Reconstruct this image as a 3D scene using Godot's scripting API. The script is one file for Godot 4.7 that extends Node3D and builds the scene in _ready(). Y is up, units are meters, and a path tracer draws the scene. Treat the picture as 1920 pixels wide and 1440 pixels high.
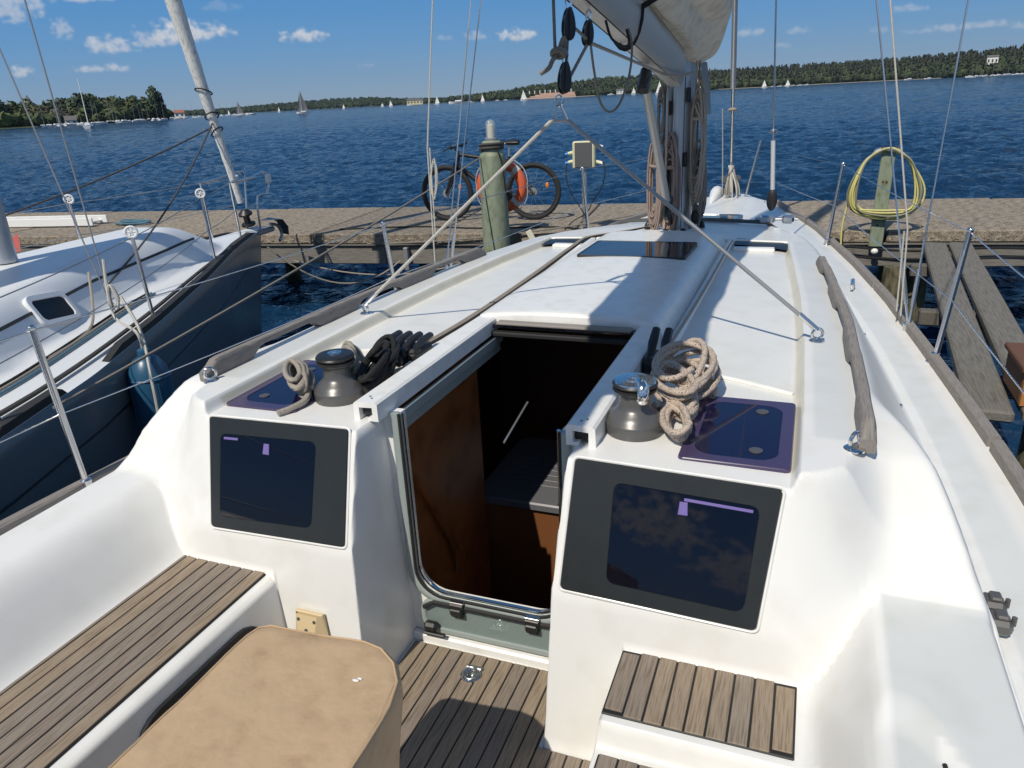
extends Node3D
# A marina seen from the cockpit of a moored yacht. Boat axes: x starboard, y up, z aft; y = 0 is the water.

class MB:
	var v := PackedVector3Array()
	var ix := PackedInt32Array()
	var col := PackedColorArray()
	var uv := PackedVector2Array()
	var nrm := PackedVector3Array()
	func add(p: Vector3) -> int:
		v.append(p)
		return v.size() - 1
	func tri(a: int, b: int, c: int) -> void:
		ix.append(a); ix.append(b); ix.append(c)
	func quad(a: int, b: int, c: int, d: int) -> void:
		ix.append(a); ix.append(b); ix.append(c)
		ix.append(a); ix.append(c); ix.append(d)
	func mesh(off := Vector3.ZERO, crease := 40.0) -> ArrayMesh:
		var arr := []
		arr.resize(Mesh.ARRAY_MAX)
		var nt := ix.size() / 3
		if nrm.size() == v.size() and v.size() > 0:
			var vv := PackedVector3Array()
			vv.resize(v.size())
			for k in v.size():
				vv[k] = v[k] - off
			for t in nt:
				var i0 := ix[t * 3]
				var i1 := ix[t * 3 + 1]
				var i2 := ix[t * 3 + 2]
				if (v[i2] - v[i0]).cross(v[i1] - v[i0]).dot(nrm[i0] + nrm[i1] + nrm[i2]) < 0.0:
					ix[t * 3 + 1] = i2
					ix[t * 3 + 2] = i1
			arr[Mesh.ARRAY_VERTEX] = vv
			arr[Mesh.ARRAY_NORMAL] = nrm
			arr[Mesh.ARRAY_INDEX] = ix
			if col.size() == v.size(): arr[Mesh.ARRAY_COLOR] = col
			if uv.size() == v.size(): arr[Mesh.ARRAY_TEX_UV] = uv
		else:
			var fn := PackedVector3Array()
			fn.resize(nt)
			var at := []
			at.resize(v.size())
			for k in v.size(): at[k] = PackedInt32Array()
			for t in nt:
				var a := v[ix[t * 3]]
				fn[t] = (v[ix[t * 3 + 2]] - a).cross(v[ix[t * 3 + 1]] - a)
				for j in 3:
					var q: PackedInt32Array = at[ix[t * 3 + j]]
					q.append(t)
					at[ix[t * 3 + j]] = q
			var cc := cos(deg_to_rad(crease))
			var fu := PackedVector3Array()
			fu.resize(nt)
			for t in nt: fu[t] = fn[t].normalized()
			var ov := PackedVector3Array()
			var on := PackedVector3Array()
			var oc := PackedColorArray()
			var ou := PackedVector2Array()
			for t in nt:
				if fn[t].length_squared() < 1e-20: continue
				for j in 3:
					var k := ix[t * 3 + j]
					var n := Vector3.ZERO
					for o in at[k]:
						if fu[o].dot(fu[t]) > cc: n += fn[o]
					ov.append(v[k] - off)
					on.append(n.normalized() if n.length_squared() > 1e-24 else fu[t])
					if col.size() == v.size(): oc.append(col[k])
					if uv.size() == v.size(): ou.append(uv[k])
			arr[Mesh.ARRAY_VERTEX] = ov
			arr[Mesh.ARRAY_NORMAL] = on
			if oc.size() > 0: arr[Mesh.ARRAY_COLOR] = oc
			if ou.size() > 0: arr[Mesh.ARRAY_TEX_UV] = ou
		var m := ArrayMesh.new()
		m.add_surface_from_arrays(Mesh.PRIMITIVE_TRIANGLES, arr)
		return m
	# rectangular block with chamfered edges
	func box(c: Vector3, s: Vector3, b := 0.004, bas := Basis.IDENTITY) -> void:
		var h := s * 0.5
		b = minf(b, minf(h.x, minf(h.y, h.z)) * 0.9)
		var id := {}
		for sx in [-1, 1]:
			for sy in [-1, 1]:
				for sz in [-1, 1]:
					for a in 3:
						var p := Vector3(sx * (h.x - (0.0 if a == 0 else b)), sy * (h.y - (0.0 if a == 1 else b)), sz * (h.z - (0.0 if a == 2 else b)))
						id[[sx, sy, sz, a]] = add(c + bas * p)
		for s1 in [-1, 1]:
			_q(id[[s1, -1, -1, 0]], id[[s1, 1, -1, 0]], id[[s1, 1, 1, 0]], id[[s1, -1, 1, 0]], s1 > 0)
			_q(id[[-1, s1, -1, 1]], id[[1, s1, -1, 1]], id[[1, s1, 1, 1]], id[[-1, s1, 1, 1]], s1 < 0)
			_q(id[[-1, -1, s1, 2]], id[[1, -1, s1, 2]], id[[1, 1, s1, 2]], id[[-1, 1, s1, 2]], s1 > 0)
			for s2 in [-1, 1]:
				_q(id[[s1, s2, -1, 0]], id[[s1, s2, 1, 0]], id[[s1, s2, 1, 1]], id[[s1, s2, -1, 1]], s1 * s2 > 0)
				_q(id[[s1, -1, s2, 0]], id[[s1, 1, s2, 0]], id[[s1, 1, s2, 2]], id[[s1, -1, s2, 2]], s1 * s2 < 0)
				_q(id[[-1, s1, s2, 1]], id[[1, s1, s2, 1]], id[[1, s1, s2, 2]], id[[-1, s1, s2, 2]], s1 * s2 > 0)
				for s3 in [-1, 1]:
					if s1 * s2 * s3 > 0: tri(id[[s1, s2, s3, 0]], id[[s1, s2, s3, 2]], id[[s1, s2, s3, 1]])
					else: tri(id[[s1, s2, s3, 0]], id[[s1, s2, s3, 1]], id[[s1, s2, s3, 2]])
	func _q(a: int, b: int, c: int, d: int, flip: bool) -> void:
		if flip: quad(d, c, b, a)
		else: quad(a, b, c, d)
	# loft through rings of equal length; closed joins the last point of a ring to its first
	func loft(rings: Array, closed := true, caps := false) -> void:
		var base := []
		for r in rings:
			var row := PackedInt32Array()
			for p in r: row.append(add(p))
			base.append(row)
		for i in rings.size() - 1:
			var a: PackedInt32Array = base[i]
			var b: PackedInt32Array = base[i + 1]
			var n := a.size()
			for j in (n if closed else n - 1):
				var k := (j + 1) % n
				quad(a[j], b[j], b[k], a[k])
		if caps:
			for e in [0, rings.size() - 1]:
				var c := Vector3.ZERO
				for p in rings[e]: c += p
				c /= rings[e].size()
				var ci := add(c)
				var row := PackedInt32Array()
				for p in rings[e]: row.append(add(p))
				for j in row.size():
					var k := (j + 1) % row.size()
					if e == 0: tri(ci, row[j], row[k])
					else: tri(ci, row[k], row[j])
	func tube(path: Array, r, segs := 8, closed := false, sx := 1.0) -> void:
		var n := path.size()
		var rings := []
		var up := Vector3.ZERO
		for i in n:
			var t: Vector3
			if closed: t = path[(i + 1) % n] - path[(i - 1 + n) % n]
			else: t = path[mini(i + 1, n - 1)] - path[maxi(i - 1, 0)]
			t = t.normalized()
			if up == Vector3.ZERO:
				up = Vector3.UP if absf(t.y) < 0.9 else Vector3.RIGHT
			up = (up - t * up.dot(t))
			if up.length() < 1e-4: up = t.cross(Vector3(0.3, 0.5, 0.8))
			up = up.normalized()
			var sd := t.cross(up)
			var rr: float = r[i] if r is Array else r
			var ring := []
			for k in segs:
				var a := TAU * k / segs
				ring.append(path[i] + up * (cos(a) * rr) + sd * (sin(a) * rr * sx))
			rings.append(ring)
		if closed: rings.append(rings[0])
		loft(rings, true, not closed)
	func bar(a: Vector3, b: Vector3, r, segs := 8) -> void:
		tube([a, b], r, segs)
	# profile of (radius, height) turned about the y axis of bas
	func lathe(o: Vector3, prof: Array, segs := 24, bas := Basis.IDENTITY) -> void:
		var rings := []
		for q in prof:
			var ring := []
			for k in segs:
				var a := -TAU * k / segs
				ring.append(o + bas * Vector3(cos(a) * q[0], q[1], sin(a) * q[0]))
			rings.append(ring)
		loft(rings, true, true)
	# flat polygon (ex, ey plane) with thickness along ez, edge of the front face chamfered
	func prism(o: Vector3, ex: Vector3, ey: Vector3, ez: Vector3, poly: PackedVector2Array, d0: float, d1: float, b := 0.0) -> void:
		var n := poly.size()
		var pin := poly
		if b > 0.0:
			pin = PackedVector2Array()
			var sgn := -1.0 if Geometry2D.is_polygon_clockwise(poly) else 1.0
			for i in n:
				var e0 := (poly[i] - poly[(i - 1 + n) % n]).normalized()
				var e1 := (poly[(i + 1) % n] - poly[i]).normalized()
				var nn := Vector2(-e0.y - e1.y, e0.x + e1.x).normalized() * sgn
				pin.append(poly[i] + nn * b / maxf(0.5, cos(e0.angle_to(e1) * 0.5)))
		var rings := []
		var put := func(pl, d):
			var r := []
			for p in pl: r.append(o + ex * p.x + ey * p.y + ez * d)
			return r
		rings.append(put.call(poly, d0))
		if b > 0.0:
			rings.append(put.call(poly, d1 - b))
			rings.append(put.call(pin, d1))
		else: rings.append(put.call(poly, d1))
		loft(rings, true, false)
		var tr := Geometry2D.triangulate_polygon(pin)
		for side in 2:
			var id := PackedInt32Array()
			for p in (pin if side == 1 else poly): id.append(add(o + ex * p.x + ey * p.y + ez * (d1 if side == 1 else d0)))
			var tt := tr if side == 1 else Geometry2D.triangulate_polygon(poly)
			for k in tt.size() / 3:
				if side == 1: tri(id[tt[k * 3]], id[tt[k * 3 + 2]], id[tt[k * 3 + 1]])
				else: tri(id[tt[k * 3]], id[tt[k * 3 + 1]], id[tt[k * 3 + 2]])
	# flat ring between two polygons of equal length
	func frame_ring(o: Vector3, ex: Vector3, ey: Vector3, ez: Vector3, outer: PackedVector2Array, inner: PackedVector2Array, d0: float, d1: float, b := 0.002) -> void:
		var rings := []
		for q in [[outer, d0, 0.0], [outer, d1 - b, 0.0], [outer, d1, b], [inner, d1, -b], [inner, d1 - b, 0.0], [inner, d0, 0.0]]:
			var r := []
			var c := Vector2.ZERO
			for p in q[0]: c += p
			c /= q[0].size()
			for p in q[0]:
				var pp: Vector2 = p - (p - c).normalized() * q[2]
				r.append(o + ex * pp.x + ey * pp.y + ez * q[1])
			rings.append(r)
		rings.append(rings[0])
		loft(rings, true, false)
	func ellipsoid(c: Vector3, r: Vector3, nu := 12, nv := 8, bas := Basis.IDENTITY) -> void:
		var rings := []
		for i in nv + 1:
			var th := PI * (float(i) / nv - 0.5)
			var cr := maxf(cos(th), 0.02)
			var ring := []
			for k in nu:
				var a := -TAU * k / nu
				ring.append(c + bas * Vector3(cos(a) * cr * r.x, sin(th) * r.y, sin(a) * cr * r.z))
			rings.append(ring)
		loft(rings, true, true)

var M := {}
var used := {}

func numbered(called: String) -> String:
	used[called] = used.get(called, -1) + 1
	return called if used[called] == 0 else "%s_%03d" % [called, used[called]]

func tag(o: Node, label: String, category: String, group := "", kind := "") -> Node:
	if label != "": o.set_meta("label", label)
	if category != "": o.set_meta("category", category)
	if group != "": o.set_meta("group", group)
	if kind != "": o.set_meta("kind", kind)
	return o

func thing(called: String, label: String, category: String, at := Vector3.ZERO, group := "") -> Node3D:
	var o := Node3D.new()
	o.name = numbered(called)
	add_child(o)
	o.position = at
	tag(o, label, category, group)
	return o

func gpos(o: Node) -> Vector3:
	var p := Vector3.ZERO
	while o != self and o is Node3D:
		p += (o as Node3D).position
		o = o.get_parent()
	return p

# commits a builder as one named mesh, vertices given in world coordinates
func part(called: String, mb: MB, m: Material, parent: Node, crease := 40.0) -> MeshInstance3D:
	var o := MeshInstance3D.new()
	o.name = called
	o.mesh = mb.mesh(gpos(parent), crease)
	o.material_override = m
	parent.add_child(o, true)
	return o

# a thing that is one mesh
func solo(called: String, mb: MB, m: Material, label: String, category: String, at: Vector3, group := "", crease := 40.0) -> MeshInstance3D:
	var o := MeshInstance3D.new()
	o.name = numbered(called)
	o.mesh = mb.mesh(at, crease)
	o.material_override = m
	o.position = at
	add_child(o)
	tag(o, label, category, group)
	return o

func piece(called: String, mesh: Mesh, m: Material, parent: Node, pos: Vector3, bas := Basis.IDENTITY) -> MeshInstance3D:
	var o := MeshInstance3D.new()
	o.name = called
	o.mesh = mesh
	o.material_override = m
	o.transform = Transform3D(bas, pos - gpos(parent))
	parent.add_child(o, true)
	return o

func rr(w: float, h: float, r: float, n := 5, cx := 0.0, cy := 0.0) -> PackedVector2Array:
	var p := PackedVector2Array()
	for q in [[1, 1, 0.0], [-1, 1, 0.5], [-1, -1, 1.0], [1, -1, 1.5]]:
		for k in n + 1:
			var a: float = PI * (q[2] + 0.5 * k / n)
			p.append(Vector2(cx + q[0] * (w * 0.5 - r) + cos(a) * r, cy + q[1] * (h * 0.5 - r) + sin(a) * r))
	return p

# quadrilateral with rounded corners, corners in order
func rquad(c: Array, r: float, n := 4) -> PackedVector2Array:
	var p := PackedVector2Array()
	for i in 4:
		var b: Vector2 = c[i]
		var a: Vector2 = b + (c[(i + 3) % 4] - b).normalized() * r
		var d: Vector2 = b + (c[(i + 1) % 4] - b).normalized() * r
		for k in n + 1:
			var t := float(k) / n
			p.append(a * (1 - t) * (1 - t) + b * 2 * t * (1 - t) + d * t * t)
	return p

func spline(pts: Array, sub := 6, closed := false) -> Array:
	var out := []
	var n := pts.size()
	for i in (n if closed else n - 1):
		var p0: Vector3 = pts[(i - 1 + n) % n] if closed else pts[maxi(i - 1, 0)]
		var p1: Vector3 = pts[i]
		var p2: Vector3 = pts[(i + 1) % n]
		var p3: Vector3 = pts[(i + 2) % n] if closed else pts[mini(i + 2, n - 1)]
		for k in sub:
			var t := float(k) / sub
			out.append(p1.cubic_interpolate(p2, p0, p3, t))
	if not closed: out.append(pts[n - 1])
	return out

func sag(a: Vector3, b: Vector3, s: float, n := 10) -> Array:
	var out := []
	for k in n + 1:
		var t := float(k) / n
		out.append(a.lerp(b, t) - Vector3(0, s * 4.0 * t * (1.0 - t), 0))
	return out

func rope(path: Array, r: float, segs := 6) -> MB:
	var mb := MB.new()
	mb.tube(path, r, segs)
	return mb

# loops of a coil hung or laid in the plane ex, ey
func coil(c: Vector3, ex: Vector3, ey: Vector3, rx: float, ry: float, loops: float, jit: float, sd: int, step := 16) -> Array:
	var rng := RandomNumberGenerator.new()
	rng.seed = sd
	var ez := ex.cross(ey).normalized()
	var pts := []
	var a0 := rng.randf() * TAU
	var n := int(loops * step)
	var kx := 1.0
	var ky := 1.0
	var oz := 0.0
	var tx := 1.0
	var ty := 1.0
	var tz := 0.0
	for i in n:
		if i % (step / 2) == 0:
			tx = 1.0 + rng.randf_range(-jit, jit)
			ty = 1.0 + rng.randf_range(-jit, jit)
			tz = rng.randf_range(-1.0, 1.0)
		kx = lerpf(kx, tx, 0.3)
		ky = lerpf(ky, ty, 0.3)
		oz = lerpf(oz, tz, 0.25)
		var a := a0 + TAU * i / step
		pts.append(c + ex * (cos(a) * rx * kx) + ey * (sin(a) * ry * ky) + ez * (oz * jit * minf(rx, ry)))
	return pts

# loose heap of rope: every turn has its own size, tilt and place, and lies a little higher than the last
func heap(c: Vector3, ex: Vector3, ey: Vector3, rx: float, ry: float, loops: int, spread: float, lift: float, sd: int, step := 18) -> Array:
	var rng := RandomNumberGenerator.new()
	rng.seed = sd
	var ez := ex.cross(ey).normalized()
	if ez.y < 0.0: ez = -ez
	var par := []
	for k in loops + 1:
		par.append([rng.randf_range(0.55, 1.12), rng.randf_range(0.6, 1.1), rng.randf_range(-1, 1), rng.randf_range(-1, 1), rng.randf_range(-0.5, 0.5), rng.randf_range(-1, 1), rng.randf_range(-1, 1)])
	var pts := []
	for i in loops * step:
		var k := i / step
		var t := float(i % step) / step
		t = t * t * (3.0 - 2.0 * t)
		var p := []
		for q in 7: p.append(lerpf(par[k][q], par[k + 1][q], t))
		var a: float = TAU * i / step + p[4]
		var u: float = cos(a) * rx * p[0]
		var v: float = sin(a) * ry * p[1]
		var h: float = lift * (float(i) / (loops * step)) + 0.35 * lift * (p[5] * cos(a) + p[6] * sin(a)) + 0.3 * lift
		pts.append(c + ex * (u + p[2] * spread) + ey * (v + p[3] * spread) + ez * h)
	return pts

# ------------------------------------------------------------------ materials
func mat(called: String, c: Color, rough := 0.6, metal := 0.0) -> StandardMaterial3D:
	var m := StandardMaterial3D.new()
	m.resource_name = called
	m.albedo_color = c
	m.roughness = rough
	m.metallic = metal
	m.cull_mode = BaseMaterial3D.CULL_DISABLED
	M[called] = m
	return m

func lin(r: float, g: float, b: float) -> Color:
	return Color(r, g, b).linear_to_srgb()

func noise_img(n: int, freq: float, oct: int, sd: int, typ := FastNoiseLite.TYPE_SIMPLEX_SMOOTH) -> Image:
	var f := FastNoiseLite.new()
	f.noise_type = typ
	f.frequency = freq
	f.fractal_octaves = oct
	f.seed = sd
	return f.get_seamless_image(n, n)

func ramp_tex(im: Image, stops: Array) -> ImageTexture:
	var g := Gradient.new()
	var of := PackedFloat32Array()
	var cl := PackedColorArray()
	for s in stops:
		of.append(s[0])
		cl.append(s[1])
	g.offsets = of
	g.colors = cl
	var lut := []
	for k in 256: lut.append(g.sample(k / 255.0))
	var src := im.get_data()
	var out := PackedByteArray()
	out.resize(src.size() * 3)
	for k in src.size():
		var c: Color = lut[src[k]]
		out[k * 3] = int(c.r * 255.0)
		out[k * 3 + 1] = int(c.g * 255.0)
		out[k * 3 + 2] = int(c.b * 255.0)
	return ImageTexture.create_from_image(Image.create_from_data(im.get_width(), im.get_height(), false, Image.FORMAT_RGB8, out))

func tri_map(m: StandardMaterial3D, sc: Vector3, world := true) -> void:
	m.uv1_triplanar = true
	m.uv1_world_triplanar = world
	m.uv1_triplanar_sharpness = 4.0
	m.uv1_scale = sc

func bump(m: StandardMaterial3D, im: Image, strength: float, ns: float) -> void:
	var c := im.duplicate() as Image
	c.convert(Image.FORMAT_RGBA8)
	c.bump_map_to_normal_map(strength)
	m.normal_enabled = true
	m.normal_texture = ImageTexture.create_from_image(c)
	m.normal_scale = ns

func make_materials() -> void:
	var n_fine := noise_img(256, 0.06, 3, 11)
	var n_mid := noise_img(512, 0.012, 5, 12)
	var n_cell := noise_img(512, 0.07, 2, 13, FastNoiseLite.TYPE_CELLULAR)
	var n_grain := noise_img(512, 0.02, 5, 14)
	var n_spot := noise_img(256, 0.11, 1, 15)
	var W := Color.WHITE
	var m: StandardMaterial3D
	# gelcoat of the near yacht: faint mottling, cream grime in patches
	m = mat("gelcoat", lin(0.745, 0.742, 0.725), 0.3)
	m.albedo_texture = ramp_tex(n_mid, [[0.0, Color(0.97, 0.966, 0.955)], [0.3, Color(0.988, 0.987, 0.982)], [0.5, W], [1.0, W]])
	m.vertex_color_use_as_albedo = true
	tri_map(m, Vector3(0.9, 0.9, 0.9))
	bump(m, n_fine, 0.35, 0.12)
	m = mat("gelcoat_plain", lin(0.78, 0.775, 0.755), 0.28)
	m.albedo_texture = ramp_tex(n_mid, [[0.0, Color(0.95, 0.945, 0.93)], [0.3, Color(0.98, 0.98, 0.975)], [0.5, W], [1.0, W]])
	tri_map(m, Vector3(1.7, 1.7, 1.7))
	m = mat("neighbour_gelcoat", lin(0.70, 0.72, 0.74), 0.35)
	m = mat("neighbour_hull", lin(0.100, 0.132, 0.155), 0.25)
	m = mat("neighbour_stripe", lin(0.012, 0.014, 0.018), 0.4)
	m = mat("neighbour_rail", lin(0.03, 0.028, 0.026), 0.6)
	for k in 5:
		var t: float = [1.0, 0.88, 1.1, 0.94, 1.04][k]
		m = mat("teak_%d" % k, lin(0.275 * t, 0.222 * t * [1.0, 1.02, 0.98, 1.04, 0.99][k], 0.168 * t * [1.0, 1.1, 0.94, 1.12, 0.97][k]), 0.75)
		m.albedo_texture = ramp_tex(n_grain, [[0.0, Color(0.70, 0.67, 0.64)], [0.35, Color(0.88, 0.865, 0.85)], [0.6, Color(0.96, 0.955, 0.95)], [1.0, Color(1.0, 1.0, 1.0)]]) if k == 0 else M["teak_0"].albedo_texture
		tri_map(m, Vector3(17.0, 17.0, 0.95))
		m.uv1_offset = Vector3(0.37 * k, 0.1 * k, 0.43 * k)
		if k == 0: bump(m, n_grain, 2.0, 0.5)
		else:
			m.normal_enabled = true
			m.normal_texture = M["teak_0"].normal_texture
			m.normal_scale = 0.5
	m = mat("caulk", lin(0.012, 0.012, 0.013), 0.6)
	m = mat("handrail_wood", lin(0.27, 0.25, 0.235), 0.8)
	m.albedo_texture = ramp_tex(n_grain, [[0.0, Color(0.72, 0.71, 0.70)], [0.45, Color(0.90, 0.895, 0.89)], [1.0, W]])
	tri_map(m, Vector3(24.0, 24.0, 1.3))
	m.normal_enabled = true
	m.normal_texture = M["teak_0"].normal_texture
	m.normal_scale = 0.35
	m = mat("canvas", lin(0.47, 0.335, 0.205), 0.9)
	m.albedo_texture = ramp_tex(n_mid, [[0.0, Color(0.89, 0.87, 0.85)], [0.2, Color(0.955, 0.945, 0.935)], [0.45, Color(0.99, 0.985, 0.98)], [1.0, W]])
	tri_map(m, Vector3(1.6, 1.6, 1.6))
	bump(m, n_mid, 7.0, 0.35)
	m.rim_enabled = true
	m.rim = 0.15
	m = mat("winch_grey", lin(0.115, 0.112, 0.11), 0.33, 0.35)
	bump(m, n_fine, 0.3, 0.1)
	tri_map(m, Vector3(8, 8, 8))
	m = mat("black_plastic", lin(0.016, 0.016, 0.017), 0.42)
	m = mat("grip_grey", lin(0.24, 0.22, 0.20), 0.7)
	m = mat("black_cloth", lin(0.014, 0.014, 0.016), 0.85)
	m = mat("chrome", lin(0.72, 0.72, 0.72), 0.12, 1.0)
	m = mat("steel", lin(0.62, 0.62, 0.62), 0.22, 1.0)
	m = mat("stay_tube", lin(0.74, 0.74, 0.72), 0.3, 0.4)
	m = mat("galvanised", lin(0.33, 0.34, 0.35), 0.5, 0.6)
	m = mat("window_frame", lin(0.017, 0.020, 0.021), 0.36)
	m.albedo_texture = ramp_tex(n_mid, [[0.0, Color(0.92, 0.92, 0.92)], [0.5, Color(0.98, 0.98, 0.98)], [1.0, W]])
	tri_map(m, Vector3(2, 2, 2))
	var stain := ramp_tex(n_mid, [[0.0, Color(0.62, 0.61, 0.6)], [0.35, Color(0.88, 0.87, 0.86)], [0.6, Color(0.97, 0.97, 0.97)], [1.0, W]])
	m = mat("tinted_pane", Color(0.030, 0.026, 0.075, 0.95), 0.02)
	m.transparency = BaseMaterial3D.TRANSPARENCY_ALPHA
	m = mat("hatch_glass", Color(0.085, 0.075, 0.20, 0.93), 0.04)
	m.transparency = BaseMaterial3D.TRANSPARENCY_ALPHA
	m = mat("hatch_rim", lin(0.056, 0.042, 0.098), 0.12)
	m = mat("hatch_dark", lin(0.012, 0.012, 0.03), 0.10)
	m = mat("cabin_pane", lin(0.010, 0.012, 0.014), 0.3)
	m.metallic_specular = 0.35
	m = mat("blind_clip", lin(0.17, 0.13, 0.36), 0.4)
	m = mat("smoke_pane", Color(0.12, 0.12, 0.17, 0.88), 0.05)
	m.transparency = BaseMaterial3D.TRANSPARENCY_ALPHA
	m = mat("clear_pane", Color(0.50, 0.56, 0.55, 0.80), 0.05)
	m.transparency = BaseMaterial3D.TRANSPARENCY_ALPHA
	m = mat("frame_alloy", lin(0.36, 0.41, 0.40), 0.4, 0.25)
	m = mat("alloy", lin(0.50, 0.51, 0.52), 0.34, 0.75)
	m = mat("boom_alloy", lin(0.47, 0.46, 0.43), 0.42, 0.3)
	m = mat("interior_wood", lin(0.23, 0.085, 0.028), 0.35)
	m.albedo_texture = ramp_tex(n_grain, [[0.0, Color(0.7, 0.65, 0.6)], [0.5, Color(0.92, 0.9, 0.88)], [1.0, W]])
	tri_map(m, Vector3(6, 0.7, 0.7))
	m = mat("interior_dark", lin(0.17, 0.068, 0.026), 0.4)
	m = mat("interior_lining", lin(0.14, 0.075, 0.045), 0.7)
	m = mat("counter", lin(0.12, 0.12, 0.135), 0.35)
	m = mat("cream_plastic", lin(0.60, 0.47, 0.28), 0.5)
	m = mat("rubber", lin(0.014, 0.014, 0.015), 0.7)
	var fleck := ramp_tex(n_spot, [[0.0, Color(0.12, 0.09, 0.09)], [0.17, Color(0.25, 0.20, 0.19)], [0.24, Color(0.93, 0.9, 0.87)], [1.0, W]])
	for q in [["rope_beige", lin(0.50, 0.43, 0.37), 7.0], ["rope_grey", lin(0.27, 0.25, 0.22), 0.0], ["rope_fleck", lin(0.42, 0.37, 0.32), 12.0], ["rope_red_fleck", lin(0.30, 0.24, 0.22), 16.0], ["rope_black", lin(0.012, 0.012, 0.013), 0.0], ["rope_white", lin(0.62, 0.60, 0.55), 0.0], ["rope_dark", lin(0.085, 0.08, 0.075), 0.0], ["rope_tan", lin(0.40, 0.355, 0.30), 0.0], ["rope_blue", lin(0.10, 0.22, 0.30), 0.0]]:
		m = mat(q[0], q[1], 0.85)
		if q[2] > 0.0:
			m.albedo_texture = fleck
			tri_map(m, Vector3.ONE * q[2], true)
		else:
			m.albedo_texture = ramp_tex(n_fine, [[0.0, Color(0.6, 0.6, 0.6)], [0.5, Color(0.9, 0.9, 0.9)], [1.0, W]]) if q[0] == "rope_grey" else M["rope_grey"].albedo_texture
			tri_map(m, Vector3.ONE * 14.0, true)
	m = mat("sail_cloth", lin(0.76, 0.72, 0.62), 0.75)
	m.albedo_texture = ramp_tex(n_mid, [[0.0, Color(0.84, 0.82, 0.78)], [0.5, Color(0.96, 0.95, 0.94)], [1.0, W]])
	tri_map(m, Vector3(1.5, 1.5, 1.5))
	m.backlight_enabled = true
	m.backlight = Color(0.10, 0.09, 0.07)
	m = mat("furled_cloth", lin(0.80, 0.80, 0.78), 0.75)
	m.albedo_texture = ramp_tex(n_grain, [[0.0, Color(0.72, 0.72, 0.71)], [0.45, Color(0.94, 0.94, 0.93)], [1.0, W]])
	tri_map(m, Vector3(3, 1.2, 3))
	m.normal_enabled = true
	m.normal_texture = M["teak_0"].normal_texture
	m.normal_scale = 0.6
	# pier
	for k in 3:
		m = mat("concrete_%d" % k, lin([0.44, 0.37, 0.49][k], [0.395, 0.335, 0.435][k], [0.335, 0.285, 0.36][k]), 0.95)
		if k == 0:
			m.albedo_texture = ramp_tex(n_cell, [[0.0, Color(0.50, 0.47, 0.44)], [0.35, Color(0.78, 0.76, 0.73)], [0.7, Color(0.95, 0.93, 0.90)], [1.0, W]])
			bump(m, n_cell, 3.0, 0.8)
		else:
			m.albedo_texture = M["concrete_0"].albedo_texture
			m.normal_enabled = true
			m.normal_texture = M["concrete_0"].normal_texture
			m.normal_scale = 0.8
		m.detail_enabled = true
		m.detail_blend_mode = BaseMaterial3D.BLEND_MODE_MUL
		m.detail_albedo = stain
		tri_map(m, Vector3(1.7, 1.7, 1.7))
		m.uv1_offset = Vector3(0.3 * k, 0, 0.7 * k)
	for k in 3:
		m = mat("pier_timber_%d" % k, lin([0.215, 0.14, 0.185][k], [0.205, 0.13, 0.175][k], [0.185, 0.115, 0.155][k]), 0.9)
		m.albedo_texture = M["handrail_wood"].albedo_texture
		m.normal_enabled = true
		m.normal_texture = M["teak_0"].normal_texture
		m.normal_scale = 1.0
		tri_map(m, [Vector3(0.5, 6, 6), Vector3(6, 6, 0.5), Vector3(6, 6, 0.45)][k])
	m = mat("pile_wood", lin(0.17, 0.15, 0.10), 0.9)
	m.albedo_texture = ramp_tex(n_mid, [[0.0, Color(0.4, 0.45, 0.3)], [0.5, Color(0.8, 0.8, 0.75)], [1.0, W]])
	tri_map(m, Vector3(3, 1, 3))
	m = mat("pile_green", lin(0.255, 0.290, 0.220), 0.6)
	m.albedo_texture = ramp_tex(n_mid, [[0.0, Color(0.72, 0.74, 0.66)], [0.4, Color(0.93, 0.94, 0.9)], [1.0, W]])
	tri_map(m, Vector3(2, 1, 2))
	m = mat("rust", lin(0.10, 0.05, 0.03), 0.9)
	m = mat("lamp_glass", Color(0.80, 0.82, 0.80, 0.28), 0.06)
	m.transparency = BaseMaterial3D.TRANSPARENCY_ALPHA
	m = mat("lamp_white", lin(0.62, 0.60, 0.50), 0.5)
	m = mat("lifebuoy_orange", lin(0.62, 0.115, 0.045), 0.55)
	m = mat("tape_white", lin(0.55, 0.52, 0.46), 0.6)
	m = mat("tyre", lin(0.02, 0.02, 0.021), 0.8)
	m = mat("bike_black", lin(0.014, 0.015, 0.018), 0.5)
	m = mat("reflector", lin(0.75, 0.22, 0.02), 0.3)
	m = mat("box_grey", lin(0.085, 0.088, 0.09), 0.55)
	m = mat("box_cream", lin(0.62, 0.58, 0.38), 0.5)
	m = mat("plug_blue", lin(0.04, 0.20, 0.52), 0.4)
	m = mat("plug_white", lin(0.72, 0.72, 0.70), 0.4)
	m = mat("cable_black", lin(0.013, 0.013, 0.014), 0.6)
	m = mat("hose_yellow", lin(0.60, 0.55, 0.20), 0.5)
	m = mat("hose_stripe", lin(0.22, 0.22, 0.16), 0.5)
	m = mat("fender_blue", lin(0.020, 0.085, 0.165), 0.35)
	m = mat("paint_white", lin(0.74, 0.74, 0.73), 0.45)
	m = mat("red_cloth", lin(0.40, 0.09, 0.08), 0.8)
	m = mat("step_brown", lin(0.13, 0.058, 0.026), 0.6)
	m = mat("step_orange", lin(0.40, 0.17, 0.05), 0.6)
	# water: choppy lake, blue-green body colour
	m = mat("water", lin(0.006, 0.028, 0.070), 0.08)
	m.metallic_specular = 0.17
	var wv := noise_img(1024, 0.012, 5, 21)
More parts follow.
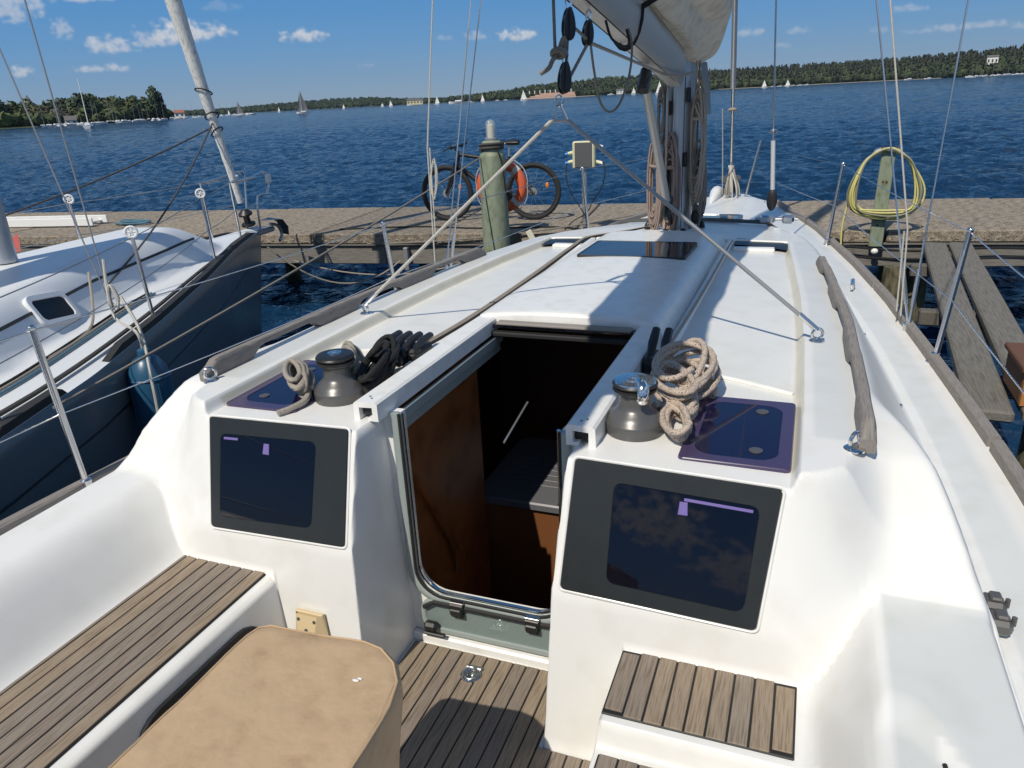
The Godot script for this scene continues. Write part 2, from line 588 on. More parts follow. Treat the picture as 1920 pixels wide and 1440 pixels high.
	bump(m, wv, 16.0, 1.0)
	tri_map(m, Vector3(0.16, 0.16, 0.22))
	m.uv1_triplanar_sharpness = 8.0
	# far shore
	for q in [["leaf_0", 0.095, 0.12, 0.042], ["leaf_1", 0.070, 0.105, 0.038], ["leaf_2", 0.105, 0.12, 0.045], ["leaf_3", 0.12, 0.11, 0.062], ["leaf_4", 0.045, 0.070, 0.030], ["conifer", 0.030, 0.044, 0.024], ["bark", 0.09, 0.07, 0.05], ["shore_sand", 0.42, 0.36, 0.26], ["shore_earth", 0.05, 0.065, 0.03], ["house_pink", 0.50, 0.34, 0.27], ["house_white", 0.70, 0.69, 0.66], ["roof_grey", 0.12, 0.11, 0.11], ["roof_red", 0.30, 0.11, 0.07], ["sail_white", 0.80, 0.80, 0.78], ["sail_grey", 0.16, 0.17, 0.18], ["boat_white", 0.72, 0.73, 0.74], ["boat_pale", 0.48, 0.55, 0.60], ["boat_blue", 0.10, 0.16, 0.28], ["boat_dark", 0.03, 0.035, 0.04], ["far_window", 0.03, 0.035, 0.045]]:
		m = mat(q[0], lin(q[1], q[2], q[3]), 0.75)
		if String(q[0]).begins_with("leaf"):
			m.backlight_enabled = true
			m.backlight = Color(0.06, 0.09, 0.02)
			m.albedo_texture = ramp_tex(n_spot, [[0.0, Color(0.62, 0.66, 0.6)], [0.5, Color(0.9, 0.92, 0.88)], [1.0, W]]) if q[0] == "leaf_0" else M["leaf_0"].albedo_texture
			tri_map(m, Vector3.ONE * 0.13, true)

# ------------------------------------------------------------------ sky
# clear blue air, paler at the horizon; small heaped clouds: azimuth (right of -z), elevation, width, height in degrees, strength
const T_AIR := [[-90.0, 0.02, 0.04, 0.06], [-0.6, 0.05, 0.09, 0.13], [-0.2, 0.28, 0.37, 0.46], [0.0, 0.285, 0.38, 0.475], [1.7, 0.223, 0.355, 0.515], [4.0, 0.152, 0.33, 0.575], [6.3, 0.112, 0.30, 0.59], [12.0, 0.080, 0.245, 0.53], [25.0, 0.055, 0.185, 0.43], [45.0, 0.040, 0.142, 0.34], [90.0, 0.034, 0.118, 0.285]]

func air(el: float) -> Color:
	for i in range(1, T_AIR.size()):
		if el <= T_AIR[i][0]:
			var k: float = (el - T_AIR[i - 1][0]) / (T_AIR[i][0] - T_AIR[i - 1][0])
			return Color(lerpf(T_AIR[i - 1][1], T_AIR[i][1], k), lerpf(T_AIR[i - 1][2], T_AIR[i][2], k), lerpf(T_AIR[i - 1][3], T_AIR[i][3], k))
	return Color(0.034, 0.118, 0.285)

func sky_image() -> ImageTexture:
	var w := 4096
	var h := 2048
	var im := Image.create_empty(w, h, false, Image.FORMAT_RGB8)
	for y in h:
		im.fill_rect(Rect2i(0, y, w, 1), air(90.0 - (y + 0.5) * 180.0 / h).linear_to_srgb())
	var nz := FastNoiseLite.new()
	nz.seed = 5
	nz.frequency = 0.55
	nz.fractal_octaves = 5
	var list := [[-51.9, 6.3, 4.2, 2.6, 0.6], [-49.4, 5.1, 1.3, 1.5, 0.5], [-47.0, 4.2, 3.8, 1.3, 0.7], [-42.3, 4.85, 6.2, 1.7, 0.95], [-44.0, 4.5, 4.0, 1.3, 0.6],
		[-35.0, 4.5, 3.8, 1.0, 0.85], [-20.3, 4.0, 3.6, 0.95, 0.85], [-23.3, 4.1, 2.0, 0.8, 0.4], [-52.1, 2.85, 1.6, 0.8, 0.7], [-48.5, 2.95, 2.2, 0.55, 0.6],
		[-46.9, 2.95, 1.7, 0.6, 0.6], [-48.0, 7.0, 4.5, 1.0, 0.8], [-25.6, 4.1, 1.6, 0.5, 0.25], [-40.0, 6.4, 3.0, 0.9, 0.15], [-4.7, 3.3, 2.2, 0.7, 0.4], [-1.6, 3.2, 1.8, 0.6, 0.3], [3.2, 2.9, 1.6, 0.5, 0.25],
		[4.8, 4.0, 2.4, 0.6, 0.35], [7.0, 2.7, 5.0, 0.55, 0.4], [9.4, 2.75, 2.4, 0.5, 0.4], [11.5, 2.5, 2.6, 0.6, 0.35], [-31.0, 2.6, 1.4, 0.3, 0.2], [-2.6, 2.4, 2.0, 0.4, 0.25]]
	var rng := RandomNumberGenerator.new()
	rng.seed = 77
	for k in 40:
		var az := rng.randf_range(20.0, 298.0)
		var el := 3.0 + pow(rng.randf(), 1.6) * 32.0
		var s := rng.randf_range(0.7, 1.5) * (2.5 + el * 0.55)
		list.append([az, el, s * 2.0, s * 0.8, rng.randf_range(0.6, 1.0)])
	# the heaped bank that the starboard window mirrors
	list.append([188.5, 7.2, 9.0, 5.0, 1.0])
	list.append([182.0, 5.2, 6.0, 2.6, 0.9])
	list.append([196.0, 9.0, 8.0, 5.0, 1.0])
	for c in list:
		var x0 := int((c[0] - c[2] * 0.75) / 360.0 * w)
		var x1 := int((c[0] + c[2] * 0.75) / 360.0 * w) + 1
		var y0 := int((90.0 - c[1] - c[3]) / 180.0 * h)
		var y1 := int((90.0 - c[1] + c[3]) / 180.0 * h) + 1
		for yy in range(maxi(y0, 0), mini(y1, h / 2 - 2)):
			var el := 90.0 - (yy + 0.5) * 180.0 / h
			for xx in range(x0, x1):
				var az := (xx + 0.5) * 360.0 / w
				var u: float = (az - c[0]) / (c[2] * 0.5)
				var v: float = (el - c[1]) / (c[3] * 0.5)
				# flat base, heaped top
				var vv := v * (1.7 if v < 0.0 else 0.85)
				var d0 := 1.0 - u * u - vv * vv
				if d0 < -1.2: continue
				var sc := 7.0 / maxf(1.0, sqrt(c[2]))
				var n := nz.get_noise_2d(az * sc * 0.5, el * sc * 0.8 + c[0])
				var n2 := nz.get_noise_2d(az * sc * 1.9 + 50.0, el * sc * 2.3)
				var d := d0 + n * 1.05 + n2 * 0.35 - 0.10
				if d <= 0.0: continue
				var a: float = smoothstep(0.0, 0.95, d) * c[4]
				var lit := clampf(0.62 + 0.30 * v + 0.45 * n2, 0.0, 1.0)
				var px := posmod(xx, w)
				var cc := Color(lerpf(0.36, 0.70, lit), lerpf(0.43, 0.72, lit), lerpf(0.53, 0.76, lit))
				im.set_pixel(px, yy, im.get_pixel(px, yy).srgb_to_linear().lerp(cc, a).linear_to_srgb())
	return ImageTexture.create_from_image(im)

func setup_view() -> void:
	var cam := Camera3D.new()
	cam.name = "camera"
	add_child(cam)
	var yaw := deg_to_rad(22.0)
	var pit := deg_to_rad(20.9)
	var rol := deg_to_rad(2.94)
	var fw := Vector3(-sin(yaw) * cos(pit), -sin(pit), -cos(yaw) * cos(pit))
	var rt := Vector3(cos(yaw), 0, -sin(yaw))
	var up := rt.cross(fw)
	var rt2 := rt * cos(rol) - up * sin(rol)
	var up2 := up * cos(rol) + rt * sin(rol)
	cam.transform = Transform3D(Basis(rt2, up2, -fw), Vector3(0.78, 2.45, 0))
	cam.fov = 54.43
	cam.near = 0.05
	cam.far = 9000.0
	cam.current = true
	var sm := PanoramaSkyMaterial.new()
	sm.panorama = sky_image()
	var sky := Sky.new()
	sky.sky_material = sm
	var env := Environment.new()
	env.background_mode = Environment.BG_SKY
	env.sky = sky
	env.tonemap_mode = Environment.TONE_MAPPER_LINEAR
	env.tonemap_exposure = 0.95
	env.sdfgi_enabled = true
	env.ssao_enabled = true
	env.ssil_enabled = true
	env.fog_enabled = true
	env.fog_density = 0.00003
	env.fog_light_color = Color(0.72, 0.82, 0.92)
	var we := WorldEnvironment.new()
	we.name = "daylight"
	we.environment = env
	add_child(we)
	var sun := DirectionalLight3D.new()
	sun.name = "sun"
	add_child(sun)
	var ld := Vector3(0.165, -1.0, -0.82).normalized()
	sun.transform = Transform3D(Basis.looking_at(ld, Vector3.UP), Vector3(0, 30, 10))
	sun.light_energy = 1.36
	sun.light_color = Color(1.0, 0.968, 0.905)
	sun.light_angular_distance = 0.5
	sun.shadow_enabled = true
	sun.directional_shadow_max_distance = 400.0

# ------------------------------------------------------------------ near yacht
func tab(z: float, t: Array) -> float:
	if z <= t[0][0]: return t[0][1]
	for i in range(1, t.size()):
		if z <= t[i][0]:
			var k: float = (z - t[i - 1][0]) / (t[i][0] - t[i - 1][0])
			return lerpf(t[i - 1][1], t[i][1], k)
	return t[t.size() - 1][1]

const T_BEAM := [[-8.6, 0.10], [-8.45, 0.24], [-8.06, 0.50], [-6.73, 0.89], [-5.51, 1.14], [-4.67, 1.28], [-3.87, 1.375], [-3.36, 1.43], [-2.87, 1.48], [-2.5, 1.51], [-1.5, 1.56], [0.6, 1.60]]
const T_DECK := [[-8.6, 1.35], [-6.0, 1.285], [-4.0, 1.24], [-2.5, 1.22], [0.6, 1.22]]
const T_FOOT := [[-6.9, 0.22], [-6.4, 0.42], [-5.9, 0.62], [-5.5, 0.75], [-4.81, 0.97], [-4.29, 1.06], [-3.78, 1.13], [-3.25, 1.18], [-2.81, 1.22], [-2.4, 1.24], [-1.8, 1.255], [0.6, 1.27]]
const T_NARROW := [[-6.9, 0.2], [-5.5, 0.62], [-4.6, 0.84], [-3.9, 0.89], [-3.07, 0.96], [-2.46, 0.99], [-1.88, 1.0]]
const T_ROOF := [[-6.9, -0.34], [-5.9, -0.20], [-5.4, -0.14], [-4.93, -0.085], [-4.4, -0.035], [-3.7, -0.008], [-3.0, 0.0]]
const T_FACE := [[-1.60, 1.83], [-1.535, 1.655], [-1.42, 1.335], [-1.37, 0.88], [-1.33, 0.4]]
const T_FACE_OUT := [[-1.95, 1.72], [-1.75, 1.645], [-1.60, 1.52], [-1.49, 1.36], [-1.44, 1.2], [-1.38, 0.8], [-1.33, 0.4]]

func smin(a: float, b: float, k: float) -> float:
	var h := clampf(0.5 + 0.5 * (b - a) / k, 0.0, 1.0)
	return lerpf(b, a, h) - k * h * (1.0 - h)

func smax(a: float, b: float, k: float) -> float:
	return -smin(-a, -b, k)

const SOLE := 0.88
const SEAT := 1.215

# height of the deck moulding: side decks, coachroof, cockpit
func deck_y(x: float, z: float) -> float:
	var a := absf(x)
	var d := tab(z, T_DECK)
	var b := tab(z, T_BEAM)
	var y := -1.0
	# the sides stand steeper towards the cockpit
	var steep := lerpf(1.72, 3.4, smoothstep(-2.15, -1.40, z))
	if z < -1.30:
		var c := tab(z, T_NARROW)
		var foot := tab(z, T_FOOT)
		var rz := tab(z, T_ROOF)
		var top := 1.668 + rz + 0.012 * (1.0 - a) + 0.03 * smoothstep(-4.3, -5.2, z) * (1.0 - a * a / 0.6)
		# sunk panel beside the sliding hatch
		var sunk := smoothstep(0.815 * c, 0.795 * c, a) * smoothstep(-4.42, -4.405, z)
		top -= 0.036 * sunk
		var side := d + (foot - a) * steep
		var roof := smin(top, side, 0.05)
		var face := lerpf(tab(z, T_FACE), tab(z, T_FACE_OUT), smoothstep(0.80, 1.02, a))
		roof = smin(roof, face, lerpf(0.018, 0.065, smoothstep(0.8, 1.0, a)))
		y = roof
	# cockpit
	if z > -2.2:
		var coam := smin(1.41 + 0.02 * clampf((z + 1.2) * -1.0, -1.0, 0.3), d + (tab(z, T_FOOT) - a) * steep, 0.035)
		if x > 0.0:
			# shallow seat moulded into the starboard coaming
			var u := (a - 1.0) / 0.115
			var w := maxf(0.0, -(z + 0.92)) / 0.285
			coam -= 0.020 * smoothstep(-0.12, 0.22, 1.0 - sqrt(u * u + w * w))
		coam = smin(coam, SEAT + (a - 0.88) * (1.45 if x < 0.0 else 2.0), 0.07 if x < 0.0 else 0.035)
		var seat: float
		if x < 0.0: seat = smin(SEAT, SOLE + (a - 0.505) * 9.0, 0.035)
		else: seat = smin(SEAT if z < -1.185 else SEAT - 0.055 * smoothstep(-1.185, -1.165, z), SOLE + (a - 0.425) * 10.0, 0.02)
		var cock := smax(SOLE, seat, 0.012)
		cock = smax(cock, coam, 0.045)
		y = smax(y, cock, lerpf(0.03, 0.06, smoothstep(0.7, 0.95, a)))
		# recess of the companionway
		if z < -1.25 and z > -1.695 and a < 0.45:
			y = smin(y, smax(SOLE, SOLE + (a - 0.262) * 26.0, 0.03), 0.022)
	var side_deck := d + 0.015 * (1.0 - a / b)
	var fore := d + 0.055 * (1.0 - (a * a) / (b * b)) * smoothstep(-4.8, -6.4, z)
	side_deck = maxf(side_deck, fore)
	if z > -4.8: side_deck = minf(side_deck, side_deck + (a - tab(z, T_FOOT) + 0.12) * 4.0 * smoothstep(-4.8, -4.2, z))
	return smax(y, side_deck, 0.025)

func deck_col(x: float, z: float, yy: float, ny: float) -> Color:
	var a := absf(x)
	var c := tab(z, T_NARROW)
	var foot := tab(z, T_FOOT)
	var b := tab(z, T_BEAM)
	var skid := Color(0.865, 0.885, 0.895)
	if ny > 0.9:
		if x > 0.0 and z > -1.52 and a > 1.0 and a < 1.19: return Color(0.82, 0.84, 0.85)
		if a > foot + 0.05 and a < b - 0.10: return skid
		if z < -1.68 and z > -4.4 and a > 0.38 and a < 0.78 * c: return Color(0.97, 0.975, 0.965)
		if z < -1.74 and z > -4.4 and a > 0.835 * c and a < 0.835 * c + 0.11: return skid
		if z < -5.0 and a < b - 0.14: return Color(0.93, 0.94, 0.945)
	# cream weathering in the gutter of the sunk panel
	if z < -1.6 and z > -4.4 and absf(a - 0.80 * c) < 0.012: return Color(0.90, 0.86, 0.76)
	return Color.WHITE

func build_deck(parent: Node) -> void:
	var cols := [0.0]
	var step_to := func(lim: float, s: float):
		while cols[cols.size() - 1] < lim - s * 0.5: cols.append(cols[cols.size() - 1] + s)
	step_to.call(0.24, 0.03)
	step_to.call(0.32, 0.005)
	step_to.call(0.40, 0.010)
	step_to.call(0.58, 0.010)
	step_to.call(0.78, 0.016)
	step_to.call(0.83, 0.005)
	step_to.call(1.06, 0.013)
	step_to.call(1.34, 0.012)
	step_to.call(1.46, 0.04)
	step_to.call(1.56, 0.014)
	var xs := []
	for k in range(cols.size() - 1, 0, -1): xs.append(-cols[k])
	for k in cols.size(): xs.append(cols[k])
	var zs := [-8.6]
	var zstep := func(lim: float, s: float):
		while zs[zs.size() - 1] < lim - s * 0.5: zs.append(zs[zs.size() - 1] + s)
	zstep.call(-4.6, 0.08)
	zstep.call(-4.43, 0.03)
	zstep.call(-4.39, 0.006)
	zstep.call(-1.9, 0.05)
	zstep.call(-1.70, 0.02)
	zstep.call(-1.33, 0.007)
	zstep.call(-1.20, 0.012)
	zstep.call(-1.15, 0.006)
	zstep.call(-0.9, 0.010)
	zstep.call(0.5, 0.07)
	var mb := MB.new()
	var nx := xs.size()
	var e := 0.004
	for z in zs:
		var c := tab(z, T_NARROW)
		var foot := tab(z, T_FOOT)
		var b := tab(z, T_BEAM)
		for q in xs:
			var a := absf(q)
			var x: float
			if a <= 0.82: x = a * c
			elif a <= 1.255: x = lerpf(0.82 * c, foot, (a - 0.82) / 0.435)
			else: x = lerpf(foot, maxf(b, foot), clampf((a - 1.255) / 0.305, 0.0, 1.0))
			x = minf(x, b) * signf(q)
			var y := deck_y(x, z)
			var n := Vector3(deck_y(x - e, z) - deck_y(x + e, z), 2.0 * e, deck_y(x, z - e) - deck_y(x, z + e)).normalized()
			mb.v.append(Vector3(x, y, z))
			mb.nrm.append(n)
			mb.col.append(deck_col(x, z, y, n.y))
	for i in zs.size() - 1:
		var zc: float = (zs[i] + zs[i + 1]) * 0.5
		for j in nx - 1:
			var k := i * nx + j
			var p := (mb.v[k] + mb.v[k + 1] + mb.v[k + nx] + mb.v[k + nx + 1]) * 0.25
			var a := absf(p.x)
			if zc < -1.672 and zc > -4.36 and a < (0.285 if zc > -2.5 else 0.33): continue
			# openings of the two aft windows and the two tinted roof hatches
			if zc < -1.40 and zc > -1.56 and p.y > 1.345 and p.y < 1.625 and a > 0.385 and a < 0.745: continue
			if zc < -1.62 and zc > -1.99 and a > 0.565 and a < 0.77 and p.y > 1.6: continue
			mb.quad(k, k + nx, k + nx + 1, k + 1)
	part("deck_moulding", mb, M.gelcoat, parent)

func wood_planks(parent: Node, x0: float, x1: float, z0: float, z1: float, y: float, w: float, sd: int, round_c := false) -> void:
	# dark caulking bed with one mesh for each teak strip
	var bed := MB.new()
	bed.box(Vector3((x0 + x1) * 0.5, y + 0.0015, (z0 + z1) * 0.5), Vector3(x1 - x0 + 0.004, 0.006, z1 - z0 + 0.004), 0.002)
	var base := part("teak_deck", bed, M.caulk, parent)
	var rng := RandomNumberGenerator.new()
	rng.seed = sd
	var n := int(round((x1 - x0) / w))
	var ww := (x1 - x0) / n
	var meshes := []
	for k in 2:
		var q := MB.new()
		var l := z1 - z0
		if k == 1 and round_c:
			l -= 0.02
		q.box(Vector3.ZERO, Vector3(ww - 0.0048, 0.008, l), 0.0012)
		meshes.append(q.mesh())
	for k in n:
		var ends := 1 if (k == 0 or k == n - 1) else 0
		piece("plank", meshes[ends], M["teak_%d" % rng.randi_range(0, 4)], base, Vector3(x0 + (k + 0.5) * ww, y + 0.0035 + rng.randf_range(-0.0006, 0.0006), (z0 + z1) * 0.5))

func winch(parent: Node, at: Vector3, turn: float, selftail: bool) -> void:
	var mb := MB.new()
	mb.lathe(at, [[0.070, 0.0], [0.074, 0.004], [0.075, 0.030], [0.073, 0.036], [0.069, 0.039], [0.067, 0.045], [0.058, 0.055], [0.047, 0.064], [0.041, 0.074], [0.039, 0.088], [0.040, 0.100], [0.043, 0.106], [0.050, 0.110], [0.051, 0.114]], 40)
	var w := part("winch", mb, M.winch_grey, parent, 50)
	var ring := MB.new()
	ring.lathe(at, [[0.040, 0.1145], [0.055, 0.116], [0.0565, 0.119], [0.0555, 0.123], [0.047, 0.125], [0.047, 0.128], [0.056, 0.129], [0.0575, 0.133], [0.055, 0.137]], 40)
	part("tail_ring", ring, M.black_plastic, w, 50)
	var cap := MB.new()
	cap.lathe(at, [[0.053, 0.1365], [0.052, 0.1405], [0.046, 0.142], [0.030, 0.1425], [0.022, 0.1425]], 40)
	part("cap", cap, M.chrome if selftail else M.black_plastic, w, 50)
	var sk := MB.new()
	sk.lathe(at, [[0.021, 0.141], [0.0205, 0.1455], [0.016, 0.1465], [0.011, 0.1465], [0.0105, 0.1430]], 20)
	part("socket", sk, M.chrome, w, 50)
	if selftail:
		var arm := MB.new()
		var b := Basis(Vector3.UP, turn)
		arm.tube([at + b * Vector3(0.02, 0.147, 0), at + b * Vector3(0.045, 0.149, 0), at + b * Vector3(0.060, 0.142, 0.002), at + b * Vector3(0.066, 0.122, 0.004), at + b * Vector3(0.064, 0.105, 0.006), at + b * Vector3(0.058, 0.098, 0.008)], [0.007, 0.009, 0.010, 0.010, 0.009, 0.005], 10, false, 1.5)
		part("feeder_arm", arm, M.chrome, w, 60)

func eye_fitting(parent: Node, at: Vector3, turn: float) -> void:
	var b := Basis(Vector3.UP, turn)
	var mb := MB.new()
	mb.lathe(at, [[0.024, 0.0], [0.024, 0.004], [0.020, 0.007], [0.007, 0.008]], 20)
	var o := part("pad_eye", mb, M.chrome, parent)
	var r := MB.new()
	var pts := []
	for k in 14:
		var a := TAU * k / 14.0
		pts.append(at + b * Vector3(cos(a) * 0.018, 0.026 + sin(a) * 0.018, 0))
	r.tube(pts, 0.0048, 8, true)
	part("eye", r, M.chrome, o)

func stanchion(parent: Node, foot: Vector3, top: Vector3) -> void:
	var mb := MB.new()
	mb.bar(foot, top, 0.0125, 10)
	var s := part("stanchion", mb, M.steel, parent)
	var b := MB.new()
	b.lathe(foot, [[0.036, 0.0], [0.036, 0.006], [0.020, 0.012], [0.019, 0.045], [0.0135, 0.05]], 16)
	part("base", b, M.steel, s)
	var c := MB.new()
	c.ellipsoid(top, Vector3(0.015, 0.012, 0.015), 10, 6)
	part("cap", c, M.steel, s)

func handrail(parent: Node, sgn: float) -> void:
	var z0 := -1.70
	var z1 := -3.72
	var n := 84
	var rings := []
	for i in n + 1:
		var t := float(i) / n
		var z := lerpf(z0, z1, t)
		var x: float = tab(z, [[-3.72, 0.855], [-3.09, 0.905], [-2.54, 0.94], [-1.70, 0.955]]) * sgn
		# four feet, three openings
		var foot := 0.0
		for f in [0.045, 0.36, 0.66, 0.955]:
			foot = maxf(foot, smoothstep(0.095, 0.045, absf(t - f)))
		var y := lerpf(1.672, 1.660, t)
		var lo := y + lerpf(0.030, -0.012, foot)
		var hi := y + 0.052 - 0.030 * smoothstep(0.03, 0.0, t) - 0.030 * smoothstep(0.97, 1.0, t)
		var hi_w := lerpf(0.0155, 0.021, foot)
		var ring := []
		for q in [[-1, 0.0, 0.8], [-1, 0.15, 1.0], [-1, 0.8, 1.0], [-0.6, 1.0, 1.0], [0.6, 1.0, 1.0], [1, 0.8, 1.0], [1, 0.15, 1.0], [1, 0.0, 0.8]]:
			ring.append(Vector3(x + q[0] * q[2] * (0.015 if q[0] * sgn > 0.0 else hi_w), lerpf(lo, hi, q[1]), z))
		rings.append(ring)
	var mb := MB.new()
	mb.loft(rings, true, true)
	part("handrail", mb, M.handrail_wood, parent, 55)

func aft_window(parent: Node, sgn: float) -> void:
	var o := Vector3(0, 1.335, -1.42)
	var ex := Vector3(sgn, 0, 0)
	var ey := Vector3(0, 0.9412, -0.338)
	var ez := Vector3(0, 0.338, 0.9412)
	var outer := rquad([Vector2(0.302, 0.012), Vector2(0.315, 0.330), Vector2(0.782, 0.318), Vector2(0.752, 0.000)], 0.014)
	var inner := rquad([Vector2(0.412, 0.048), Vector2(0.414, 0.284), Vector2(0.738, 0.272), Vector2(0.722, 0.036)], 0.022)
	var mb := MB.new()
	mb.frame_ring(o, ex, ey, ez, outer, inner, -0.008, 0.005)
	var f := part("aft_window", mb, M.window_frame, parent)
	# slim white rim round the acrylic sheet
	var rim := MB.new()
	var pts := []
	for p in outer:
		var c := Vector2(0.54, 0.165)
		var q: Vector2 = p + (p - c).normalized() * 0.005
		pts.append(o + ex * q.x + ey * q.y + ez * 0.0005)
	rim.tube(pts, 0.0038, 6, true)
	part("rim", rim, M.gelcoat_plain, f)
	var gl := MB.new()
	gl.prism(o, ex, ey, ez, inner, -0.006, 0.0035, 0.0)
	part("pane", gl, M.tinted_pane, f)
	var bl := MB.new()
	var bx: float = 0.650 if sgn > 0.0 else 0.700
	bl.box(o + ex * bx + ey * (0.2665 - 0.0375 * (bx - 0.576)) + ez * 0.0045, Vector3(0.150 if sgn > 0.0 else 0.05, 0.007, 0.003), 0.001, Basis(ex * sgn, ey, ez).rotated(ez, -0.037 * sgn))
	part("blind_rail", bl, M.blind_clip, f)
	var cl := MB.new()
	cl.prism(o + ex * 0.575 + ey * 0.245, ex, ey, ez, PackedVector2Array([Vector2(-0.009, 0.016), Vector2(0.009, 0.016), Vector2(0.011, -0.014), Vector2(-0.011, -0.014)]), 0.0038, 0.0075, 0.0012)
	part("blind_clip", cl, M.blind_clip, f)

func roof_hatch(parent: Node, sgn: float) -> void:
	var c := Vector3(0.668 * sgn, 0, -1.805)
	var y := 1.634
	var o := Vector3(c.x, y, c.z)
	var mb := MB.new()
	mb.frame_ring(o, Vector3.RIGHT, Vector3.FORWARD, Vector3.UP, rr(0.252, 0.405, 0.012), rr(0.190, 0.335, 0.045), -0.012, 0.010, 0.002)
	var h := part("roof_hatch", mb, M.hatch_rim, parent)
	var g := MB.new()
	g.prism(o, Vector3.RIGHT, Vector3.FORWARD, Vector3.UP, rr(0.191, 0.336, 0.045), -0.004, 0.0085, 0.0)
	part("pane", g, M.hatch_glass, h)
	var fr := MB.new()
	fr.frame_ring(o + Vector3(0, -0.02, 0), Vector3.RIGHT, Vector3.FORWARD, Vector3.UP, rr(0.225, 0.37, 0.05), rr(0.170, 0.31, 0.035), -0.02, 0.012, 0.002)
	part("inner_frame", fr, M.black_plastic, h)
	for q in [Vector2(0.045, 0.12), Vector2(0.045, -0.12)]:
		var l := MB.new()
		l.lathe(o + Vector3(q.x * sgn, 0.0088, q.y), [[0.016, 0.0], [0.016, 0.002], [0.012, 0.003]], 18)
		part("latch", l, M.winch_grey, h)

func clutch_bank(parent: Node, at: Vector3, n: int, w: float, up_tilt: float) -> void:
	for k in n:
		var c := at + Vector3((k - (n - 1) * 0.5) * w, 0, 0)
		var mb := MB.new()
		mb.box(c + Vector3(0, 0.022, 0), Vector3(w - 0.004, 0.044, 0.13), 0.008)
		mb.box(c + Vector3(0, 0.040, 0.035), Vector3(w - 0.010, 0.03, 0.05), 0.008)
		var o := part("rope_clutch", mb, M.black_plastic, parent)
		var l := MB.new()
		var p0 := c + Vector3(0, 0.048, 0.03)
		var dir := Vector3(0, sin(up_tilt), -cos(up_tilt))
		l.tube([p0, p0 + dir * 0.05 + Vector3(0, 0.008, 0), p0 + dir * 0.115], [0.010, 0.0125, 0.011], 8, false, 1.2)
		part("lever", l, M.black_plastic, o)

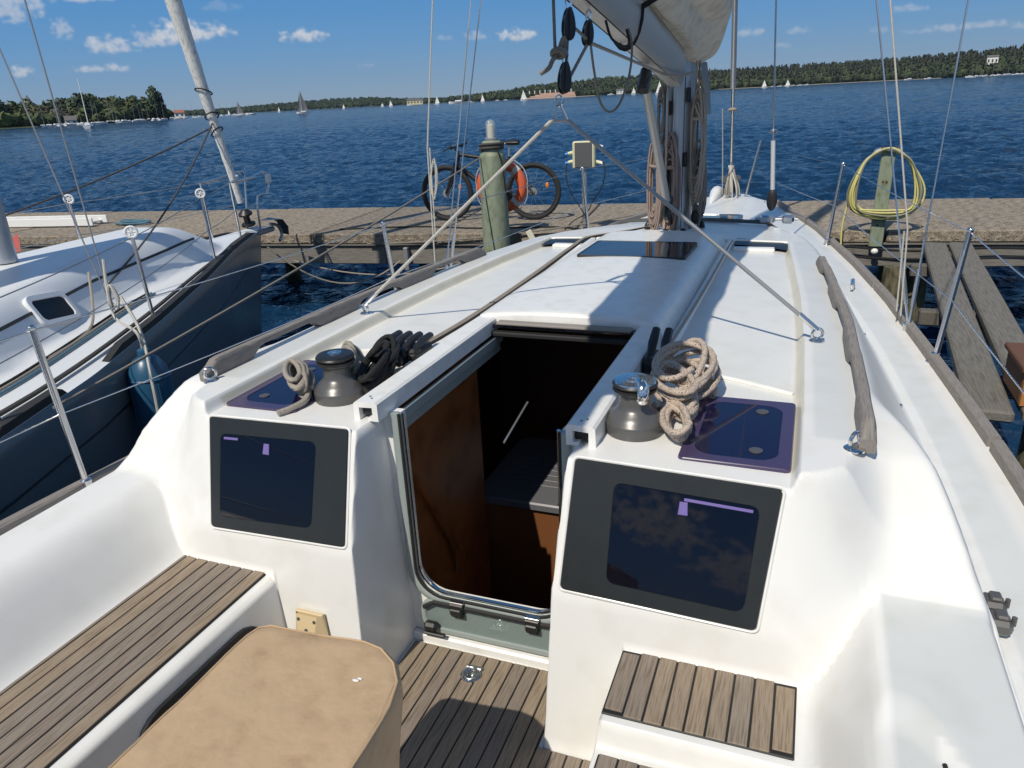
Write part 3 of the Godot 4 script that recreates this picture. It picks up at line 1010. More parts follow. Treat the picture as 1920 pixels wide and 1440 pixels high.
func build_yacht() -> void:
	var Y := thing("sailing_yacht", "large white sailing yacht with teak cockpit and open companionway in the foreground", "sailing yacht", Vector3(0, 0, -3.5))
	print("deck")
	build_deck(Y)
	# hull skin below the sheer
	var rings := []
	for z in [-8.6, -8.45, -8.2, -7.8, -7.2, -6.5, -5.5, -4.5, -3.5, -2.5, -1.5, -0.5, 0.5]:
		var b := tab(z, T_BEAM)
		var d := tab(z, T_DECK)
		var ring := []
		for t in [1.0, 0.96, 0.9, 0.75, 0.5, 0.25, 0.0]:
			ring.append(Vector3(-b * (0.35 + 0.65 * pow(t, 0.45)) if t > 0.0 else -b * 0.2, lerpf(-0.35, d - 0.004, t), z))
		for t in [0.0, 0.25, 0.5, 0.75, 0.9, 0.96, 1.0]:
			ring.append(Vector3(b * (0.35 + 0.65 * pow(t, 0.45)) if t > 0.0 else b * 0.2, lerpf(-0.35, d - 0.004, t), z))
		rings.append(ring)
	var hb := MB.new()
	hb.loft(rings, false)
	hb.loft([[rings[0][0], rings[0][13]], [rings[0][6], rings[0][7]]], false)
	part("hull", hb, M.gelcoat_plain, Y, 60)
	# garage of the sliding hatch
	var gr := []
	for z in [-2.468, -2.472, -2.482, -2.52, -3.0, -3.6, -4.1, -4.34, -4.40]:
		var lift := 0.0
		if z > -2.48: lift = -0.006
		if z > -2.47: lift = -0.014
		var rz := tab(z, T_ROOF) * 0.9
		var ring := []
		for k in 25:
			var s := (k - 12) / 12.0
			var x := s * 0.366
			var y := 1.702 + rz + lift + 0.020 * (1.0 - s * s)
			y -= 0.062 * pow(absf(s), 26.0)
			ring.append(Vector3(x, y, z))
		gr.append(ring)
	var first := []
	for p in gr[0]: first.append(p + Vector3(0, -0.034, 0.0))
	gr.push_front(first)
	var gb := MB.new()
	gb.loft(gr, false)
	var gar := part("hatch_garage", gb, M.gelcoat_plain, Y, 50)
	# low ridge along the garage edges
	for s in [-1.0, 1.0]:
		var rb := MB.new()
		rb.box(Vector3(s * 0.392, 1.648, -3.15), Vector3(0.030, 0.026, 2.3), 0.008)
		part("gutter_lip", rb, M.gelcoat_plain, gar)
	# slide rails with hollow aft ends
	for s in [-1.0, 1.0]:
		var sec := []
		for q in [[0.268, 1.690], [0.275, 1.696], [0.336, 1.694], [0.343, 1.688], [0.345, 1.632], [0.326, 1.632], [0.326, 1.678], [0.285, 1.680], [0.285, 1.650], [0.300, 1.650], [0.300, 1.640], [0.268, 1.640]]:
			sec.append(Vector2(q[0] * s, q[1]))
		var rg := []
		for z in [-1.605, -1.61, -2.0, -2.48]:
			var r := []
			for p in sec: r.append(Vector3(p.x, p.y, z))
			rg.append(r)
		var mb := MB.new()
		mb.loft(rg, true, false)
		var pl := PackedVector2Array(sec)
		var tr := Geometry2D.triangulate_polygon(pl)
		var id := []
		for p in pl: id.append(mb.add(Vector3(p.x, p.y, -1.605)))
		for k in tr.size() / 3: mb.tri(id[tr[k * 3]], id[tr[k * 3 + 1]], id[tr[k * 3 + 2]])
		var rail := part("hatch_rail", mb, M.gelcoat_plain, Y, 35)
		var dark := MB.new()
		dark.box(Vector3(s * 0.306, 1.664, -2.05), Vector3(0.036, 0.025, 0.86), 0.001)
		part("slide_channel", dark, M.rubber, rail)
		for k in 2:
			var sc := MB.new()
			sc.lathe(Vector3(s * (0.30 + 0.012 * k), 1.6955, -1.635 - 0.012 * k), [[0.0032, 0.0], [0.0032, 0.0012], [0.001, 0.0013]], 8)
			part("screw", sc, M.winch_grey, rail)
		# trim under the rail, inside the opening
		var tm := MB.new()
		tm.box(Vector3(s * 0.262, 1.612, -2.09), Vector3(0.012, 0.036, 0.82), 0.003)
		tm.box(Vector3(s * 0.274, 1.575, -2.09), Vector3(0.010, 0.04, 0.82), 0.003)
		part("opening_trim", tm, M.frame_alloy, rail)
	# sliding hatch pushed forward, its grip in view
	var sh := MB.new()
	sh.box(Vector3(0, 1.672, -2.86), Vector3(0.54, 0.012, 0.86), 0.003)
	var slide := part("sliding_hatch", sh, M.smoke_pane, Y)
	var gp := MB.new()
	gp.box(Vector3(0, 1.684, -2.440), Vector3(0.50, 0.012, 0.040), 0.004)
	part("grip", gp, M.grip_grey, slide)
	var gp2 := MB.new()
	gp2.box(Vector3(0, 1.645, -2.43), Vector3(0.56, 0.018, 0.03), 0.004)
	part("edge_seal", gp2, M.rubber, slide)
	build_companionway(Y)
	for s in [-1.0, 1.0]:
		aft_window(Y, s)
		roof_hatch(Y, s)
		handrail(Y, s)
	# forward hatch let into the garage top, foredeck hatch
	var fh := MB.new()
	var fo := Vector3(0.0, 1.7105, -3.72)
	fh.frame_ring(fo, Vector3.RIGHT, Vector3(0, -0.012, -1).normalized(), Vector3.UP, rr(0.53, 0.42, 0.02), rr(0.505, 0.395, 0.015), -0.012, 0.006, 0.002)
	var fhp := part("deck_hatch", fh, M.black_plastic, Y)
	var fg := MB.new()
	fg.prism(fo, Vector3.RIGHT, Vector3(0, -0.012, -1).normalized(), Vector3.UP, rr(0.506, 0.396, 0.015), -0.006, 0.005, 0.0)
	part("pane", fg, M.smoke_pane, fhp)
	var bh := MB.new()
	var bo := Vector3(0.09, deck_y(0.09, -5.85) + 0.004, -5.85)
	bh.frame_ring(bo, Vector3.RIGHT, Vector3(0, -0.06, -1).normalized(), Vector3.UP, rr(0.46, 0.42, 0.04), rr(0.41, 0.37, 0.03), -0.02, 0.03, 0.006)
	var bhp := part("deck_hatch", bh, M.alloy, Y)
	var bg := MB.new()
	bg.prism(bo, Vector3.RIGHT, Vector3(0, -0.06, -1).normalized(), Vector3.UP, rr(0.412, 0.372, 0.03), 0.0, 0.026, 0.0)
	part("pane", bg, M.smoke_pane, bhp)
	var bl := MB.new()
	bl.box(bo + Vector3(0.12, 0.045, 0.15), Vector3(0.06, 0.025, 0.05), 0.008)
	part("latch", bl, M.alloy, bhp)
	# dark mouths of the line ducts at the forward end of the sunk panels
	for s in [-1.0, 1.0]:
		var dm := MB.new()
		var path := []
		for k in 13:
			var t := k / 12.0
			var x: float = lerpf(0.41, 0.70, t)
			path.append(Vector3(s * x, 1.628 + tab(-4.35, T_ROOF) + 0.008 * (1.0 - t), -4.39 + 0.10 * t * t))
		for k in 12:
			var a: Vector3 = path[k]
			var b2: Vector3 = path[k + 1]
			dm.box((a + b2) * 0.5 + Vector3(0, 0.004, 0), Vector3((b2 - a).length() + 0.004, 0.040, 0.02), 0.003, Basis.looking_at(((b2 - a) * s).cross(Vector3.UP).normalized(), Vector3.UP))
		var duct := part("line_duct", dm, M.black_plastic, Y)
		var cv := MB.new()
		var rg2 := []
		for k in 13:
			var p: Vector3 = path[k]
			rg2.append([p + Vector3(0, 0.026, 0.06), p + Vector3(0, 0.031, 0.0), p + Vector3(0, 0.033, -0.10)])
		cv.loft(rg2, false)
		part("duct_cover", cv, M.window_frame, duct)
		var wb := MB.new()
		wb.box(Vector3(s * 0.52, 1.615, -4.27), Vector3(0.22, 0.022, 0.06), 0.006)
		part("line_block", wb, M.gelcoat_plain, duct)
		# thin moulding line across the sunk panel and a raised rib
		var rib := MB.new()
		rib.tube(spline([Vector3(s * 0.40, 1.6395, -2.20), Vector3(s * 0.6, 1.641, -2.16), Vector3(s * 0.785, 1.638, -2.08)], 6), 0.0075, 8)
		part("rib", rib, M.gelcoat_plain, Y)
	# winches, clutches
	winch(Y, Vector3(-0.478, deck_y(-0.478, -1.74) - 0.002, -1.74), 0.0, false)
	winch(Y, Vector3(0.412, deck_y(0.412, -1.735) - 0.002, -1.735), -1.0, true)
	clutch_bank(Y, Vector3(0.385, 1.640, -2.20), 2, 0.040, 0.55)
	clutch_bank(Y, Vector3(-0.455, 1.640, -2.10), 4, 0.040, 0.15)
	# pad eyes and shackles for the bridle, cleats, blocks
	for s in [-1.0, 1.0]:
		eye_fitting(Y, Vector3(s * 0.842, deck_y(0.842, -2.49), -2.49), 0.5 * s)
		eye_fitting(Y, Vector3(s * 0.925, deck_y(0.925, -1.70), -1.70), 0.9)
	build_rails(Y)
	build_cockpit_fittings(Y)
	build_rig(Y)

func build_companionway(Y: Node) -> void:
	var z := -1.668
	var mb := MB.new()
	# panel with a round-cornered opening
	var out := [[-0.30, 1.645], [-0.30, 0.86], [0.30, 0.86], [0.30, 1.645]]
	var inn := [Vector2(0.236, 1.645)]
	for k in 9:
		var a := -PI * 0.5 * k / 8.0
		inn.append(Vector2(0.236 - 0.09 + cos(a) * 0.09, 1.14 + sin(a) * 0.09))
	for k in 9:
		var a := -PI * 0.5 - PI * 0.5 * k / 8.0
		inn.append(Vector2(-0.236 + 0.09 + cos(a) * 0.09, 1.14 + sin(a) * 0.09))
	inn.append(Vector2(-0.236, 1.645))
	var poly := PackedVector2Array()
	for q in out: poly.append(Vector2(q[0], q[1]))
	for q in inn: poly.append(q)
	mb.prism(Vector3(0, 0, z), Vector3.RIGHT, Vector3.UP, Vector3.BACK, poly, -0.03, 0.0, 0.0)
	var pn := part("companionway_panel", mb, M.gelcoat_plain, Y, 30)
	var fr := MB.new()
	var path := []
	for q in inn: path.append(Vector3(q.x * 1.05, 1.645 - (1.645 - q.y) * 1.02, z + 0.004))
	fr.tube(path, 0.017, 8, false, 0.7)
	var f := part("companionway_frame", fr, M.frame_alloy, Y, 50)
	var gs := MB.new()
	path = []
	for q in inn: path.append(Vector3(q.x * 0.995, q.y, z + 0.010))
	gs.tube(path, 0.0055, 6)
	part("gasket", gs, M.rubber, f)
	var tr := MB.new()
	path = []
	for q in inn: path.append(Vector3(q.x * 0.965, 1.645 - (1.645 - q.y) * 0.985, z - 0.004))
	tr.tube(path, 0.006, 6)
	part("inner_trim", tr, M.chrome, f)
	# low opening port under the sill
	var o := Vector3(0.02, 0.978, z)
	var pf := MB.new()
	pf.frame_ring(o, Vector3.RIGHT, Vector3.UP, Vector3.BACK, rr(0.50, 0.118, 0.045), rr(0.465, 0.084, 0.034), 0.0, 0.016, 0.004)
	var port := part("sill_port", pf, M.frame_alloy, pn)
	var pp := MB.new()
	pp.prism(o, Vector3.RIGHT, Vector3.UP, Vector3.BACK, rr(0.466, 0.085, 0.034), 0.001, 0.010, 0.0)
	part("pane", pp, M.clear_pane, port)
	var sl := MB.new()
	sl.tube([o + Vector3(-0.235, 0.030, 0.018), o + Vector3(-0.20, 0.054, 0.018), o + Vector3(0.2, 0.054, 0.018), o + Vector3(0.24, 0.03, 0.018)], 0.008, 6)
	part("seal", sl, M.rubber, port)
	for x in [-0.12, 0.12]:
		var hg := MB.new()
		hg.box(o + Vector3(x, 0.062, 0.022), Vector3(0.046, 0.016, 0.02), 0.003)
		hg.box(o + Vector3(x, 0.046, 0.028), Vector3(0.036, 0.022, 0.022), 0.003)
		hg.box(o + Vector3(x, 0.028, 0.02), Vector3(0.042, 0.018, 0.012), 0.003)
		part("hinge", hg, M.black_plastic, port)
		var hs := MB.new()
		hs.box(o + Vector3(x, 0.073, 0.018), Vector3(0.044, 0.007, 0.022), 0.001)
		part("hinge_plate", hs, M.steel, port)
	var lt := MB.new()
	lt.box(o + Vector3(-0.212, -0.030, 0.026), Vector3(0.044, 0.03, 0.03), 0.008)
	lt.box(o + Vector3(-0.200, -0.052, 0.034), Vector3(0.075, 0.010, 0.014), 0.003)
	part("latch", lt, M.black_plastic, port)
	# white ledge at the foot of the panel
	var lg := MB.new()
	lg.box(Vector3(0, 0.893, -1.655), Vector3(0.53, 0.032, 0.024), 0.006)
	part("ledge", lg, M.gelcoat_plain, pn)
	# cabin inside: wooden bulkhead, worktop, steps, dark lining
	var wd := MB.new()
	wd.box(Vector3(-0.305, 0.88, -2.01), Vector3(0.02, 1.50, 0.64), 0.004)
	var bk := part("cabin_bulkhead", wd, M.interior_wood, Y)
	var ah := MB.new()
	ah.tube(spline([Vector3(-0.292, 1.41, -1.76), Vector3(-0.29, 1.33, -1.82), Vector3(-0.288, 1.2, -1.9), Vector3(-0.286, 1.05, -1.98), Vector3(-0.285, 0.95, -2.03), Vector3(-0.288, 0.87, -2.03)], 5), 0.014, 8)
	part("grab_bow", ah, M.interior_wood, bk)
	var ct := MB.new()
	ct.prism(Vector3(-0.16, 0.93, -2.70), Vector3.RIGHT, Vector3.FORWARD, Vector3.UP, rr(0.46, 0.58, 0.05), 0.0, 0.03, 0.006)
	var wt := part("worktop", ct, M.counter, Y)
	for k in 7:
		var g := MB.new()
		g.box(Vector3(-0.16, 0.9605, -2.56 - 0.045 * k), Vector3(0.30, 0.003, 0.012), 0.001)
		part("drain_rib", g, M.counter, wt)
	var tp := MB.new()
	tp.tube([Vector3(-0.10, 0.96, -2.92), Vector3(-0.10, 1.06, -2.92), Vector3(-0.10, 1.08, -2.87), Vector3(-0.10, 1.05, -2.83)], 0.009, 8)
	tp.lathe(Vector3(-0.03, 0.96, -2.92), [[0.016, 0.0], [0.016, 0.03], [0.01, 0.035]], 12)
	part("tap", tp, M.chrome, wt)
	var cb := MB.new()
	cb.box(Vector3(-0.16, 0.48, -2.70), Vector3(0.42, 0.88, 0.54), 0.01)
	part("cupboard", cb, M.interior_dark, wt)
	for k in 3:
		var st := MB.new()
		st.box(Vector3(-0.02, 0.72 - 0.25 * k, -1.86 - 0.14 * k), Vector3(0.40, 0.03, 0.16), 0.006)
		part("cabin_step", st, M.interior_wood, Y)
	var sp := MB.new()
	sp.box(Vector3(0.255, 0.75, -2.05), Vector3(0.03, 0.9, 0.5), 0.005)
	part("cabin_bulkhead", sp, M.interior_wood, Y)
	var sk := MB.new()
	sk.bar(Vector3(-0.10, 1.38, -2.08), Vector3(-0.10, 1.43, -2.32), 0.004, 6)
	part("curtain_rod", sk, M.alloy, Y)
	var shl := MB.new()
	shl.box(Vector3(0, 0.06, -3.6), Vector3(2.2, 0.03, 3.6), 0.002)
	shl.box(Vector3(0, 0.8, -4.1), Vector3(1.9, 1.40, 0.03), 0.002)
	shl.box(Vector3(-0.96, 0.65, -2.9), Vector3(0.03, 1.2, 2.4), 0.002)
	shl.box(Vector3(0.96, 0.65, -2.9), Vector3(0.03, 1.2, 2.4), 0.002)
	shl.box(Vector3(0, 0.40, -1.75), Vector3(1.9, 0.75, 0.03), 0.002)
	part("cabin_lining", shl, M.interior_lining, Y)

func build_rails(Y: Node) -> void:
	# wooden toe rail in lengths
	for s in [-1.0, 1.0]:
		for q in [[-8.15, -6.3], [-6.27, -4.95], [-4.92, -2.8], [-2.77, -0.6]]:
			var rings := []
			for k in 15:
				var z: float = lerpf(q[0], q[1], k / 14.0)
				var b: float = tab(z, T_BEAM) - 0.006
				var d := tab(z, T_DECK) - 0.003
				var ring := []
				for p in [[0.0, 0.0], [0.0, 0.040], [0.006, 0.048], [0.032, 0.048], [0.040, 0.040], [0.042, 0.0]]:
					ring.append(Vector3(s * (b - p[0]), d + p[1], z))
				rings.append(ring)
			var mb := MB.new()
			mb.loft(rings, true, true)
			part("toe_rail", mb, M.handrail_wood, Y, 40)
	var feet := {}
	for s in [-1.0, 1.0]:
		var tops := []
		for q in [[1.57, -1.63], [1.425, -3.67], [0.985, -6.17]]:
			var f := Vector3(s * (q[0] - 0.05), tab(q[1], T_DECK), q[1])
			var t := f + Vector3(s * 0.055, 0.60, 0)
			if s > 0.0 and q[1] > -2.0:
				f.z = -0.9
				t.z = -0.9
			stanchion(Y, f, t)
			tops.append([f, t])
		tops.append([Vector3(s * 0.22, 1.36, -8.2), Vector3(s * 0.31, 1.90, -8.2)])
		for lev in [1.0, 0.5]:
			var pts := []
			for q in tops: pts.append((q[0] as Vector3).lerp(q[1], lev * 0.985))
			pts.push_front(pts[0] + Vector3(s * 0.03, -0.02, 2.2))
			for k in pts.size() - 1:
				var lf := MB.new()
				lf.tube(sag(pts[k], pts[k + 1], 0.012, 8), 0.0028, 6)
				part("lifeline", lf, M.steel, Y)
		var pu := MB.new()
		var pb := Vector3(s * (0.24 if s < 0.0 else 0.17), 1.365, -8.22)
		var pt := Vector3(s * (0.36 if s < 0.0 else 0.28), 1.85 if s < 0.0 else 1.94, -8.22)
		pu.tube(spline([pb, pb.lerp(pt, 0.12) + Vector3(s * -0.012, 0, 0), pt], 5), 0.0125, 10)
		part("pulpit_post", pu, M.steel, Y)
		# chain plate with turnbuckles
		var cp := MB.new()
		var c := Vector3(s * 1.31, 1.235, -4.14)
		cp.box(c + Vector3(0, 0.025, 0), Vector3(0.05, 0.05, 0.045), 0.008)
		cp.lathe(c, [[0.05, 0.0], [0.05, 0.005], [0.04, 0.008]], 18)
		part("chain_plate", cp, M.steel, Y)
	# mooring cleat and small gear on the side deck
	for s in [-1.0, 1.0]:
		var cl := MB.new()
		var c := Vector3(s * 1.07, tab(-4.9, T_DECK) + 0.012, -4.9)
		cl.tube([c + Vector3(-0.01, 0.03, 0.09), c + Vector3(0, 0.036, 0.03), c + Vector3(0, 0.036, -0.03), c + Vector3(0.01, 0.03, -0.09)], [0.008, 0.013, 0.013, 0.008], 10)
		cl.bar(c + Vector3(0, -0.005, 0.03), c + Vector3(0, 0.034, 0.03), 0.010)
		cl.bar(c + Vector3(0, -0.005, -0.03), c + Vector3(0, 0.034, -0.03), 0.010)
		part("cleat", cl, M.chrome, Y)
		for z in [-3.88, -3.0, -2.35]:
			var k := MB.new()
			var x: float = tab(z, T_FOOT) - 0.02
			k.box(Vector3(s * (x - 0.005), deck_y(x, z) + 0.010, z), Vector3(0.012, 0.016, 0.02), 0.003)
			part("lacing_stud", k, M.chrome, Y)
		var jm := MB.new()
		var jc := Vector3(s * 1.275, 1.245, -1.75)
		for k in 2:
			jm.box(jc + Vector3(0, 0.012, -0.035 + 0.07 * k), Vector3(0.052, 0.04, 0.058), 0.010)
			jm.box(jc + Vector3(0.004, 0.036, -0.035 + 0.07 * k), Vector3(0.026, 0.012, 0.036), 0.004)
			jm.lathe(jc + Vector3(0.03, 0.012, -0.035 + 0.07 * k), [[0.006, 0.0], [0.006, 0.022], [0.003, 0.024]], 8)
		part("jammer", jm, M.winch_grey, Y)

func build_cockpit_fittings(Y: Node) -> void:
	wood_planks(Y, -0.248, 0.245, -1.632, 0.30, SOLE, 0.0411, 3)
	wood_planks(Y, -0.4545, -0.2485, -1.365, 0.30, SOLE, 0.0411, 4)
	wood_planks(Y, 0.2455, 0.410, -1.365, 0.30, SOLE, 0.0411, 8)
	wood_planks(Y, -0.945, -0.575, -1.410, 0.30, SEAT, 0.0411, 5)
	wood_planks(Y, 0.462, 0.845, -1.405, -1.205, SEAT, 0.0425, 6, true)
	wood_planks(Y, 0.470, 0.850, -1.145, 0.30, SEAT - 0.055, 0.0425, 7)
	# flush lifting ring in the sole
	var c := Vector3(-0.02, SOLE + 0.0085, -1.545)
	var rb := MB.new()
	rb.lathe(c, [[0.031, -0.002], [0.031, 0.003], [0.026, 0.0045], [0.022, 0.002], [0.012, 0.001]], 28)
	var lr := part("lifting_ring", rb, M.steel, Y)
	var rg := MB.new()
	var pts := []
	for k in 16:
		var a := TAU * k / 16.0
		pts.append(c + Vector3(cos(a) * 0.019, 0.004 + 0.010 * (0.5 - 0.5 * sin(a)), sin(a) * 0.019 + 0.002))
	rg.tube(pts, 0.0036, 8, true)
	rg.box(c + Vector3(0, 0.006, -0.026), Vector3(0.05, 0.008, 0.014), 0.003)
	part("ring", rg, M.steel, lr)
	# cream holder for a winch handle under the port window
	var h := MB.new()
	var o := Vector3(-0.425, 1.085, -1.383)
	h.prism(o, Vector3.RIGHT, Vector3.UP, Vector3(0, 0.12, 1).normalized(), PackedVector2Array([Vector2(-0.044, 0.052), Vector2(0.044, 0.052), Vector2(0.058, -0.09), Vector2(-0.058, -0.09)]), -0.008, 0.004, 0.002)
	var hold := part("handle_holder", h, M.cream_plastic, Y)
	var hp := MB.new()
	hp.loft([[o + Vector3(-0.044, 0.05, 0.002), o + Vector3(-0.034, 0.052, 0.014), o + Vector3(0.034, 0.052, 0.014), o + Vector3(0.044, 0.05, 0.002)], [o + Vector3(-0.058, -0.03, 0.002), o + Vector3(-0.024, -0.03, 0.034), o + Vector3(0.024, -0.03, 0.034), o + Vector3(0.058, -0.03, 0.002)], [o + Vector3(-0.07, -0.09, 0.002), o + Vector3(-0.02, -0.09, 0.05), o + Vector3(0.02, -0.09, 0.05), o + Vector3(0.07, -0.09, 0.002)]], false)
	part("pocket", hp, M.cream_plastic, hold, 20)
	for q in [Vector3(-0.026, 0.036, 0.016), Vector3(0.026, 0.036, 0.016), Vector3(0.0, 0.008, 0.024)]:
		var s := MB.new()
		s.lathe(o + q, [[0.006, 0.0], [0.005, 0.003], [0.001, 0.004]], 10, Basis(Vector3.RIGHT, PI * 0.42))
		part("screw", s, M.winch_grey, hold)
	# stowage opening in the front of the port seat
	var op := MB.new()
	op.prism(Vector3(-0.5215, 1.065, -1.085), Vector3.BACK, Vector3(-0.11, 1, 0).normalized(), Vector3(1, 0.11, 0).normalized(), rr(0.46, 0.20, 0.095), -0.05, 0.006, 0.002)
	part("stowage_opening", op, M.rubber, Y)
	var gv := MB.new()
	var gpz := []
	for k in 6:
		var z := -1.10 + 0.12 * k
		gpz.append(Vector3(1.068 + 0.012 * k, deck_y(1.068 + 0.012 * k, z) + 0.0015, z))
	gv.tube(gpz, 0.004, 6)
	part("coaming_groove", gv, M.rubber, Y)
	for s in [-1.0, 1.0]:
		var bd := MB.new()
		var bp := []
		for k in 20:
			var z := -1.62 + 0.1 * k
			bp.append(Vector3(s * 1.212, deck_y(1.212, z) + 0.001, z))
		bd.tube(bp, 0.0055, 8)
		part("coaming_bead", bd, M.gelcoat_plain, Y)

func block(parent_name: String, at: Vector3, dir: Vector3, len: float, w: float, label: String) -> Node3D:
	# sheave block: two cheeks, sheave, shackle
	var t := thing(parent_name, label, "pulley", at, "mainsheet blocks")
	var d := dir.normalized()
	var side := d.cross(Vector3(0.6, 0, 0.8)).normalized()
	var out := d.cross(side).normalized()
	for s in [-1.0, 1.0]:
		var mb := MB.new()
		var pl := PackedVector2Array()
		for k in 18:
			var a := TAU * k / 18.0
			pl.append(Vector2(cos(a) * w * (1.0 - 0.25 * sin(a)), sin(a) * len * 0.5))
		mb.prism(at + out * (s * 0.013), side, d, out * s, pl, -0.004, 0.006, 0.003)
		part("cheek", mb, M.black_plastic, t)
	for k in [-0.22, 0.18]:
		var sv := MB.new()
		sv.lathe(at + d * (len * k), [[w * 0.8, -0.009], [w * 0.6, 0.0], [w * 0.8, 0.009]], 18, Basis(side, out, d))
		part("sheave", sv, M.winch_grey, t)
	for k in [-0.22, 0.18]:
		var pn := MB.new()
		pn.bar(at + d * (len * k) - out * 0.021, at + d * (len * k) + out * 0.021, 0.0045, 10)
		part("pin", pn, M.chrome, t)
	var rb := MB.new()
	for s in [-1.0, 1.0]:
		rb.tube([at - d * len * 0.46 + out * s * 0.0195, at + out * s * 0.022, at + d * len * 0.46 + out * s * 0.0195], 0.0055, 6)
	part("strap", rb, M.black_plastic, t)
	var sh := MB.new()
	sh.tube([at + d * len * 0.48 + side * 0.008, at + d * (len * 0.5 + 0.02) + side * 0.010, at + d * (len * 0.5 + 0.034), at + d * (len * 0.5 + 0.02) - side * 0.010, at + d * len * 0.48 - side * 0.008], 0.0035, 6)
	part("shackle", sh, M.chrome, t)
	return t

func build_rig(Y: Node) -> void:
	# mast
	var mz := -4.93
	var rings := []
	for y in [1.56, 1.60, 2.0, 3.0, 6.0, 12.5]:
		var ring := []
		for k in 28:
			var a := TAU * k / 28.0
			ring.append(Vector3(cos(a) * 0.082, y, mz + sin(a) * 0.112))
		rings.append(ring)
	var mb := MB.new()
	mb.loft(rings, true, true)
	var mast := part("mast", mb, M.alloy, Y)
	for q in [[0.0, 0.0135, 0.004], [-0.035, 0.005, 0.003], [0.035, 0.005, 0.003]]:
		var tk := MB.new()
		tk.box(Vector3(q[0], 2.05, mz + 0.110 * sqrt(1.0 - pow(q[0] / 0.082, 2.0))), Vector3(q[1], 0.94, q[2] * 2.0), 0.001)
		part("mast_track", tk, M.rubber if q[0] != 0.0 else M.alloy, mast)
	var cl := MB.new()
	rings = []
	for q in [[0.125, 1.555], [0.122, 1.585], [0.10, 1.605], [0.095, 1.62]]:
		var ring := []
		for k in 28:
			var a := TAU * k / 28.0
			ring.append(Vector3(cos(a) * q[0], q[1], mz + sin(a) * (q[0] + 0.03)))
		rings.append(ring)
	cl.loft(rings, true, true)
	part("mast_collar", cl, M.black_plastic, mast)
	for q in [[-0.17, 1.63, -4.86], [0.14, 1.62, -4.98], [-0.05, 1.60, -4.76], [0.06, 1.60, -4.77], [0.12, 1.70, -4.84]]:
		var bk := MB.new()
		bk.ellipsoid(Vector3(q[0], q[1], q[2]), Vector3(0.024, 0.042, 0.034), 12, 8, Basis(Vector3.UP, q[0] * 5.0))
		part("foot_block", bk, M.black_plastic, mast)
	for q in [[-0.055, 2.35], [0.06, 2.42], [0.05, 2.05], [-0.06, 1.95]]:
		var ct := MB.new()
		ct.box(Vector3(q[0], q[1], mz + 0.105), Vector3(0.022, 0.085, 0.028), 0.006)
		part("halyard_clutch", ct, M.black_plastic, mast)
	# gooseneck
	var gn := MB.new()
	gn.box(Vector3(0, 2.62, mz + 0.145), Vector3(0.05, 0.12, 0.10), 0.01)
	gn.lathe(Vector3(0, 2.53, mz + 0.165), [[0.02, 0.0], [0.02, 0.18], [0.012, 0.19]], 12)
	part("gooseneck", gn, M.black_plastic, mast)
	# boom rising aft
	rings = []
	for z in [-4.70, -4.62, -4.0, -3.0, -2.0, -1.0, -0.35]:
		var yb: float = 2.475 + (z + 4.62) * 0.138
		var ring := []
		for q in [[0.0, 0.0], [0.035, 0.004], [0.052, 0.03], [0.066, 0.10], [0.066, 0.15], [0.055, 0.19], [0.02, 0.205], [-0.02, 0.205], [-0.055, 0.19], [-0.066, 0.15], [-0.066, 0.10], [-0.052, 0.03], [-0.035, 0.004]]:
			var sh := 1.0 if z > -4.65 else 0.8
			ring.append(Vector3(q[0] * sh, yb + 0.02 * (1.0 - sh) + q[1] * sh, z))
		rings.append(ring)
	mb = MB.new()
	mb.loft(rings, true, true)
	var boom := part("boom", mb, M.boom_alloy, Y, 50)
	for x in [-0.03, 0.03]:
		var gv := MB.new()
		gv.bar(Vector3(x, 2.478 + 0.02, -4.5), Vector3(x, 2.478 + 3.62 * 0.138, -1.0), 0.004, 6)
		part("boom_groove", gv, M.rubber, boom)
	# vang strut
	var v0 := Vector3(-0.015, 2.545, -3.84)
	var v1 := Vector3(-0.02, 1.66, -4.79)
	var vs := MB.new()
	vs.bar(v0.lerp(v1, 0.10), v0.lerp(v1, 0.80), 0.024, 12)
	var vang := part("vang_strut", vs, M.boom_alloy, Y)
	var vt := MB.new()
	vt.bar(v0.lerp(v1, 0.30), v1, 0.015, 10)
	vt.box(v0.lerp(v1, 0.05), Vector3(0.05, 0.14, 0.06), 0.012, Basis(Vector3.RIGHT, -0.8))
	vt.box(v0.lerp(v1, 0.86), Vector3(0.045, 0.16, 0.06), 0.012, Basis(Vector3.RIGHT, -0.75))
	part("vang_tackle", vt, M.black_plastic, vang)
	# shrouds
	for s in [-1.0, 1.0]:
		var c := Vector3(s * 1.31, 1.27, -4.14)
		var list := [[Vector3(s * 0.06, 9.0, -4.95), 0.0, 0.0045], [Vector3(s * 0.95, 5.4, -5.0), 0.05, 0.0045]]
		if s > 0.0: list = [[Vector3(0.28, 6.4, -4.95), -0.02, 0.0045], [Vector3(1.55, 6.5, -4.75), 0.02, 0.0045]]
		for q in list:
			var a := c + Vector3(0, 0, q[1])
			var w := MB.new()
			w.bar(a.lerp(q[0], 0.08), q[0], q[2], 6)
			var sr := part("shroud", w, M.steel, Y)
			var tb := MB.new()
			tb.bar(a, a.lerp(q[0], 0.025), 0.007, 8)
			tb.bar(a.lerp(q[0], 0.02), a.lerp(q[0], 0.055), 0.011, 8)
			tb.bar(a.lerp(q[0], 0.055), a.lerp(q[0], 0.085), 0.006, 8)
			part("turnbuckle", tb, M.steel, sr)
	# forestay with furler
	var f0 := Vector3(0, 1.44, -8.36)
	var f1 := Vector3(0, 12.0, -4.9)
	var fs := MB.new()
	fs.bar(f0.lerp(f1, 0.095), f0.lerp(f1, 0.6), 0.026, 12)
	var st := part("forestay_foil", fs, M.alloy, Y)
	var fl := MB.new()
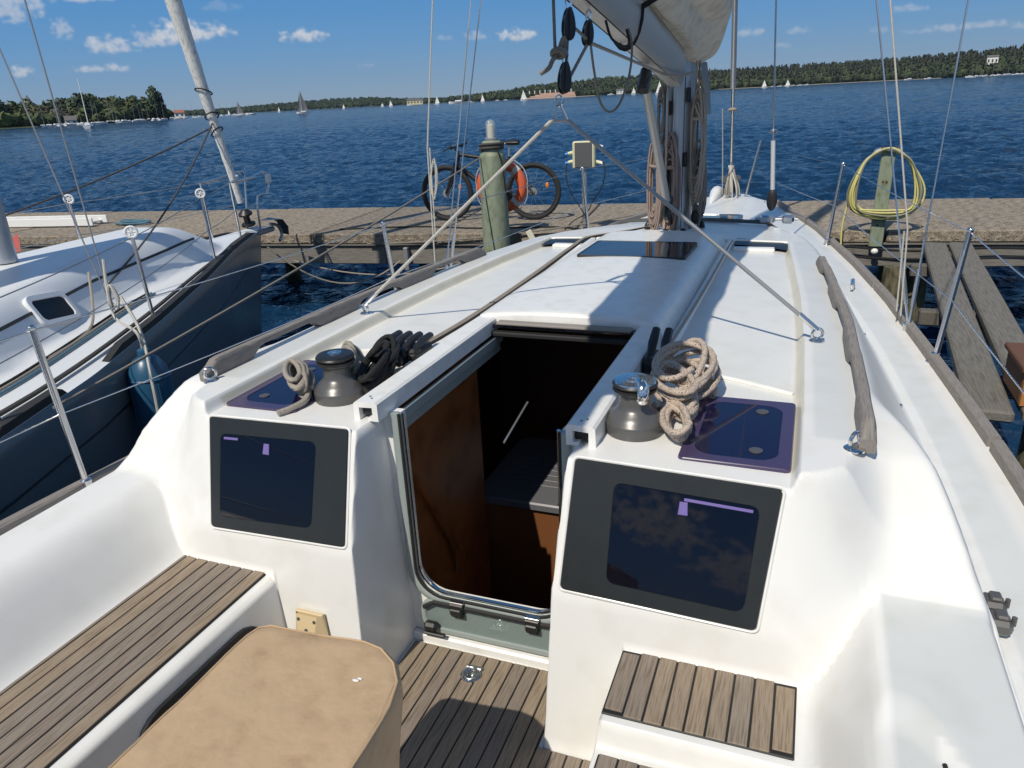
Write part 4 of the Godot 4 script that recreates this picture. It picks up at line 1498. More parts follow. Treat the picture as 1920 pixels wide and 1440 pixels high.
	fl.bar(f0, f0.lerp(f1, 0.10), 0.016, 10)
	part("furler_tube", fl, M.steel, st)
	var dr := MB.new()
	dr.lathe(f0 + Vector3(0, 0.02, 0), [[0.02, -0.03], [0.10, -0.02], [0.10, -0.005], [0.05, 0.0], [0.05, 0.09], [0.10, 0.095], [0.10, 0.11], [0.02, 0.12]], 24, Basis(Vector3.RIGHT, 0.32))
	part("furler_drum", dr, M.winch_grey, st)
	var kn := MB.new()
	kn.tube(coil(f0.lerp(f1, 0.076), Vector3(1, 0, 0), Vector3(0, 0.2, 1), 0.036, 0.036, 4.0, 0.25, 8), 0.009, 6)
	part("furling_knot", kn, M.rope_tan, st)
	# bow roller hump
	var hp := MB.new()
	hp.tube(spline([Vector3(-0.13, 1.375, -7.75), Vector3(-0.13, 1.41, -8.05), Vector3(-0.13, 1.43, -8.3), Vector3(-0.13, 1.36, -8.5)], 5), [0.01, 0.02, 0.03, 0.04, 0.045, 0.05, 0.055, 0.06, 0.06, 0.06, 0.06, 0.06, 0.055, 0.05, 0.045, 0.03], 12)
	part("bow_fairing", hp, M.gelcoat_plain, Y)
	# self-tacking jib track with car and the clew block above
	var tr := MB.new()
	var tp := []
	for k in 13:
		var x := -0.62 + 1.24 * k / 12.0
		tp.append(Vector3(x, deck_y(x, -5.58 + 0.05 * x * x) + 0.022, -5.58 + 0.05 * x * x))
	tr.tube(tp, 0.013, 6)
	var track := part("jib_track", tr, M.winch_grey, Y)
	var car := MB.new()
	var cc := Vector3(0.57, deck_y(0.57, -5.56) + 0.055, -5.56)
	car.box(cc + Vector3(-0.05, 0, 0), Vector3(0.10, 0.055, 0.07), 0.014)
	car.box(cc + Vector3(0.085, 0, 0), Vector3(0.08, 0.055, 0.07), 0.014)
	car.bar(cc + Vector3(-0.13, 0, 0), cc + Vector3(0.15, 0, 0), 0.010)
	part("jib_car", car, M.steel, track)
	var jb := MB.new()
	jb.ellipsoid(cc + Vector3(-0.03, 0.13, 0), Vector3(0.036, 0.075, 0.02), 14, 10)
	part("jib_block", jb, M.black_plastic, track)
	var rod := MB.new()
	rod.bar(cc + Vector3(-0.03, 0.20, 0), Vector3(0.52, 2.10, -5.56), 0.015, 12)
	part("stay_cover", rod, M.stay_tube, track)
	var wire := MB.new()
	wire.bar(Vector3(0.52, 2.10, -5.56), Vector3(0.36, 5.4, -5.35), 0.006, 6)
	wire.tube(coil(Vector3(0.518, 2.16, -5.56), Vector3.RIGHT, Vector3(0, 0.3, 1), 0.02, 0.02, 3.0, 0.4, 9), 0.005, 5)
	part("inner_stay", wire, M.steel, track)

func build_sail() -> void:
	# flaked mainsail lying on the boom
	var fn := FastNoiseLite.new()
	fn.seed = 31
	fn.frequency = 2.2
	fn.fractal_octaves = 3
	var rings := []
	var nz := 110
	for i in nz + 1:
		var t := float(i) / nz
		var z := lerpf(-5.06, -0.55, pow(t, 1.15))
		t = (z + 5.06) / 4.51
		var yb: float = 2.475 + (z + 4.62) * 0.138 + 0.185
		var nose := sqrt(clampf(t / 0.085, 0.0, 1.0))
		var wide := (0.05 + 0.215 * nose) * lerpf(1.0, 0.68, smoothstep(0.12, 0.7, t))
		var high := lerpf(0.16, 0.50, smoothstep(0.0, 0.10, t)) * lerpf(1.0, 0.72, t)
		var dip := 0.045 * (1.0 - smoothstep(0.0, 0.10, t)) - 0.015
		var ring := []
		var m := 72
		for k in m:
			var a := TAU * k / m - PI * 0.5
			var cx := cos(a)
			var sy := sin(a)
			var py := (sy * 0.5 + 0.5) * high
			var px := cx * wide * (1.0 - 0.30 * maxf(sy, 0.0)) * (0.62 + 0.38 * smoothstep(-1.0, -0.1, sy))
			# long soft folds running along the boom, a few sharper pleats
			var ph := a * 7.0 + z * 0.9 + 1.6 * fn.get_noise_2d(a * 0.35, z * 0.30)
			var f := 0.018 * sin(ph) + 0.008 * sin(ph * 2.3 + z * 2.2) + 0.020 * fn.get_noise_2d(a * 0.5 + 20.0, z * 0.45)
			f *= 0.35 + 0.65 * smoothstep(0.02, 0.2, t)
			ring.append(Vector3(px + cx * f + 0.030, yb - dip + py + sy * f * 0.9 - 0.02, z))
		rings.append(ring)
	var mb := MB.new()
	mb.loft(rings, true, true)
	var s := thing("mainsail", "cream mainsail flaked in a thick roll along the boom", "sail", Vector3(0, 2.65, -3.0))
	part("sail_roll", mb, M.sail_cloth, s, 70)
	for z in [-3.40, -1.9]:
		var yb: float = 2.475 + (z + 4.62) * 0.138
		var st := MB.new()
		var pts := []
		for k in 24:
			var a := TAU * k / 24.0
			var rx := 0.075 if sin(a) < 0.0 else 0.19
			pts.append(Vector3(cos(a) * (rx if sin(a) < 0.35 else 0.17), yb + 0.19 + (sin(a) * 0.44 if sin(a) > 0.0 else sin(a) * 0.21), z))
		st.tube(pts, 0.012, 6, true, 0.25)
		part("sail_tie", st, M.black_cloth, s)
	var tl := MB.new()
	tl.loft([[Vector3(0.10, 2.60, -4.97), Vector3(0.135, 2.60, -5.0)], [Vector3(0.115, 2.45, -5.0), Vector3(0.155, 2.45, -5.03)], [Vector3(0.14, 2.30, -5.0), Vector3(0.17, 2.30, -5.03)]], false)
	part("tack_strap", tl, M.galvanised, s)

func build_running_gear() -> void:
	# mainsheet bridle
	var top := Vector3(0.0, 2.43, -2.46)
	var br := thing("sheet_bridle", "steel wire bridle spread from both roof edges to one ring", "bridle", Vector3(0, 1.69, -2.49))
	for s in [-1.0, 1.0]:
		var w := MB.new()
		var e := Vector3(s * 0.842, 1.708, -2.49)
		w.bar(e, Vector3(s * 0.028, 2.375, -2.46), 0.0065, 8)
		var o := part("bridle_leg", w, M.rope_white if s < 0.0 else M.galvanised, br)
		var tm := MB.new()
		tm.bar(e, e.lerp(top, 0.07), 0.009, 8)
		part("thimble", tm, M.steel, o)
		var up := MB.new()
		up.bar(Vector3(s * 0.028, 2.375, -2.46), top, 0.004, 6)
		part("ring_wire", up, M.steel, o)
	var sp := MB.new()
	sp.bar(Vector3(-0.028, 2.375, -2.46), Vector3(0.028, 2.375, -2.46), 0.005, 8)
	part("spreader_bar", sp, M.rope_white, br)
	var rg := MB.new()
	var pts := []
	for k in 12:
		pts.append(top + Vector3(cos(TAU * k / 12.0) * 0.012, 0.006 + sin(TAU * k / 12.0) * 0.016, 0))
	rg.tube(pts, 0.004, 6, true)
	part("ring", rg, M.chrome, br)
	block("sheet_block", Vector3(0.0, 2.505, -2.525), Vector3(0.02, 1, -0.12), 0.10, 0.019, "black block hooked onto the ring of the wire bridle")
	block("sheet_block", Vector3(0.005, 2.665, -2.565), Vector3(0, 1, -0.05), 0.10, 0.019, "long black block hanging from the boom above the bridle knot")
	block("sheet_block", Vector3(0.012, 2.650, -2.77), Vector3(0.05, 1, -0.05), 0.085, 0.017, "shorter black block hanging from the boom nearer the mast")
	# knot and tail between the blocks
	var kn := thing("sheet_knot", "grey rope knot with a drooping tail between two black blocks", "knot", Vector3(-0.02, 2.58, -2.51))
	var k1 := MB.new()
	k1.tube(coil(Vector3(-0.012, 2.580, -2.505), Vector3(1, 0.1, 0), Vector3(0, 0.5, 1), 0.016, 0.018, 3.5, 0.5, 5, 12), 0.0075, 6)
	k1.tube(coil(Vector3(-0.005, 2.600, -2.515), Vector3(0.4, 1, 0), Vector3(0, 0.4, 1), 0.018, 0.012, 2.5, 0.5, 6, 12), 0.007, 6)
	part("knot", k1, M.rope_grey, kn)
	var k2 := rope(spline([Vector3(-0.015, 2.58, -2.50), Vector3(-0.030, 2.555, -2.49), Vector3(-0.040, 2.535, -2.485), Vector3(-0.068, 2.520, -2.48)], 5), 0.0075)
	part("tail", k2, M.rope_grey, kn)
	var ms := thing("mainsheet", "grey mainsheet rope running between the black blocks under the boom", "rope", Vector3(0, 2.45, -2.6))
	for q in [[Vector3(0.0, 2.47, -2.53), Vector3(0.006, 2.70, -2.565)], [Vector3(0.010, 2.50, -2.54), Vector3(0.014, 2.62, -2.77)], [Vector3(0.016, 2.66, -2.57), Vector3(0.012, 2.63, -2.76)], [Vector3(-0.025, 2.585, -2.51), Vector3(-0.045, 3.2, -2.55)]]:
		part("fall", rope(q, 0.0055), M.rope_grey, ms)
	part("slack_loop", rope(spline([Vector3(0.02, 2.61, -2.78), Vector3(0.02, 2.53, -2.82), Vector3(0.03, 2.42, -2.87), Vector3(0.055, 2.385, -2.92), Vector3(0.085, 2.42, -2.96), Vector3(0.105, 2.52, -3.02), Vector3(0.095, 2.62, -3.1), Vector3(0.07, 2.68, -3.15)], 6), 0.0045), M.rope_grey, ms)
	part("slack_loop", rope(spline([Vector3(0.03, 2.70, -2.95), Vector3(0.045, 2.64, -2.98), Vector3(0.07, 2.615, -3.06), Vector3(0.075, 2.63, -3.14), Vector3(0.06, 2.68, -3.16)], 6), 0.005), M.rope_black, ms)
	var rl := thing("reefing_line", "beige reefing line stretched below the boom to the mast", "rope", Vector3(0, 2.55, -3.6))
	part("line", rope(sag(Vector3(0.012, 2.62, -2.80), Vector3(0.05, 2.53, -4.0), 0.0, 4) + sag(Vector3(0.07, 2.52, -4.2), Vector3(0.075, 2.545, -4.82), 0.01, 5), 0.007), M.rope_tan, rl)
	# halyards up the mast and coils hung on it
	for q in [[-0.095, 0.02, "rope_red_fleck", "red-flecked halyard on the port side of the mast"], [-0.105, -0.02, "rope_grey", "grey halyard running up the port edge of the mast"], [0.10, 0.03, "rope_beige", "beige halyard running up the starboard side of the mast"], [0.11, -0.01, "rope_red_fleck", "red-flecked halyard on the starboard side of the mast"], [-0.06, 0.12, "rope_beige", "beige halyard on the aft face of the mast"]]:
		var h := rope([Vector3(q[0], 1.63, -4.90 + q[1]), Vector3(q[0] * 0.95, 2.5, -4.90 + q[1]), Vector3(q[0] * 0.9, 6.0, -4.92 + q[1])], 0.0065)
		solo("halyard", h, M[q[2]], "thin " + q[3], "rope", Vector3(q[0], 1.63, -4.9), "halyards on the mast")
	var hang := func(called: String, label: String, at: Vector3, w: float, l: float, n: float, r: float, m: String, sd: int):
		var t := thing(called, label, "rope coil", at, "rope coils hung on the mast")
		var path := coil(at + Vector3(0, -l * 0.5, 0), Vector3(0.8, 0, 0.6), Vector3(0, 1, 0), w, l * 0.5, n, 0.40, sd, 18)
		part("loops", rope(path, r), M[m], t, 60)
		var wr := coil(at + Vector3(0, -l * 0.22, 0), Vector3(0.8, 0, 0.6), Vector3(0.3, 0.25, -0.5), w * 0.75, w * 0.75, 5.0, 0.2, sd + 1, 14)
		part("wrapping", rope(wr, r), M[m], t, 60)
	hang.call("halyard_coil", "beige flecked rope coil hanging tallest on the starboard side of the mast", Vector3(0.115, 2.42, -4.84), 0.050, 0.58, 15.0, 0.0075, "rope_fleck", 41)
	hang.call("halyard_coil", "grey rope coil low on the starboard side of the mast", Vector3(0.135, 2.10, -4.86), 0.045, 0.42, 10.0, 0.007, "rope_grey", 43)
	hang.call("halyard_coil", "reddish flecked rope coil at the foot of the mast behind the vang strut", Vector3(-0.03, 2.13, -4.80), 0.055, 0.50, 15.0, 0.007, "rope_red_fleck", 45)
	hang.call("halyard_coil", "reddish flecked rope coil bulging on the port side of the mast", Vector3(-0.13, 2.12, -4.82), 0.050, 0.46, 13.0, 0.007, "rope_red_fleck", 47)
	hang.call("halyard_coil", "small grey rope coil high on the port side of the mast", Vector3(-0.105, 2.44, -4.84), 0.026, 0.26, 5.0, 0.0065, "rope_grey", 49)
	# coils beside the winches
	var c1 := thing("sheet_coil", "beige black-flecked rope heaped in loops beside the starboard winch", "rope coil", Vector3(0.52, 1.65, -1.9))
	var a := heap(Vector3(0.500, 1.655, -2.00), Vector3(1, 0.05, 0.1), Vector3(0.1, 0.20, -0.97), 0.092, 0.125, 8, 0.016, 0.075, 51)
	var b := heap(Vector3(0.500, 1.662, -1.90), Vector3(0.9, 0.1, 0.4), Vector3(-0.3, 0.25, -0.92), 0.062, 0.125, 5, 0.014, 0.060, 52)
	var c := heap(Vector3(0.520, 1.650, -1.74), Vector3(0.85, 0.1, 0.3), Vector3(-0.2, 0.12, -0.96), 0.042, 0.105, 3, 0.006, 0.035, 53)
	part("loops", rope(a, 0.0088, 8), M.rope_beige, c1, 60)
	part("loops", rope(b, 0.0088, 8), M.rope_beige, c1, 60)
	part("loops", rope(c, 0.0088, 8), M.rope_beige, c1, 60)
	part("tail", rope(spline([Vector3(0.49, 1.66, -1.80), Vector3(0.478, 1.655, -1.83), Vector3(0.462, 1.68, -1.80), Vector3(0.455, 1.70, -1.77)], 5), 0.0088), M.rope_beige, c1)
	var c2 := thing("sheet_coil", "plain beige rope coil spilling over the tinted hatch beside the port winch", "rope coil", Vector3(-0.59, 1.65, -1.75))
	part("loops", rope(heap(Vector3(-0.600, 1.652, -1.76), Vector3(0.8, 0.05, 0.55), Vector3(-0.5, 0.22, -0.8), 0.062, 0.085, 6, 0.012, 0.060, 61), 0.0085, 8), M.rope_tan, c2, 60)
	part("tail", rope(spline([Vector3(-0.56, 1.665, -1.70), Vector3(-0.545, 1.655, -1.66), Vector3(-0.555, 1.650, -1.61), Vector3(-0.575, 1.648, -1.57)], 5), 0.0095, 8), M.rope_tan, c2)
	var c3 := thing("sheet_coil", "plain beige rope coil between the port winch and the black clutches", "rope coil", Vector3(-0.52, 1.65, -1.92))
	part("loops", rope(heap(Vector3(-0.500, 1.655, -1.91), Vector3(0.8, 0.08, 0.5), Vector3(-0.4, 0.30, -0.8), 0.064, 0.080, 7, 0.012, 0.065, 63), 0.0085, 8), M.rope_tan, c3, 60)
	var c4 := thing("sheet_coil", "black rope bundle lying against the port hatch rail", "rope coil", Vector3(-0.41, 1.65, -1.86))
	part("loops", rope(heap(Vector3(-0.405, 1.648, -1.86), Vector3(0.9, 0.15, 0.2), Vector3(-0.15, 0.1, -1), 0.042, 0.105, 7, 0.010, 0.060, 65), 0.0085, 8), M.rope_black, c4, 60)
	part("loops", rope(heap(Vector3(-0.412, 1.655, -1.95), Vector3(0.9, 0.2, 0.3), Vector3(-0.25, 0.15, -1), 0.048, 0.090, 6, 0.012, 0.075, 66), 0.0085, 8), M.rope_black, c4, 60)
	# control lines led aft along the sunk panels
	for q in [[-0.42, 0.006, "rope_tan", "outer beige"], [-0.408, 0.006, "rope_tan", "inner beige"], [-0.394, 0.005, "rope_black", "thin black"]]:
		var y0 := 1.655
		var path := spline([Vector3(q[0] - 0.03, 1.665, -2.02), Vector3(q[0], 1.662, -2.5), Vector3(q[0] + 0.005, 1.665, -3.2), Vector3(q[0] - 0.02, 1.662, -4.0), Vector3(q[0] - 0.03, 1.650, -4.36), Vector3(q[0] + 0.10, 1.640, -4.6), Vector3(-0.15, 1.64, -4.84)], 6)
		solo("control_line", rope(path, q[1]), M[q[2]], "%s control line led aft along the port side of the hatch garage" % q[3], "rope", Vector3(q[0], 1.64, -3.2), "control lines on the roof")
	solo("control_line", rope(spline([Vector3(0.385, 1.662, -2.15), Vector3(0.40, 1.664, -2.8), Vector3(0.405, 1.664, -3.5), Vector3(0.40, 1.655, -4.3)], 6), 0.0055), M.rope_fleck, "dark flecked control line along the starboard side of the hatch garage", "rope", Vector3(0.39, 1.64, -3.2), "control lines on the roof")
	# rope bunch on the bow
	var bb := thing("bow_rope_bunch", "pale rope bundle hanging like a mop from the furler on the bow", "rope coil", Vector3(0.02, 1.38, -8.2))
	var rng := RandomNumberGenerator.new()
	rng.seed = 9
	for k in 16:
		var x0 := rng.randf_range(-0.02, 0.03)
		var x1 := rng.randf_range(-0.04, 0.11)
		var z1 := rng.randf_range(-8.22, -8.05)
		part("strand", rope(spline([Vector3(x0, 1.70, -8.22), Vector3(x0 * 0.6 + x1 * 0.3, 1.64, -8.18 + rng.randf_range(-0.02, 0.02)), Vector3(x1 * 0.8, 1.52, z1), Vector3(x1, 1.40 + rng.randf_range(-0.01, 0.05), z1)], 4), 0.0075, 5), M.rope_white if k % 3 else M.rope_tan, bb)
	solo("furling_line", rope([Vector3(-0.055, 2.26, -7.72), Vector3(-0.055, 1.9, -7.9), Vector3(-0.06, 1.42, -8.15)], 0.006), M.rope_white, "pale thin line hanging beside the forestay on the bow", "rope", Vector3(-0.05, 1.4, -8.1))
	# flag halyards beside the port shrouds
	var fh := thing("flag_halyard", "white doubled flag line hanging beside the port shrouds with a knotted coil", "rope", Vector3(-1.36, 1.3, -4.2))
	part("line", rope([Vector3(-1.375, 1.50, -4.15), Vector3(-1.36, 2.2, -4.15), Vector3(-1.25, 2.98, -4.15), Vector3(-0.95, 5.4, -4.15)], 0.005), M.rope_white, fh)
	part("line", rope([Vector3(-1.355, 1.70, -4.15), Vector3(-1.345, 2.2, -4.15)], 0.0045), M.rope_white, fh)
	part("hank", rope(coil(Vector3(-1.335, 2.02, -4.15), Vector3(1, 0, 0), Vector3(0.1, 1, 0), 0.02, 0.11, 5.0, 0.3, 71, 14), 0.004), M.rope_white, fh)
	# pair of fender lines by the starboard chain plate
	var fl := thing("flag_halyard", "white doubled line hanging beside the starboard shrouds", "rope", Vector3(1.27, 1.3, -4.2))
	part("line", rope([Vector3(1.275, 1.30, -4.20), Vector3(1.245, 1.76, -4.15), Vector3(1.05, 2.78, -4.2), Vector3(0.8, 5.0, -4.3)], 0.0045), M.rope_white, fl)
	part("line", rope([Vector3(1.255, 1.32, -4.22), Vector3(1.235, 1.74, -4.18)], 0.0045), M.rope_white, fl)

func build_table() -> void:
	# folded cockpit table under a canvas cover
	var t := thing("cockpit_table", "folded cockpit table under a tan canvas cover between the seats", "table", Vector3(0.02, SOLE, -0.5))
	var fn := FastNoiseLite.new()
	fn.seed = 3
	fn.frequency = 1.6
	var y := 1.50
	var outline := PackedVector2Array([Vector2(-0.168, -0.30), Vector2(-0.168, 0.905), Vector2(-0.160, 0.930), Vector2(-0.140, 0.942), Vector2(0.065, 0.957), Vector2(0.105, 0.950), Vector2(0.145, 0.925), Vector2(0.175, 0.885), Vector2(0.190, 0.83), Vector2(0.197, 0.74), Vector2(0.20, -0.30)])
	# top as grid of rings shrinking to the middle line, sides hanging
	var rings := []
	var c := Vector2(0.01, 0.35)
	var n := 120
	var dense := []
	for i in outline.size():
		var a := outline[i]
		var b := outline[(i + 1) % outline.size()]
		var m := maxi(1, int(a.distance_to(b) / 0.03))
		for k in m: dense.append(a.lerp(b, float(k) / m))
	var put := func(s: float, yy: float, wav: float, grow: float):
		var ring := []
		for p in dense:
			var q: Vector2 = Vector2(c.x + (p.x - c.x) * s, c.y + (p.y - c.y) * s) if s <= 1.0 else p
			var nn: Vector2 = (p - c).normalized()
			var w := fn.get_noise_2d(p.x * 3.0, p.y * 3.0 + yy * 0.6) * wav
			q += nn * (grow + w)
			var yo := fn.get_noise_2d(q.x * 2.5 + 7.0, q.y * 2.5) * 0.007
			ring.append(Vector3(q.x, yy + yo, -q.y))
		return ring
	for s in [0.002, 0.15, 0.3, 0.45, 0.6, 0.75, 0.88, 0.96]: rings.append(put.call(s, y + 0.006 * (1.0 - s), 0.0, 0.0))
	rings.append(put.call(1.0, y - 0.002, 0.0, 0.0))
	rings.append(put.call(1.01, y - 0.010, 0.006, 0.008))
	for k in 9:
		rings.append(put.call(1.01, y - 0.03 - 0.05 * k, 0.008 + 0.003 * k, 0.010 - 0.009 * k))
	var mb := MB.new()
	mb.loft(rings, true, false)
	var cv := part("canvas_cover", mb, M.canvas, t, 75)
	var sm := MB.new()
	sm.tube([Vector3(0.172, 1.4985, -0.875), Vector3(0.188, 1.4985, -0.80), Vector3(0.193, 1.4985, -0.6), Vector3(0.197, 1.4985, -0.2)], 0.002, 5)
	part("seam", sm, M.canvas, cv)
	var hm := MB.new()
	var hp := []
	for p in rings[8]: hp.append(p + Vector3(0, 0.001, 0))
	hm.tube(hp, 0.0022, 5, true)
	part("hem", hm, M.canvas, cv)
	var sp := MB.new()
	for q in [[0.105, -0.862, 0.007], [0.110, -0.868, 0.005]]:
		sp.ellipsoid(Vector3(q[0], 1.5035, q[1]), Vector3(q[2], 0.0012, q[2] * 0.5), 8, 4)
	part("bird_dropping", sp, M.paint_white, cv)
	var leg := MB.new()
	leg.box(Vector3(0.01, 1.17, -0.62), Vector3(0.10, 0.58, 0.10), 0.02)
	leg.box(Vector3(0.01, 1.17, 0.10), Vector3(0.10, 0.58, 0.10), 0.02)
	part("pedestal", leg, M.gelcoat_plain, t)

# ------------------------------------------------------------------ pier and what stands on it
const PO := Vector3(-1.0, 0, -8.05)
var pex := Vector3(1, 0, -0.12).normalized()
var pen := Vector3(-0.12, 0, -1).normalized()
const PIER := 1.03

func pp(s: float, y: float, d: float) -> Vector3:
	return PO + pex * s + pen * d + Vector3(0, y, 0)

func build_pier() -> void:
	var P := thing("pier", "weathered timber pier topped with concrete slabs behind the bows", "pier", pp(0, 0, 1.1))
	var bas := Basis(pex, Vector3.UP, -pen)
	var rng := RandomNumberGenerator.new()
	rng.seed = 17
	var slab := MB.new()
	slab.box(Vector3.ZERO, Vector3(1.572, 0.12, 2.28), 0.012)
	var sm := slab.mesh()
	for k in 27:
		var s := -26.0 + 1.6 * k + 0.55
		piece("slab", sm, M["concrete_%d" % rng.randi_range(0, 2)], P, pp(s, PIER - 0.06 + rng.randf_range(-0.004, 0.004), 1.15), bas)
	var bm := MB.new()
	bm.box(Vector3.ZERO, Vector3(3.98, 0.22, 0.09), 0.008)
	var bmm := bm.mesh()
	var cp := MB.new()
	cp.box(Vector3.ZERO, Vector3(3.99, 0.022, 0.12), 0.004)
	var cpm := cp.mesh()
	for k in 11:
		var s := -26.0 + 4.0 * k + 1.1
		piece("fascia_beam", bmm, M.pier_timber_0, P, pp(s, 0.775, 0.09), bas)
		piece("capping_strip", cpm, M.pier_timber_2, P, pp(s, 0.8975, 0.075), bas)
	# bearers, piles, short uprights bolted on the face
	var ib := MB.new()
	ib.box(Vector3.ZERO, Vector3(3.98, 0.2, 0.14), 0.01)
	var ibm := ib.mesh()
	for k in 11:
		piece("bearer", ibm, M.pier_timber_1, P, pp(-26.0 + 4.0 * k + 1.1, 0.78, 2.0), bas)
	for k in 15:
		var s := -25.0 + 2.8 * k
		for d in [0.42, 1.95]:
			var pl := MB.new()
			var b := pp(s + rng.randf_range(-0.2, 0.2), -1.2, d)
			pl.tube([b, b + Vector3(rng.randf_range(-0.03, 0.03), 1.9, 0)], [0.12, 0.11], 12)
			part("pile", pl, M.pile_wood, P)
	for q in [[-2.62, 0.85, 0.06], [-0.93, 0.5, 0.03], [-1.65, 0.8, 0.03], [2.92, 0.72, 0.05], [5.1, 0.8, 0.05], [-5.7, 0.8, 0.05], [-7.7, 0.8, 0.05], [0.6, 0.8, 0.05], [1.55, 0.8, 0.05], [-0.45, 0.8, 0.05]]:
		var up := MB.new()
		up.box(pp(q[0], 0.74, -0.01), Vector3(0.055, 0.27, 0.06), 0.006, bas)
		part("upright", up, M.galvanised if q[1] > 0.75 else M.pier_timber_0, P)
	# crumbled concrete lip along the slab edge
	var lip := MB.new()
	for k in 260:
		var s := -12.0 + 0.085 * k + rng.randf_range(-0.03, 0.03)
		lip.ellipsoid(pp(s, PIER - 0.05 - rng.randf() * 0.05, 0.012), Vector3(rng.randf_range(0.012, 0.035), rng.randf_range(0.008, 0.018), 0.012), 6, 4, bas)
	var lo := part("edge_rubble", lip, M.concrete_2, P)
	lo.set_meta("kind", "stuff")

func build_green_pile() -> void:
	var c := Vector3(-2.41, 0, -7.66)
	var t := thing("mooring_pile", "thick green painted steel mooring pile with a caged lamp on top", "mooring post", c)
	var mb := MB.new()
	mb.lathe(c, [[0.155, -1.5], [0.152, 0.9], [0.138, 1.88], [0.125, 1.915], [0.108, 1.935], [0.100, 2.03], [0.085, 2.045]], 32)
	part("post", mb, M.pile_green, t)
	var rp := coil(c + Vector3(0, 1.985, 0), Vector3(1, 0.06, 0), Vector3(0, 0.05, 1), 0.122, 0.122, 5.5, 0.06, 81, 24)
	for k in rp.size(): rp[k] += Vector3(0, 0.06 * (float(k) / rp.size() - 0.5), 0)
	part("rope_wrap", rope(rp, 0.0135), M.rope_dark, t, 60)
	var lb := MB.new()
	lb.lathe(c + Vector3(0, 2.04, 0), [[0.062, 0.0], [0.066, 0.01], [0.066, 0.03], [0.056, 0.036]], 24)
	var lamp := part("lamp_base", lb, M.galvanised, t)
	var li := MB.new()
	li.lathe(c + Vector3(0, 2.075, 0), [[0.036, 0.0], [0.036, 0.12], [0.03, 0.135], [0.012, 0.142]], 20)
	part("lamp_core", li, M.lamp_white, lamp)
	var lg := MB.new()
	lg.lathe(c + Vector3(0, 2.075, 0), [[0.052, 0.0], [0.053, 0.12], [0.046, 0.155], [0.03, 0.175], [0.008, 0.182]], 24)
	part("lamp_glass", lg, M.lamp_glass, lamp)
	# black rope tied round the post and its tail
	solo("pile_strap", rope(spline([c + Vector3(0.10, 1.97, 0.10), c + Vector3(0.145, 1.80, 0.08), c + Vector3(0.16, 1.55, 0.06), c + Vector3(0.17, 1.40, 0.0)], 5), 0.008), M.rope_black, "black strap hanging down the right of the green mooring pile", "rope", c + Vector3(0.15, 1.4, 0.05))

func build_lifebuoy() -> void:
	var c := Vector3(-2.43, 1.54, -7.94)
	var t := thing("lifebuoy", "orange lifebuoy ring hanging behind the green mooring pile", "lifebuoy", c - Vector3(0, 0.29, 0))
	var ring := func(a0: float, a1: float, r: float, n: int):
		var pts := []
		for k in n + 1:
			var a: float = lerpf(a0, a1, float(k) / n)
			pts.append(c + pex * (cos(a) * 0.232) + Vector3(0, sin(a) * 0.232, 0))
		return pts
	var mb := MB.new()
	mb.tube(ring.call(0.0, TAU * 47.0 / 48.0, 0.06, 47), 0.056, 14, true)
	part("ring", mb, M.lifebuoy_orange, t)
	for k in 4:
		var tp := MB.new()
		var a := PI * 0.25 + PI * 0.5 * k
		tp.tube(ring.call(a - 0.11, a + 0.11, 0.06, 4), 0.0585, 14)
		part("tape", tp, M.tape_white, t)
	var gl := []
	for k in 33:
		var a := TAU * k / 32.0
		var rr2 := 0.292 + 0.028 * absf(sin(a * 2.0 + 0.0))
		gl.append(c + pex * (cos(a) * rr2) + Vector3(0, sin(a) * rr2, 0))
	part("grab_line", rope(gl, 0.005), M.rope_white, t)

